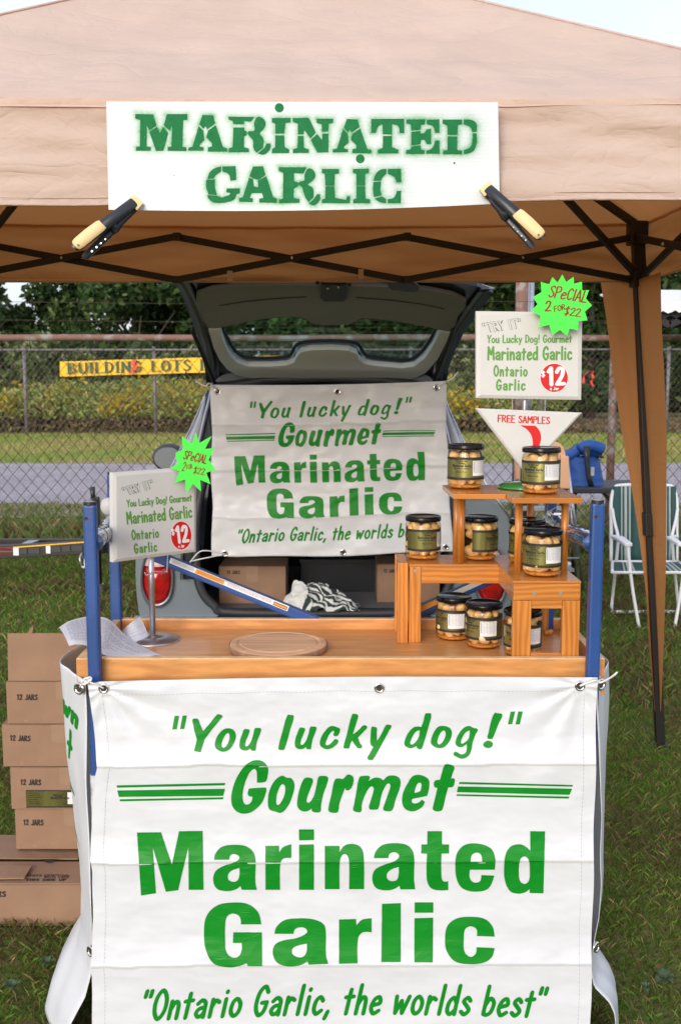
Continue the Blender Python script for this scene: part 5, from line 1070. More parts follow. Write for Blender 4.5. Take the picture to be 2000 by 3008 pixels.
# ================================================================ BLUE ROLLING SCAFFOLD WITH THE WOODEN TRAY
sc = thing('blue_scaffold', 'blue square-tube utility scaffold carrying the wooden tray', 'scaffold', (0, 2.34, 0))
zfl = at(267, 1482, 2.142).z; zbl = at(326, 1393, 2.54).z
xFL = at(272, 1700, 2.142).x; xFR = at(1747, 1700, 2.142).x; xBL = at(341, 1700, 2.54).x; xBR = at(1613, 1600, 2.54).x
def post(x, y, zt_, wd=.0268):
    o = MB().box((x-wd/2, y-wd/2, .09), (x+wd/2, y+wd/2, zt_)).build('post', m_blue, sc, bevel=.005)
    MB().tube([(x, y, zt_-.003), (x, y, zt_+.006)], wd*.5, 20).build('post_cap', m_blkpl, o); MB().tube([(x, y, zt_+.005), (x, y, zt_+.0072)], wd*.36, 16).build('cap_recess', m_grey, o)
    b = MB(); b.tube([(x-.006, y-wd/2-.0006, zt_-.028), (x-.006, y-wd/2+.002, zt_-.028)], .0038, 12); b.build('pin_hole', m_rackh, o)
    w = MB().lathe([(.008,-.012),(.040,-.014),(.044,-.008),(.044,.008),(.040,.014),(.008,.012)], n=24); w.v = [(x+v[2], y+v[0], .046+v[1]) for v in w.v]; wh = w.build('castor_wheel', m_blkpl, sc, True)
    MB().beam((x, y, .046), (x, y, .10), .036, .012).build('castor_fork', m_alu, wh); return o
post(xFL, 2.142, zfl); post(xFR, 2.142, at(1765, 1477, 2.142).z); post(xBL, 2.54, zbl); post(xBR, 2.54, zbl)
m_wrap = M('blue_rail_in_clear_wrap', (.06,.13,.30), .12, .35, var=.6, vs=16, stretch=(1,.6,3), coat=1., dirt=((.62,.68,.76), 17, .56))
for xa, xb in ((xFL+.004, xBL), (xFR-.004, xBR)):
    za = at(1000, 1602, 2.142).z+.001; pts = [Vector((xa+(xb-xa)*t, 2.142+(2.54-2.142)*t, za+.004*sin(t*9))) for t in np.linspace(.02, .985, 26)]
    o = MB().tube(pts, [.0195+.0012*sin(i*2.6) for i in range(26)], 14).build('side_rail', m_wrap, sc, True)
    for i in (6, 13, 20): MB().tube([pts[i]+Vector((0,-.0006,0)), pts[i]+Vector((0,.0006,0))], .0206, 16).build('rail_band', m_dkpan, o)
q = at(319, 1487, 2.5); MB().lathe([(.0, .016), (.020, .014), (.024, .006), (.020, .0), (.008, -.004), (.006, -.03)], n=20)
kb = MB().lathe([(0,.012),(.019,.010),(.0225,.003),(.019,-.006),(.007,-.008),(.006,-.030)], n=22); kb.v = [(q.x+v[0]*.85, q.y-v[2], q.z+v[1]) for v in kb.v]; kb.build('locking_knob', M('grey_knob', (.50,.49,.50), .5), sc, True)
q = at(1630, 1492, 2.52); MB().tube(crv([at(1598,1512,2.5), at(1616,1500,2.5), at(1632,1490,2.5), at(1636,1494,2.5), at(1634,1499,2.5)], 4), .0016, 6).build('safety_wire', m_metal, sc, True)
b = MB().box((q.x-.02, 2.47, q.z-.045), (q.x+.012, 2.53, q.z-.005)); b.build('rail_clamp', m_chrome, sc, bevel=.006)
# braces between the rear posts with warning labels on their upper faces
def brace(p, q, y):
    a = at(*p, y); c = at(*q, y); d = (c-a).normalized(); o = MB().beam(a, c, .029, .027, (0,0,1)).build('diagonal_brace', m_blue, sc, bevel=.004); return a, c, d, o
a, c, d, o = brace((360,1592), (1160,1921), 2.555)
up_ = Vector((d.z*-1, 0, d.x)) ; up_ = up_ if up_.z > 0 else -up_
def lab(o, a, d, up_, s0, s1, v0, v1, mat, name, off=.0142, side=Vector((0,-1,0))):
    # strip on the top face between distances s0..s1 (photo x) and depth v0..v1
    e1 = a+d*s0+up_*off+side*v0; e2 = a+d*s1+up_*off+side*v0; e3 = a+d*s1+up_*off+side*v1; e4 = a+d*s0+up_*off+side*v1
    return MB().hexa([e1,e2,e3,e4]+[x+up_*.0004 for x in (e1,e2,e3,e4)]).build(name, mat, o)
def sdist(px): # distance along brace for photo x
    return (at(px, 1592+(px-360)*.411, 2.555)-a).dot(d)
# labels wrap over the front upper edge: white strip on the front face (upper half) and top
def front_lab(px0, px1, w0, w1, mat, name, o_, a_, d_, u_, sd, y):
    s0, s1 = sd(px0), sd(px1); f = Vector((0, -1, 0)); P = [a_+d_*s0+u_*w0, a_+d_*s1+u_*w0, a_+d_*s1+u_*w1, a_+d_*s0+u_*w1]
    P = [p_+f*.0152 for p_ in P]; MB().hexa(P+[p_+f*.0004 for p_ in P]).build(name, mat, o_)
for args in ((500,845,-.0005,.0135,m_white,'warning_label'),):
    front_lab(*args, o, a, d, up_, sdist, 2.555)
front_lab(575,658,.0005,.0125,m_orange,'orange_panel',o,a+Vector((0,-.0006,0)),d,up_,sdist,0); front_lab(802,842,.0015,.0105,m_ink,'black_panel',o,a+Vector((0,-.0006,0)),d,up_,sdist,0); front_lab(803,841,.0035,.0085,m_orange,'orange_line',o,a+Vector((0,-.0012,0)),d,up_,sdist,0)
front_lab(640,700,.0110,.0122,m_grey,'label_text',o,a+Vector((0,-.0012,0)),d,up_,sdist,0)
k = Ink(); random.seed(3)
for row in range(5):
    x = .0
    while x < 1:
        w_ = random.uniform(.01, .04); k.rect(x, row, min(1, x+w_), row+.45); x += w_+.012
def labtext(px0, px1, mat, w0, w1):
    s0, s1 = sdist(px0), sdist(px1); k.lay('label_text', lambda x, y: a+d*(s0+(s1-s0)*x)+up_*(w1-(w1-w0)*(y/5))+Vector((0,-.0164,0)), mat, o)
labtext(507, 570, m_grey, .002, .012); labtext(580, 654, m_rust, .002, .011); labtext(668, 795, m_grey, .002, .012)
a2, c2, d2, o2 = brace((1600,1626), (1010,1895), 2.575)
u2 = Vector((-d2.z, 0, d2.x)); u2 = u2 if u2.z > 0 else -u2
sd2 = lambda px: (at(px, 1626+(1600-px)*.456, 2.575)-a2).dot(d2)
front_lab(1430,1300,-.0005,.013,m_white,'warning_label',o2,a2,d2,u2,sd2,0); front_lab(1285,1215,-.0005,.013,m_orange,'orange_label',o2,a2,d2,u2,sd2,0); front_lab(1300,1285,-.0005,.013,m_white,'warning_label',o2,a2,d2,u2,sd2,0)
for x, ya, yb_ in ((xFL, 2.142, 2.142),): MB().beam((xFL, 2.15, .20), (xFR, 2.15, .20), .025, .025).build('base_rail', m_blue, sc)
MB().beam((xBL, 2.54, .20), (xBR, 2.54, .20), .025, .025).build('base_rail', m_blue, sc)
for xx_, xz_ in ((xFL, xBL), (xFR, xBR)): MB().beam((xx_, 2.15, .86), (xz_, 2.54, .86), .025, .025, (0,0,1)).build('platform_bearer', m_blue, sc); MB().beam((xx_, 2.15, .20), (xz_, 2.54, .20), .025, .025, (0,0,1)).build('base_rail', m_blue, sc)
zz0, zz1 = at(270, 2425, 2.142).z, at(270, 2272, 2.142).z
tag(MB().tube([(xFL+.001, 2.142, z) for z in np.linspace(zz0, zz1, 9)], [.0185+.0007*sin(i*2) for i in range(9)], 16).build('foam_wrap', m_foam, None, True), 'grey foam sleeve around the front left scaffold post', 'foam sleeve')

# ---- wooden tray
ZT, ZF = .916, .89; TF, TB = 2.160, 2.552; TX = .573
tray = thing('wooden_tray', 'shallow varnished birch plywood tray on top of the blue scaffold', 'tray', (0, 2.35, ZF-.02))
MB().box((-TX+.0002, TF+.0185, ZF-.012), (TX-.0002, TB-.0185, ZF)).build('tray_floor', m_tray, tray)
def brd(a, b_, nm): 
    o = MB().box(a, (b_[0], b_[1], b_[2]-.0025)).build(nm, m_tray, tray, bevel=.001); MB().box((a[0]+.0004, a[1]+.0004, b_[2]-.0025), (b_[0]-.0004, b_[1]-.0004, b_[2])).build('ply_edge', m_ply, o, bevel=.0008)
brd((-TX, TF, ZT-.082), (TX, TF+.018, ZT), 'front_board'); brd((-TX, TB-.018, ZT-.06), (TX, TB, ZT), 'back_board')
brd((-TX, TF+.0182, ZT-.07), (-TX+.018, TB-.0182, ZT), 'side_board'); brd((TX-.018, TF+.0182, ZT-.07), (TX, TB-.0182, ZT), 'side_board')

# ---- side banners
def sideb(rows, lab, flip):
    o = thing('side_banner', lab, 'banner', tuple(at(rows[0][1], rows[0][0], 2.13)), 'white vinyl garlic banners')
    ys = [r[0] for r in rows]; P = []; N = 90
    for i in range(N+1):
        y = 2000+(3085-2000)*i/N; e = np.interp(y, ys, [r[1] for r in rows]); m_ = np.interp(y, ys, [r[2] for r in rows]); bx = np.interp(y, ys, [r[3] for r in rows])
        A = at(e, y, BYF+.018); z = A.z; mY = 2.28
        d0 = at(m_, 1800, mY); B = Vector((d0.x, mY, z-.0+.004)); B.x = (m_-1000)/F*mY/ (CT + ((1504-(1504 + (F*0)))/F)*ST) if False else at(m_, 1130+ (H-z)/mY*F, mY).x
        C_ = Vector((bx, 2.55, z+.01)); row = [p for p in crv([A, A.lerp(B, .5)+Vector((flip*-.006, 0, 0)), B, B.lerp(C_, .5)+Vector((flip*-.012, 0, 0)), C_], 6)]
        for k_, p in enumerate(row): p.x += .004*noise.noise((z*7, k_*.3, flip*3)); p.y += 0
        P.append(row)
    MB().slab(P, (flip*.0012, 0, 0)).build('vinyl_sheet', m_vinyl, o, True); return o, P
lb, LP_ = sideb([(2000,252,179,xBL-.015),(2150,253,187,xBL-.02),(2300,256,200,xBL-.02),(2450,260,221,xBL-.01),(2600,266,238,xBL),(2700,269,246,xBL),(2800,270,243,xBL-.01),(2860,269,222,xBL-.04),(2930,250,186,xBL-.08),(3008,206,158,xBL-.12),(3085,180,140,xBL-.14)], 'white vinyl banner wrapped around the left side of the stand, flaring out at the bottom', 1)
rb, RP_ = sideb([(2000,1752,1781,xBR+.035),(2100,1753,1781,xBR+.035),(2200,1759,1778,xBR+.035),(2300,1764,1770,xBR+.03),(2400,1767,1766,xBR+.025),(2500,1764,1760,xBR+.02),(2600,1765,1760,xBR+.02),(2700,1758,1752,xBR+.02),(2780,1742,1738,xBR+.01),(2850,1734,1732,xBR+.0),(2900,1746,1742,xBR+.01),(2945,1790,1780,xBR+.04),(2980,1804,1794,xBR+.05),(3085,1808,1800,xBR+.05)], 'white vinyl banner wrapped around the right side of the stand, wavy at its edge', -1)
def lside(x, y, off=.0016):                         # print on the left banner between mid crease and front edge
    yy = (y-2000)/1085*90; i = int(max(0, min(89, yy))); f = max(0, min(1, yy-i)); u = x; n = len(LP_[0])
    t = u*12; j = int(max(0, min(11, t))); g_ = t-j; R = lambda r: LP_[r][j].lerp(LP_[r][j+1], g_); p = R(i).lerp(R(i+1), f); return p+Vector((-.0003, -off, 0))
k = Ink(); text(k, 'wn', (1.02, 2158), (.42, 2158), 62, .2, 0); 
k.v = [(1.06-(x-1.02)/(.42-1.02)*.62 if False else x, y) for x, y in k.v]
def wn(x, y): return (x, y)
k = Ink()
tmp = Ink(); text(tmp, 'wn', (0, 0), (1, 0), 1, .2, .15)
k.v = [(.90-x*.62, 2150+x*12+y*62*-(-1)) for x, y in tmp.v]; k.t = tmp.t
k.lay('lettering', lside, m_green, lb, ([.15,.25,.35,.45,.55,.65,.75,.85,.95], list(range(2020, 2240, 15))))
k = Ink(); k.loops([[(.60,2185,1),(.53,2187,1),(.56,2230),(.50,2235),(.52,2248),(.60,2250),(.66,2282),(.72,2283),(.68,2245),(.74,2240),(.72,2228),(.64,2225)]]); k.lay('lettering', lside, m_green, lb, ([.6,.68], [2200,2215,2230,2250,2265]))
k = Ink(); k.loops([[(.82,2360),(.62,2388),(.64,2393),(.88,2372)]]); k.loops([[(.98,2480),(.90,2478),(.55,2575),(.42,2592),(.6,2562)]]); k.lay('lettering', lside, m_green, lb, ([.5,.6,.7,.8,.9], list(range(2370, 2600, 20))))
for o, pp in ((lb, at(235, 2021, BYF+.02)), (rb, at(1762, 2009, BYF+.02))): grommet(pp+Vector((0,-.004,0)), (-.5 if o is lb else .6, -1, 0), .0105, o)
grommet(at(268, 2795, BYF+.01), (-.8,-1,0), .010, lb); grommet(at(1750, 2783, BYF+.05), (.9,-1,0), .010, rb)
tie('', [ban(1702,2015,.004), at(1725,2006,2.10), at(1742,2000,2.095), at(1752,2000,2.10), at(1763,2006,2.11)], .0022, 'cable tie joining the front banner to the right side banner')
tie('', [at(1760,2006,2.105), at(1775,2000,2.10), at(1790,1992,2.09), at(1804,1982,2.08), at(1812,1974,2.08)], .0022, 'loose white tie end sticking out at the right corner of the stand')
tie('', [ban(305,2022,.004), at(290,2014,2.10), at(270,2006,2.095), at(256,2001,2.10), at(245,2004,2.105), at(236,2018,2.11)], .0018, 'thin cord joining the front banner to the left side banner')
k = thing('cord_knot', 'white knot of cord at the front left scaffold post', 'knot', tuple(at(255, 2000, 2.09)))
for dx, dy, r in ((0,0,.0055),(.006,.003,.004),(-.005,-.004,.0045)): c_ = at(255, 1999, 2.095)+Vector((dx, 0, dy)); MB().tube([c_+Vector((cos(t)*r, .002*sin(2*t), sin(t)*r)) for t in np.linspace(0, 2*pi, 13)[:-1]], .0022, 6, True).build('cord_loop', m_white, k, True)
# ================================================================ SIGN STANDS
def board_sign(corners, name, lab, cat, stand):
    """corners TL, TR, BR, BL as places; bevelled cream board"""
    n = (corners[1]-corners[0]).cross(corners[-1]-corners[0]).normalized(); n = n if n.y < 0 else -n; c = sum(corners, Vector())/len(corners)
    r = stand; inn = [p.lerp(c, .075) + (c-p).normalized()*.0 for p in corners]
    m_ = len(corners); b = MB(); back = [p-n*.016 for p in corners]; mid = [p-n*.004 for p in corners]; top_ = [p+n*.0 for p in inn]
    k = m_; b.add(back+mid+top_, [tuple(range(k))[::-1]]+[(i, (i+1) % k, k+(i+1) % k, k+i) for i in range(k)]+[(k+i, k+(i+1) % k, 2*k+(i+1) % k, 2*k+i) for i in range(k)]+[tuple(range(2*k, 3*k))])
    o = b.build(name, m_cbrd, r, bevel=.0007); P0 = top_[0]
    return o, n, (lambda off: (lambda x, y: onpl(x, y, P0+n*off, n)))
def star(pts, Y, nrm, lab, f, o_, th=.0008):
    c = [f(x, y) for x, y in pts]; s_ = thing('star_tag', lab, 'price tag', tuple(c[0]), 'neon green starburst price tags'); MB().prism(c, nrm*-th).build('card_star', m_neon, s_); return s_
def sign_text(k, x, L_):
    for a in L_: text(k, *a[:5], **(a[5] if len(a) > 5 else {}))
m_outl = M('dark_green_outline', (.045,.12,.03), .5)
# ---- left price sign
ls = thing('price_sign', 'cream price sign on a round grey steel foot at the left of the tray', 'sign', tuple(atz(450, 1879, ZF)), 'cream price signs with neon stars')
yl, yr = 2.325, 2.492
CL = [at(333, 1389, yl), at(579, 1371, yr), at(578.5, 1621.4, yr), at(334.3, 1653, yl)]
o, n, pf = board_sign(CL, 'sign_board', '', '', ls); f1 = pf(.0006)
k = Ink(); T = dict(w=.20)
text(k, 'You Lucky Dog! Gourmet', (375, 1489), (565, 1471), 20, .15); text(k, 'Marinated Garlic', (374, 1539), (566, 1519), 34, .16)
text(k, 'Ontario', (389, 1585), (468, 1578), 27, .17, track=.05); text(k, 'Garlic', (396, 1625), (463, 1618), 27, .17, track=.05); k.lay('lettering', f1, m_sgreen, o)
k = Ink(); text(k, '"TRY IT"', (368, 1455), (455, 1431), 22, .23, -.14); k.lay('outline_lettering', f1, m_outl, o); k = Ink(); text(k, '"TRY IT"', (368, 1455), (455, 1431), 22, .14, -.14); k.lay('outline_lettering_fill', pf(.0011), m_cbrd, o)
k = Ink().disc(533, 1573, 31.5, 43, 40); k.lay('price_disc_rim', pf(.0004), m_white, o); k = Ink().disc(533, 1573, 29.8, 41.3, 40); k.lay('price_disc', f1, m_red, o)
k = Ink(); text(k, '12', (521, 1594), (556, 1590), 46, .20); text(k, '$', (505.5, 1571), (514, 1570), 15, .20); text(k, 'a Jar', (525, 1609), (543, 1607), 9, .2); k.lay('price_figures', pf(.0012), m_white, o)
q = atz(450, 1879, ZF); base = MB().lathe([(0,.012),(.012,.012),(.013,.010),(.030,.0085),(.050,.007),(.055,.0045),(.066,.0035),(.067,.001),(.067,.0)], tuple(q), 48); base.build('round_foot', m_metal, ls, True)
zp = at(446, 1650, 2.425).z+.09; MB().tube([(q.x, q.y, q.z+.008), (q.x-.0, q.y, zp)], .0072, 16).build('pole', m_metal, ls, True)
MB().tube(crv([at(425,1681,2.41), at(430,1690,2.41), at(438,1686,2.41), at(450,1680,2.405), at(470,1679,2.41), at(487,1680,2.42), at(492,1674,2.42)], 4), .0013, 6).build('wire_clip', m_metal, ls, True); MB().tube([at(491,1682,2.42), at(493,1630,2.43)], .0013, 6).build('wire_clip', m_metal, ls)
zs = lambda P, ox, oy, s: [(ox+x/s, oy+y/s) for x, y in P]
s1 = zs([(770,665),(806,793),(955,710),(875,860),(985,850),(918,985),(1000,1100),(890,1135),(942,1268),(820,1218),(830,1352),(735,1265),(660,1370),(645,1215),(525,1252),(583,1120),(478,1078),(570,1020),(535,960),(538,905),(622,872),(608,710),(725,803)], 380, 1100, 3.933)
pn_ = planemap(at(500,1300,2.435), at(640,1300,2.47), at(500,1420,2.435)); nn_ = Vector((.2,-1,0)).normalized()
sl = star(s1, 0, nn_, 'neon green starburst reading SPECIAL on the left price sign', pn_, None)
k = Ink(); fz_ = lambda x, y: (380+x/3.933, 1100+y/3.933)
text(k, 'SPeCIAL', fz_(618,972), fz_(888,1032), 25, .13, .1); text(k, '2', fz_(603,1112), fz_(640,1118), 27, .11, .1); text(k, 'FOR', fz_(660,1098), fz_(733,1085), 13, .12, .1); text(k, '$22.', fz_(735,1140), fz_(880,1165), 19, .11, .1)
k.lay('handwriting', planemap(at(500,1300,2.435), at(640,1300,2.47), at(500,1420,2.435), .0007), m_dred, sl)
# ---- right price sign with the triangular pointer
rs = thing('price_sign', 'cream price sign above a triangular FREE SAMPLES board on a green foot', 'sign', tuple(atz(1538, 1432, 1.261)), 'cream price signs with neon stars')
CR = [at(1398.4, 913.4, 2.41), at(1710.7, 917, 2.425), at(1707.4, 1175, 2.425), at(1398.4, 1169.5, 2.41)]
o, n, pf = board_sign(CR, 'sign_board', '', '', rs); z4 = lambda x, y: (1380+x/4.612, 900+y/4.612); k = Ink()
text(k, 'You Lucky Dog! Gourmet', z4(235,493), z4(1380,487), 22, .15); text(k, 'Marinated Garlic', z4(235,722), z4(1380,718), 37, .16); text(k, 'Ontario', z4(320,942), z4(778,942), 30, .17, track=.05); text(k, 'Garlic', z4(355,1132), z4(747,1132), 30, .17, track=.05); k.lay('lettering', pf(.0006), m_sgreen, o)
k = Ink(); text(k, '"TRY IT"', z4(195,350), z4(705,283), 25, .23, -.14); k.lay('outline_lettering', pf(.0006), m_outl, o); k = Ink(); text(k, '"TRY IT"', z4(195,350), z4(705,283), 25, .14, -.14); k.lay('outline_lettering_fill', pf(.0011), m_cbrd, o)
c = z4(1138, 968); k = Ink().disc(c[0], c[1], 42, 43.5, 40); k.lay('price_disc_rim', pf(.0004), m_white, o); k = Ink().disc(c[0], c[1], 40.2, 41.7, 40); k.lay('price_disc', pf(.0006), m_red, o)
k = Ink(); text(k, '12', z4(1055,1062), z4(1285,1058), 49, .20); text(k, '$', z4(966,952), z4(1015,952), 15, .20); text(k, 'a Jar', z4(1082,1132), z4(1200,1132), 9, .2); k.lay('price_figures', pf(.0012), m_white, o)
CT3 = [at(1396, 1199, 2.405), at(1710.6, 1212.2, 2.42), at(1543.6, 1392, 2.412)]
o, n, pf = board_sign(CT3, 'pointer_board', '', '', rs)
k = Ink(); text(k, 'FREE SAMPLES', z4(372,1562), z4(1080,1592), 19.5, .14); k.loops([[z4(672,1610), z4(885,1618), (*z4(940,1685),1), (*z4(962,1780),1), (*z4(945,1860),1), z4(930,1930), z4(845,1930), (*z4(848,1830),1), (*z4(825,1740),1), (*z4(760,1660),1)]]); k.lay('red_lettering_and_arrow', pf(.0008), m_red, o)
for px in (1504, 1600): MB().tube([at(px, 1165, 2.425), at(px, 1215, 2.425)], .0012, 6).build('hanging_wire', m_metal, rs)
q = atz(1538, 1432, 1.261)
MB().lathe([(0,.017),(.02,.016),(.045,.012),(.060,.006),(.0645,.003),(.0635,.0)], tuple(q), 44).build('green_foot', m_ggloss, rs, True)
MB().tube([(q.x, q.y+.014, q.z+.012), (q.x, q.y+.014, at(1540, 960, 2.44).z)], .0072, 16).build('pole', m_metal, rs, True)
s2 = zs([(725,15),(752,68),(805,32),(808,80),(863,66),(866,128),(915,125),(892,185),(935,235),(885,278),(903,340),(840,345),(835,410),(778,398),(758,452),(708,408),(655,445),(632,372),(560,388),(570,310),(505,272),(550,225),(517,175),(578,140),(572,68),(632,85),(655,33),(692,72)], 1350, 800, 2.412)
pn_ = planemap(at(1500,900,2.392), at(1700,900,2.385), at(1500,1000,2.392)); sr = star(s2, 0, Vector((0,-1,0)), 'neon green starburst reading SPECIAL on the right price sign', pn_, None)
k = Ink(); fz_ = lambda x, y: (1350+x/2.412, 800+y/2.412)
text(k, 'SPeCIAL', fz_(622,172), fz_(893,214), 34, .12, .15); text(k, '2', fz_(600,275), fz_(645,275), 30, .14, .1); text(k, 'FOR', fz_(668,280), fz_(748,263), 16, .16, .1); text(k, '$22.', fz_(735,300), fz_(862,318), 24, .13, .15)
k.lay('handwriting', planemap(at(1500,900,2.3912), at(1700,900,2.3842), at(1500,1000,2.3912)), m_dred, sr)

# ================================================================ WOODEN DISPLAY RACK
ZL, ZU = 1.081, 1.259
rk = thing('display_rack', 'orange varnished pine L-shaped two tier rack standing at the right end of the tray', 'rack', (.34, 2.4, ZF))
XA, XB, XC = .136, .3805, .5225; YA, YB_, YC = 2.188, 2.395, 2.532; ft = .0175
def wb(a, b_, nm, mat=m_rack): return MB().box(a, b_).build(nm, mat, rk, bevel=.0012)
# front frame of the wing
wb((XB-.004, YA, ZF+.0005), (XB+.036, YA+ft, ZL-.044), 'frame_stile'); wb((XC-.038, YA, ZF+.0005), (XC, YA+ft, ZL-.044), 'frame_stile')
wb((XB-.004, YA, ZL-.0435), (XC, YA+ft, ZL-.0065), 'frame_rail', m_rackx); wb((XB+.0365, YA, ZF+.0005), (XC-.0385, YA+ft, ZF+.030), 'frame_rail', m_rackx)
wb((XB+.0365, YA+.003, ZL-.062), (XC-.0385, YA+ft, ZL-.044), 'frame_fillet', m_rackx)
for x in (XB+.042, XC-.043): q = Vector((x, YA-.001, ZL-.028)); MB().tube([q, q+Vector((0,.003,0))], .0042, 14).build('screw_head', m_metal, rk)
# left end frame (edge on), front post and front rail of the main bar
wb((XA+.028, YB_, ZF+.0005), (XA+.056, YB_+ft, ZL-.006), 'frame_stile'); wb((XA+.0565, YB_+.001, ZL-.046), (XB-.001, YB_+ft, ZL-.006), 'front_rail', m_rackx)
q = Vector((XA+.042, YB_-.001, ZL-.016)); MB().tube([q, q+Vector((0,.003,0))], .0042, 14).build('screw_head', m_metal, rk)
for y in (YB_-.004, YC-.028): wb((XA, y, ZF+.0005), (XA+.0245, y+.026, ZL+.004), 'frame_stile')
wb((XA+.002, YB_+.0225, ZL-.034), (XA+.0245, YC-.0285, ZL+.004), 'frame_rail', m_rackt); wb((XA+.002, YB_+.0225, ZF+.0005), (XA+.0245, YC-.0285, ZF+.03), 'frame_rail', m_rackt)
wb((XA+.028, YC-ft, ZF+.0005), (XA+.056, YC, ZL-.006), 'frame_stile'); wb((XC-.028, YC-ft, ZF+.0005), (XC, YC, ZL-.006), 'frame_stile'); wb((XA+.0565, YC-ft, ZL-.046), (XC-.0285, YC-.001, ZL-.006), 'back_rail', m_rackx)
wb((XB-.004, YA+ft+.0005, ZL-.046), (XB+.010, YB_+.0005, ZL-.0065), 'side_rail', m_rackt); wb((XC-.014, YA+ft+.0005, ZL-.046), (XC, YC-ft-.0005, ZL-.0065), 'side_rail', m_rackt)
# lower shelf boards
wb((XA+.0265, YB_-.001, ZL-.0058), (XB-.0055, YC+.002, ZL), 'shelf_board', m_rackt); wb((XB-.005, YA-.001, ZL-.0058), (XC+.001, YC+.002, ZL), 'shelf_board', m_rackt)
# dowels and upper shelf
for x, y in ((.288,2.418),(.288,2.512),(.4075,2.318),(.513,2.318),(.470,2.512)): MB().tube([(x, y, ZL+.0003), (x, y, ZU-.0123)], .0088, 18).build('dowel', m_rack, rk, True)
MB().prism([Vector((x, y, ZU-.012)) for x, y in ((.256,2.305),(.3745,2.305),(.3745,2.520),(.252,2.520))], (0,0,.012)).build('upper_shelf_board', m_rackt, rk, bevel=.0012)
MB().prism([Vector((x, y, ZU-.0122)) for x, y in ((.3752,2.222),(.530,2.222),(.530,2.520),(.3752,2.520))], (0,0,.0122)).build('upper_shelf_board', m_rackt, rk, bevel=.0012)

# ================================================================ JARS
R = .0432; HJ = .107
def lab_arc(b, r, a0, a1, z0, z1, n=40): b.lathe([(r, z0), (r, z1)], n=n, a0=a0, a1=a1); return b
clm = []
for s_ in range(4):
    rs_ = random.Random(40+s_); b = MB(); N1, N2 = 14, 9; rx, ry, rz = ((.0165,.0125,.0135),(.0135,.013,.0165),(.018,.013,.012),(.0125,.012,.0145))[s_]
    for i in range(N2+1):
        for j in range(N1):
            p = pi*i/N2; t = 2*pi*j/N1; tap = 1-.38*(1-cos(p))*.5; k_ = 1+.07*noise.noise((cos(t)*1.3+s_*7, sin(t)*1.3, cos(p)*1.5))+(.10*max(0, cos(3*t))*sin(p) if s_ != 2 else 0)
            b.v.append((rx*sin(p)*cos(t)*tap*k_+.003*cos(p)**2, ry*sin(p)*sin(t)*tap*k_, rz*cos(p)))
    for i in range(N2):
        for j in range(N1): b.f.append((i*N1+j, (i+1)*N1+j, (i+1)*N1+(j+1) % N1, i*N1+(j+1) % N1))
    o = b.build('garlic_clove', m_clove, None, True); clm.append(o.data); bpy.data.objects.remove(o)
MESH = {}
def once(key, fn):
    if key not in MESH: o = fn(); MESH[key] = o.data; bpy.data.objects.remove(o)
    return MESH[key]
def jar_print():
    k = Ink(); text(k, '"You lucky dog!"', (-19, 22), (19, 22), 5.2, .15, .15); text(k, 'Gourmet', (-10, 28), (10, 28), 4.6, .19, .15); text(k, 'Marinated Garlic', (-30, 37), (30, 37), 7.2, .20); text(k, '"Ontario Garlic, the worlds best"', (-27, 43), (27, 43), 3.8, .13, .15); text(k, '500 mL', (-17, 53), (-2, 53), 3.4, .18); text(k, '15 oz', (3, 53), (15, 53), 3.4, .18); return k
def wrap(x, y, a0, r=R+.0006, z=0.): a = a0 + (x*.00078)/R; return Vector((r*cos(a), r*sin(a), .0905-.0185-(y-15)*.00082+z))
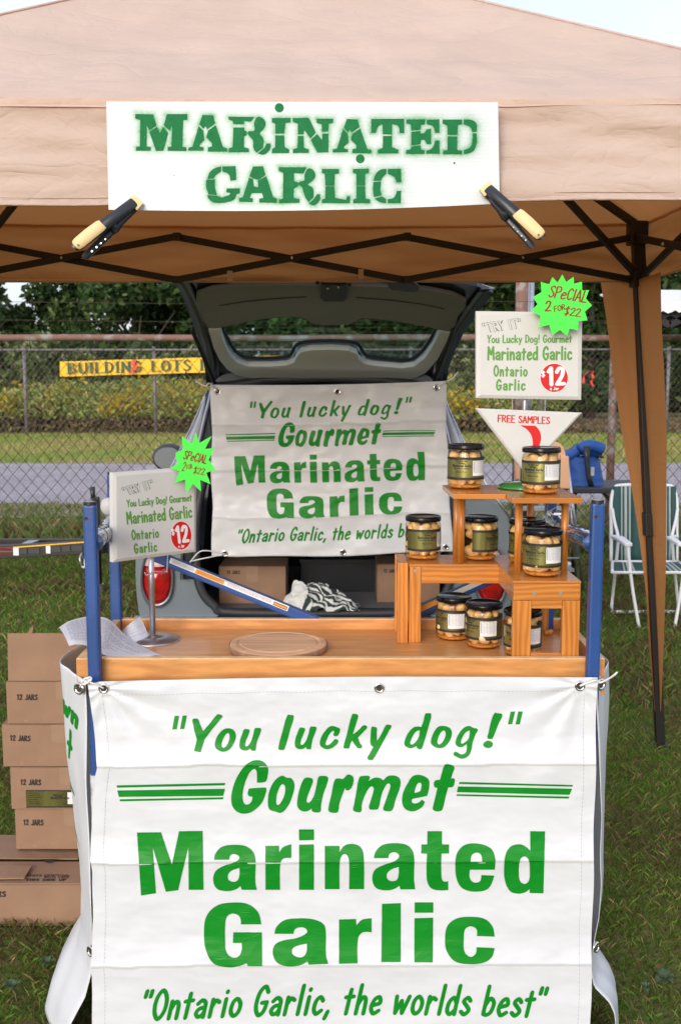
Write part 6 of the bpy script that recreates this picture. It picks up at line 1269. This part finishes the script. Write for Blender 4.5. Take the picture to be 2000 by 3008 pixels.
def make_jar(seed, rot, x, y, z, lab):
    r = thing('garlic_jar', lab, 'jar', (0, 0, 0), 'jars of marinated garlic with black lids'); rr = random.Random(seed)
    link('glass', once('g', lambda: MB().lathe([(.0,.0012),(.030,.0010),(.038,.0022),(.0415,.0065),(R,.013),(R,.084),(.0418,.0890),(.0390,.0915),(.0385,.0935),(.0385,.098)], n=48).build('glass', m_glass, None, True)), r)
    link('brine', once('b', lambda: MB().lathe([(.0,.005),(.0195,.0055),(.0205,.012),(.0205,.083),(.019,.0870),(.0,.0872)], n=30).build('brine', m_brinev, None, True)), r)
    link('spice_sediment', once('s', lambda: MB().lathe([(.0,.003),(.036,.0032),(.0400,.0070),(.0395,.0085),(.030,.0105),(0,.010)], n=40).build('spice_sediment', m_spice, None, True)), r)
    lid = link('lid', once('l', lambda: MB().lathe([(.0415,.0935),(.0435,.094),(.0438,.1015),(.0430,.1045),(.0410,.1060),(.0385,.1054),(.037,.1045),(.0,.1047)], n=56).build('lid', m_lid, None, True, auto=.9)), r)
    for zc in (.0735, .026): link('label_band', once('k%g' % zc, lambda: lab_arc(MB(), R+.0005, -2.9, 2.6, zc-.0029, zc+.0029, 60).build('label_band', m_ink, None, True)), r)
    link('label', once('la', lambda: lab_arc(MB(), R+.0003, -2.9, 2.6, .0265, .0735, 60).build('label', m_olive, None, True)), r)
    link('label_print', once('lp', lambda: jar_print().lay('label_print', lambda a, b_: wrap(a, b_, -pi/2), m_ink, None, ([x_ for x_ in range(-28, 30, 8)], []))), r)
    link('nutrition_panel', once('np', lambda: lab_arc(MB(), R+.0008, -pi/2+.62, -pi/2+1.55, .033, .0685, 14).build('nutrition_panel', m_white, None, True)), r)
    def lines():
        k = Ink(); q = random.Random(5)
        for i in range(9):
            a = i*4.4+5; y_ = 19.5
            while y_ < 54: h_ = q.uniform(2, 7); k.rect(a, y_, a+1.5, min(55, y_+h_)); y_ += h_+1.4
        k.rect(0, 21, 2.6, 53); return k.lay('nutrition_print', lambda a, b_: wrap(a+36.5, b_, -pi/2, R+.0011), m_grey, None)
    link('nutrition_print', once('nl', lines), r)
    m_ = 0
    for ring, (zc, nn, ph) in enumerate(((.0175, 7, rr.uniform(0, 1)), (.081, 6, rr.uniform(0, 1)), (.066, 6, rr.uniform(0, 1)), (.034, 5, rr.uniform(0, 1)))):
        for i in range(nn):
            a = 2*pi*(i+ph+rr.uniform(-.15, .15))/nn
            if abs(math.atan2(sin(a+pi/2+rot*0), cos(a+pi/2))) > 2.0 and ring > 1: continue
            c = link('garlic_clove', clm[rr.randrange(4)], r); rad = .0245+rr.uniform(-.001, .0015); c.location = (rad*cos(a), rad*sin(a), zc+rr.uniform(-.002, .002)+(.004 if ring == 0 else -.003))
            s_ = rr.uniform(.98, 1.18); c.scale = (s_*rr.uniform(.8, 1.25), s_*rr.uniform(.8, 1.05), s_*rr.uniform(.7, 1.2)); c.rotation_euler = (rr.uniform(-1.2, 1.2), rr.uniform(-.9, .9), a+rr.uniform(-.6, .6))
    r.location = (x, y, z); r.rotation_euler.z = rot; return r
m_brinev = M('amber_brine_core', (.30,.11,.02), .35, trans=.35, tcol=(.8,.33,.05), var=.3, vs=30)
JL = [(1367,2.44,ZU,-.35,'garlic jar standing alone at the left end of the top shelf of the rack'),(1588,2.325,ZU,-.62,'garlic jar at the front right of the top shelf, before the triangular pointer board'),
 (1242,2.485,ZL,.18,'garlic jar at the far left of the middle shelf, in front of the hanging banner'),(1409,2.475,ZL,.75,'garlic jar on the middle shelf just right of the left dowels, beneath the upper shelf'),
 (1546,2.425,ZL,-.7,'garlic jar half hidden at the back of the middle shelf behind another jar'),(1592,2.262,ZL,-.62,'garlic jar at the front of the middle shelf between the two right dowels'),
 (1332,2.445,ZF,-1.05,'garlic jar at the back left of the three under the rack'),(1420,2.368,ZF,-.95,'garlic jar in the middle of the three under the rack'),(1534,2.292,ZF,-.62,'garlic jar behind the square front frame of the rack')]
for i, (px, Y, z, rot, lab_) in enumerate(JL):
    py = 1500; p = None
    x_ = (px-1000)/F*Y/ (CT + ST*( (math.tan(math.atan((z+.05-H)/Y)+TILT)) )) * 1.0
    make_jar(100+i, rot, x_, Y, z, lab_)

# ---- round cutting board, papers, little wooden piece
q = atz(818, 1885, ZF+.019); cb = thing('round_cutting_board', 'round worn wooden cutting board with a juice groove lying in the tray', 'cutting board', (q.x, q.y, ZF))
pf_ = [(0,.0185),(.088,.0185),(.0905,.0165),(.095,.0165),(.0975,.0185),(.107,.0185),(.1125,.0165),(.114,.012),(.1135,.005),(.109,.0008),(0,.0005)]
b = MB(); N = 72; k0 = len(b.v)
for j in range(N):
    t = 2*pi*j/N
    for r_, z in pf_: w_ = 1+.010*noise.noise((cos(t)*3, sin(t)*3, 0)); b.v.append((q.x+r_*w_*cos(t), q.y+r_*w_*sin(t), ZF+z+.0012*sin(2*t)*(r_ > .05)*0))
m_n = len(pf_)
for j in range(N):
    for i in range(m_n-1): b.f.append((j*m_n+i, ((j+1) % N)*m_n+i, ((j+1) % N)*m_n+i+1, j*m_n+i+1))
b.build('board', m_board, cb, True, auto=.5)
MB().lathe([(.1143,.0155),(.1150,.012),(.1146,.005),(.1125,.0010)], (q.x, q.y, ZF), 72).build('board_rim', M('dark_board_rim', (.36,.20,.12), .8, var=.3, vs=50), cb, True)
tag(MB().tube(crv([atz(1594,1858,ZF+.009), atz(1608,1858,ZF+.009), atz(1622,1856,ZF+.009)], 4), [.004]+[.0075]*7+[.004], 10).build('wooden_peg', m_rack, None, True), 'small wooden peg lying behind the front frame of the rack', 'peg')
def paper(top_, bot, lab, ntext, name='paper_sheet'):
    T_ = crv(top_, 6); B_ = crv(bot, 6); P = [[T_[j].lerp(B_[j], i/12)+Vector((0,0,.004*sin(pi*i/12))) for j in range(len(T_))] for i in range(13)]
    o = thing(name, lab, 'paper', tuple(P[0][0]), 'loose printed sheets on the tray'); MB().grid(P).build('sheet', m_paper, o, True)
    k = Ink(); rr = random.Random(ntext)
    for i in range(ntext):
        v = .10+.8*i/ntext; u = .08+(.06 if i % 4 == 0 else 0); e = rr.uniform(.55, .93)
        while u < e: w_ = rr.uniform(.012, .045); k.rect(u, v, u+w_, v+.011); u += w_+.010
    n_ = len(T_)-1
    def f(u, v):
        a = min(n_-1, int(u*n_)); g_ = u*n_-a; c = min(11, int(v*12)); h_ = v*12-c; p = P[c][a].lerp(P[c][a+1], g_).lerp(P[c+1][a].lerp(P[c+1][a+1], g_), h_); return p+Vector((0, -.0006, .0008))
    k.lay('small_print', f, m_grey, o, ([i/n_ for i in range(1, n_)], []))
zp_ = ZF+.002
paper([at(174,1843,2.30), at(205,1824,2.36), at(251,1812,2.42), at(290,1811,2.45), at(325,1822,2.44), at(370,1866,2.40), atz(430,1905,zp_), atz(485,1928,zp_)],
      [at(204,1897,2.20), at(225,1893,2.205), at(252,1896,2.21), atz(275,1905,ZT+.004), atz(295,1918,ZT+.002), atz(330,1932,zp_+.01), atz(370,1936,zp_+.006), atz(420,1934,zp_)], 'curled printed sheet hanging over the left end of the tray', 17)
paper([atz(360,1852,zp_), at(385,1830,2.47), at(412,1812,2.51)], [atz(372,1890,zp_+.003), atz(410,1884,zp_+.004), atz(440,1876,zp_+.004)], 'second white sheet sticking up behind the steel foot of the left sign', 5)

# ================================================================ CARTONS AT THE LEFT
def stackbox(y0, px_l, top, bot, w, d, lab_, txt, h, z0, extra=None):
    p = Vector((at(px_l, (top+bot)/2, y0).x, y0, z0)); return jarbox(p, w, d, h, lab_, txt)
zb = 0.004; YB0 = 2.69; hb = at(100, 2600, YB0).z
bx = thing('cardboard_box', 'large open carton at the bottom of the stack, its flaps folded loosely shut', 'box', (at(-80, 2700, YB0).x, YB0, zb), 'cardboard cartons printed 12 JARS')
xl, xr = at(-190, 2660, YB0).x, at(247, 2660, YB0).x; dB = .30
b = MB()
for q in (((xl, YB0, zb), (xr, YB0+.004, hb)), ((xl, YB0+dB-.004, zb), (xr, YB0+dB, hb)), ((xl, YB0+.0042, zb), (xl+.004, YB0+dB-.0042, hb)), ((xr-.004, YB0+.0042, zb), (xr, YB0+dB-.0042, hb)), ((xl+.005, YB0+.005, zb), (xr-.005, YB0+dB-.005, zb+.004))): b.box(*q)
b.build('carton_body', m_card, bx)
MB().slab([[Vector((xl+.002, YB0+.001, hb+.001)), Vector((xr-.002, YB0+.001, hb+.001))], [Vector((xl+.004, YB0+.125, hb+.004)), Vector((xr-.004, YB0+.125, hb+.004))]], (0,0,.004)).build('front_flap', m_card, bx)
MB().slab([[Vector((xl+.002, YB0+.135, hb+.012)), Vector((xr-.05, YB0+.140, hb+.006))], [Vector((xl+.002, YB0+dB, hb+.006)), Vector((xr-.002, YB0+dB, hb+.001))]], (0,0,.004)).build('rear_flap', m_card, bx)
q0, q1, q2 = atz(72, 2582, hb+.012), atz(95, 2546, hb+.014), atz(-120, 2546, hb+.012)
MB().slab([[Vector((xl-.01, q0.y-.004, hb+.010)), q0], [Vector((xl-.01, q1.y, hb+.014)), q1]], (0,0,.004)).build('side_flap', m_card, bx)
k = Ink(); text(k, 'HANDLE', (132, 2571), (204, 2571), 7, .2, .3); text(k, 'WITH CARE', (130, 2578), (204, 2578), 5.5, .2, .3); text(k, 'THIS SIDE UP', (76, 2587), (195, 2587), 6, .2, .3); text(k, 'Glass', (78, 2574), (123, 2574), 11, .16, .2)
k.disc(145, 2529, 15, 4.2, 20); k.rect(117, 2524, 174, 2524.9); k.lay('print', lambda x, y: atz(x, y, hb+.0062+(.006 if y < 2545 else 0)), m_ink, bx)
k = Ink(); text(k, '12 JARS', (-60, 2634), (18, 2634), 15, .2); k.lay('print', lambda x, y: at(x, y, YB0-.001), m_ink, bx)
fy = 2.868; zA = hb+.018; hh = .1265
SB = [(fy+.005, 47, 2390, 2510, 'lowest of the four small cartons, standing on the large open carton', [('12 JARS', (70,2423), (128,2424), 15)]),
      (fy-.004, 33, 2270, 2385, 'carton with an olive label on its front, second of the small ones from below', [('12 JARS', (62,2305), (121,2306), 15)]),
      (fy, 9, 2145, 2265, 'plain carton third from below in the stack, shifted to the left', [('12 JARS', (31,2175), (90,2177), 15)]),
      (fy+.003, 21, 2020, 2140, 'topmost carton of the stack with its flaps standing open', [('12 JARS', (51,2055), (111,2056), 15)])]
for i, (yy, pl_, tp, bt, lb_, tx) in enumerate(SB):
    z0 = zA+i*(hh+.0015); o = stackbox(yy, pl_, tp, bt, .345, .26, lb_, tx, hh if i < 3 else hh-.001, z0)
    if i == 1:
        MB().box((at(78,2345,yy).x, yy-.0012, at(78,2372,yy).z), (at(232,2345,yy).x, yy-.0002, at(78,2322,yy).z)).build('olive_label', m_olive, o)
        k = Ink(); k.rect(78, 2321, 232, 2324); k.rect(78, 2369, 232, 2372.5); text(k, 'Marinated Garlic', (150, 2347), (205, 2347), 6, .2); text(k, '"You lucky dog!"', (155, 2337), (188, 2337), 4, .17); text(k, 'Gourmet', (160, 2341), (182, 2341), 3, .17)
        for r_ in range(6): k.rect(86, 2330+r_*6, 86+25+5*(r_ % 3), 2331.2+r_*6)
        k.lay('label_print', lambda x, y: at(x, y, yy-.0022), m_ink, o); MB().box((at(200,2345,yy).x, yy-.002, at(200,2361,yy).z), (at(219,2345,yy).x, yy-.0013, at(200,2327,yy).z)).build('white_sticker', m_white, o)
    if i == 3:
        xl_ = at(24, 1950, yy+.01).x; zt_ = z0+hh
        MB().slab([[Vector((xl_+.002+t*.34, yy+.002+.010*v, zt_+.138*v+.002)) for t in np.linspace(0, 1, 6)] for v in (0, .5, 1)], (0,.004,0)).build('raised_front_flap', m_card, o)
        MB().prism([at(x, y, yy+.20) for x, y in ((52,1905),(60,1886),(97,1838),(99,1848),(86,1890),(84,1905))], (0,.004,0)).build('raised_side_flap', m_card, o)

# ================================================================ TRAILER AND ITS JACK AT THE LEFT
TY = 7.3; tl = thing('black_trailer', 'low black trailer frame with yellow pinstripe and white stickers at the left edge', 'trailer', (-1.9, TY, 0))
A0, A1 = at(-260, 1662, TY), at(335, 1620, TY+.1)
def rail(y0p, y1p, x0p, x1p, Y, th, name, mat, dy=.05): 
    return MB().hexa([at(x0p, y1p[0], Y), at(x1p, y1p[1], Y), at(x1p, y1p[1], Y)+Vector((0,dy,0)), at(x0p, y1p[0], Y)+Vector((0,dy,0)), at(x0p, y0p[0], Y), at(x1p, y0p[1], Y), at(x1p, y0p[1], Y)+Vector((0,dy,0)), at(x0p, y0p[0], Y)+Vector((0,dy,0))]).build(name, mat, tl, bevel=.004)
rail((1622,1586), (1662,1624), -400, 335, TY, 0, 'front_rail', m_black); rail((1584,1584), (1606,1606), -400, 400, TY+.75, 0, 'rear_rail', m_black)
rail((1606.5,1591), (1610.5,1594.5), 40, 250, TY-.006, 0, 'pinstripe', m_yell, .005); 
for x, w_ in ((41, 16), (137, 13)): MB().box((at(x, 1615, TY).x, TY-.009, at(x, 1631-(x-41)*.06, TY).z), (at(x+w_, 1615, TY).x, TY-.001, at(x, 1609-(x-41)*.06, TY).z)).build('white_sticker', m_white, tl)
for x, w_ in ((59,22),(85,33),(152,28),(184,24),(212,32)): MB().box((at(x, 1615, TY).x, TY-.008, at(x, 1628-(x-41)*.06, TY).z), (at(x+w_, 1615, TY).x, TY-.001, at(x, 1612-(x-41)*.06, TY).z)).build('dark_sticker', m_dkpan, tl)
for yy_, mm_ in ((1608, m_tail), (1618, m_rust), (1624, m_tail)): MB().box((at(0, yy_, TY).x, TY-.008, at(0, yy_+3, TY).z), (at(39, yy_, TY).x, TY-.001, at(0, yy_, TY).z)).build('red_reflector', mm_, tl)
MB().slab([[at(40, 1607, TY+.02), at(80, 1600, TY+.02)], [at(85, 1587, TY+.7), at(118, 1586, TY+.7)]], (0,0,-.01)).build('ramp_plate', m_alu, tl)
MB().beam(at(-300, 1640, TY+.1), at(-300, 1600, TY+.8), .06, .06).build('cross_member', m_black, tl); MB().beam(at(240, 1605, TY+.05), at(300, 1600, TY+.7), .05, .05).build('cross_member', m_black, tl)
for x in (-360, -180):
    w = MB().lathe([(.06,-.05),(.15,-.06),(.19,-.045),(.195,0),(.19,.045),(.15,.06),(.06,.05)], n=24); c_ = at(x, 1660, TY+.2); w.v = [(c_.x+v[0], TY-.06+v[2], .195+v[1]) for v in w.v]; w.build('trailer_wheel', m_black, tl, True)
jp = at(290, 1735, 7.2); jk = MB(); jt = at(281, 1462, 7.2)
jk.tube([jp+Vector((0,0,.02)), Vector((jt.x+.004, 7.2, jt.z))], .027, 14); jk.build('jack_tube', m_black, tl, True)
MB().tube([jp+Vector((0,0,-.01)), jp+Vector((0,0,.05))], .04, 12).build('jack_foot', m_alu, tl); a_ = at(274, 1462, 7.18); MB().tube([a_, at(274, 1455, 7.18), at(272, 1430, 7.18)], [.012,.016,.020], 12).build('crank_handle', m_blkpl, tl, True); MB().beam(at(268, 1463, 7.19), at(291, 1463, 7.19), .03, .02).build('crank_arm', m_black, tl)
MB().tube(crv([at(242,1625,7.25), at(236,1640,7.2), at(241,1662,7.2), at(250,1668,7.2), at(250,1640,7.22)], 4), .009, 6).build('safety_chain', m_alu, tl, True)

# ================================================================ STEP LADDER, TABLE, COOLER BAG, LAWN CHAIR
LY = 7.0; ld = thing('step_ladder', 'folding aluminium step ladder with a peach coloured plastic top behind the rack', 'ladder', (at(1610, 1500, LY).x, LY, 0))
pk = crv([(1537,1330,0),(1560,1305,0),(1600,1296,0),(1638,1300,0),(1656,1318,0),(1663,1350,0)], 5); pk2 = crv([(1556,1345,0),(1575,1325,0),(1605,1318,0),(1630,1325,0),(1640,1342,0),(1644,1360,0)], 5)
MB().slab([[at(a[0], a[1], LY), at(b_[0], b_[1], LY)] for a, b_ in zip(pk, pk2)], (0,.06,0)).build('plastic_top', m_peach, ld, True, bevel=.008)
MB().beam(at(1652, 1340, LY), at(1655, 1436, LY-.02), .075, .05, (0,1,0)).build('plastic_side', m_peach, ld, bevel=.01); MB().beam(at(1522, 1352, LY), at(1524, 1408, LY), .06, .04, (0,1,0)).build('plastic_side', m_peach, ld, bevel=.01)
for a, b_ in (((1664,1352,7.0),(1712,1732,7.15)),((1672,1440,7.3),(1690,1700,7.45)),((1515,1345,7.0),(1508,1740,7.15)),((1528,1400,7.3),(1522,1700,7.45))): MB().tube([at(*a), at(*b_)], .0115, 10).build('leg', m_alu, ld, True)
for yy_ in (1545, 1640): MB().tube([at(1505, yy_, 7.1), at(1700, yy_, 7.1)], .009, 8).build('rung', m_alu, ld, True)
for yy_ in (1500, 1590, 1680): MB().box((at(1512, yy_, 7.0).x, 7.0, at(1512, yy_, 7.0).z), (at(1686, yy_, 7.0).x, 7.12, at(1512, yy_, 7.0).z+.02)).build('tread', m_alu, ld)
tb = thing('folding_table', 'black folding table holding the blue cooler bag', 'table', (2.0, 7.6, 0)); zt_ = at(1700, 1432, 7.35).z
MB().box((at(1672,1440,7.35).x, 7.35, zt_-.045), (at(1945,1440,7.35).x, 7.95, zt_)).build('tabletop', m_dkpan, tb, bevel=.01)
for x in (at(1690,1440,7.4).x, at(1925,1440,7.4).x):
    for y in (7.42, 7.88): MB().tube([(x, y, 0), (x, y, zt_-.045)], .014, 8).build('leg', m_black, tb, True)
MB().beam((at(1775,1440,7.4).x, 7.45, zt_-.045), (at(1810,1440,7.4).x, 7.45, zt_-.14), .02, .02).build('leg_brace', m_black, tb)
BY = 7.5; cg = thing('cooler_bag', 'bright blue roll top cooler bag with black straps on the folding table', 'bag', tuple(at(1720, 1432, BY)))
fr = [(1662,1430),(1664,1352),(1702,1348),(1755,1338),(1762,1365),(1768,1405),(1771,1430)]; N = 14; P = []
for i in range(N+1):
    t = i/N; y = 1431-(1431-1342)*t; l_ = 1655+(6*sin(t*3)); r_ = np.interp(y, [1338,1365,1405,1431],[1756,1763,1769,1771]); row = []
    for j in range(17):
        u = j/16; q_ = at(l_+(r_-l_)*u, y-2*sin(u*9)*t, BY-.08*sin(pi*u)**.5+.06*t); q_.y += .012*noise.noise((u*5, t*5, 2)); row.append(q_)
    P.append(row)
MB().slab(P, (0,.20,0)).build('bag_body', m_bag, cg, True)
MB().slab([[at(x, y+dy, BY+.02-.03*k_) for x, y in ((1650,1340),(1680,1330),(1705,1312),(1735,1316),(1768,1322))] for k_, dy in ((0,-8),(1,0),(1.4,8),(1,18),(0,24))], (0,.12,0)).build('rolled_top', m_bag, cg, True)
MB().tube(crv([at(1702,1322,BY-.05), at(1722,1309,BY-.04), at(1745,1311,BY-.03), at(1769,1320,BY-.02)], 4), .042, 14).build('rolled_lip', m_bag, cg, True)
MB().slab([[at(1713,1310,BY-.10), at(1733,1312,BY-.10)], [at(1716,1345,BY-.115), at(1731,1345,BY-.115)], [at(1718,1375,BY-.10), at(1731,1375,BY-.10)], [at(1722,1405,BY-.11), at(1738,1405,BY-.11)], [at(1730,1430,BY-.10), at(1744,1430,BY-.10)]], (0,.01,0)).build('black_strap', m_blkpl, cg, True)
MB().box((at(1722,1385,BY).x, BY-.125, at(1722,1385,BY).z-.02), (at(1732,1385,BY).x, BY-.115, at(1722,1368,BY).z)).build('buckle', m_alu, cg); MB().tube(crv([at(1755,1338,BY-.05), at(1764,1341,BY-.05), at(1773,1344,BY-.05)], 3), .006, 6).build('toggle_cord', m_blkpl, cg)
# chair
CY = 6.45; ch = thing('lawn_chair', 'white framed lawn chair with green and white striped webbing behind the canopy leg', 'chair', (at(1890, 1700, CY).x, CY, 0))
def tb_(pts, r=.0100, nm='frame_tube'): return MB().tube(crv(pts, 5), r, 10).build(nm, m_white, ch, True)
xs0, xs1 = 1800, 1980
back0 = lambda u, v: at(xs0-6+(xs1+12-xs0)*u + (6-12*u)*(1-v)*0, 1428+(1648-1428)*v, 6.85-.18*v)
tb_([back0(0,1.0), back0(0,.5), back0(0,.2), back0(.05,.03), back0(.15,-.01), back0(.5,-.02), back0(.85,-.01), back0(.95,.03), back0(1,.2), back0(1,.5), back0(1,1)], .012, 'back_frame')
def strap(fn, u0, u1, mat): MB().slab([[fn(u0, v)+Vector((0,-.012+.01*sin(v*3.1),0)), fn((u0+u1)/2, v)+Vector((0,-.016,0)), fn(u1, v)+Vector((0,-.012,0))] for v in np.linspace(.0, 1, 9)], (0,.003,0)).build('webbing_strap', mat, ch, True)
lay_ = [(.015,.14,0),(.142,.165,1),(.167,.19,0),(.192,.235,1),(.237,.26,0),(.262,.29,1),(.292,.50,0),(.502,.53,1),(.532,.56,0),(.562,.60,1),(.602,.63,0),(.632,.66,1),(.662,.74,0),(.742,.77,1),(.772,.80,0),(.802,.845,1),(.847,.87,0),(.872,.90,1),(.902,.985,0)]
seat = lambda u, v: at(1797+(1990+45*v-1797)*u, 1650+32*v, 6.62-.36*v)
for a_, b_, w_ in lay_: strap(back0, a_, b_, m_wweb if w_ else m_dkgrn)
for a_, b_, w_ in lay_: strap(seat, a_, b_, m_wweb if w_ else m_dkgrn)
tb_([seat(0,0), seat(0,1)]); tb_([seat(1,0), seat(1,1)]); tb_([seat(0,0), seat(1,0)]); tb_([seat(0,1), seat(1,1)])
for s_, fx in ((0, lambda x: x), (1, lambda x: 3786-x)):
    tb_([at(fx(1797),1494,6.78), at(fx(1803),1530,6.72), at(fx(1815),1580,6.62), at(fx(1813),1600,6.58), at(fx(1806),1680,6.64), at(fx(1797),1760,6.70), atz(fx(1794), 1800, .01)], .0105, 'rear_leg')
    gx_ = lambda x: fx(x)+(70 if s_ else 0)
    tb_([at(gx_(1842),1600,6.30), at(gx_(1848),1660,6.27), at(gx_(1858),1740,6.24), atz(gx_(1876), 1845, .01)], .0105, 'front_leg')
    MB().slab([[at(fx(1792),1572,6.62), at(fx(1806),1570,6.62)], [at(fx(1808),1578,6.50), at(fx(1830),1575,6.50)], [at(fx(1834)+(60 if s_ else 0),1597,6.28), at(fx(1857)+(60 if s_ else 0),1595,6.28)]], (0,0,-.022)).build('armrest', m_white, ch, True, bevel=.006)
tb_([atz(1796,1797,.02), atz(1990,1797,.02)], .011, 'rear_crossbar')
tag(MB().ball(tuple(atz(1665, 1662, .03)), (.05,.04,.035), 8, 6).build('crumpled_tissue', m_white, None, True), 'crumpled white tissue on the grass behind the rack', 'tissue')
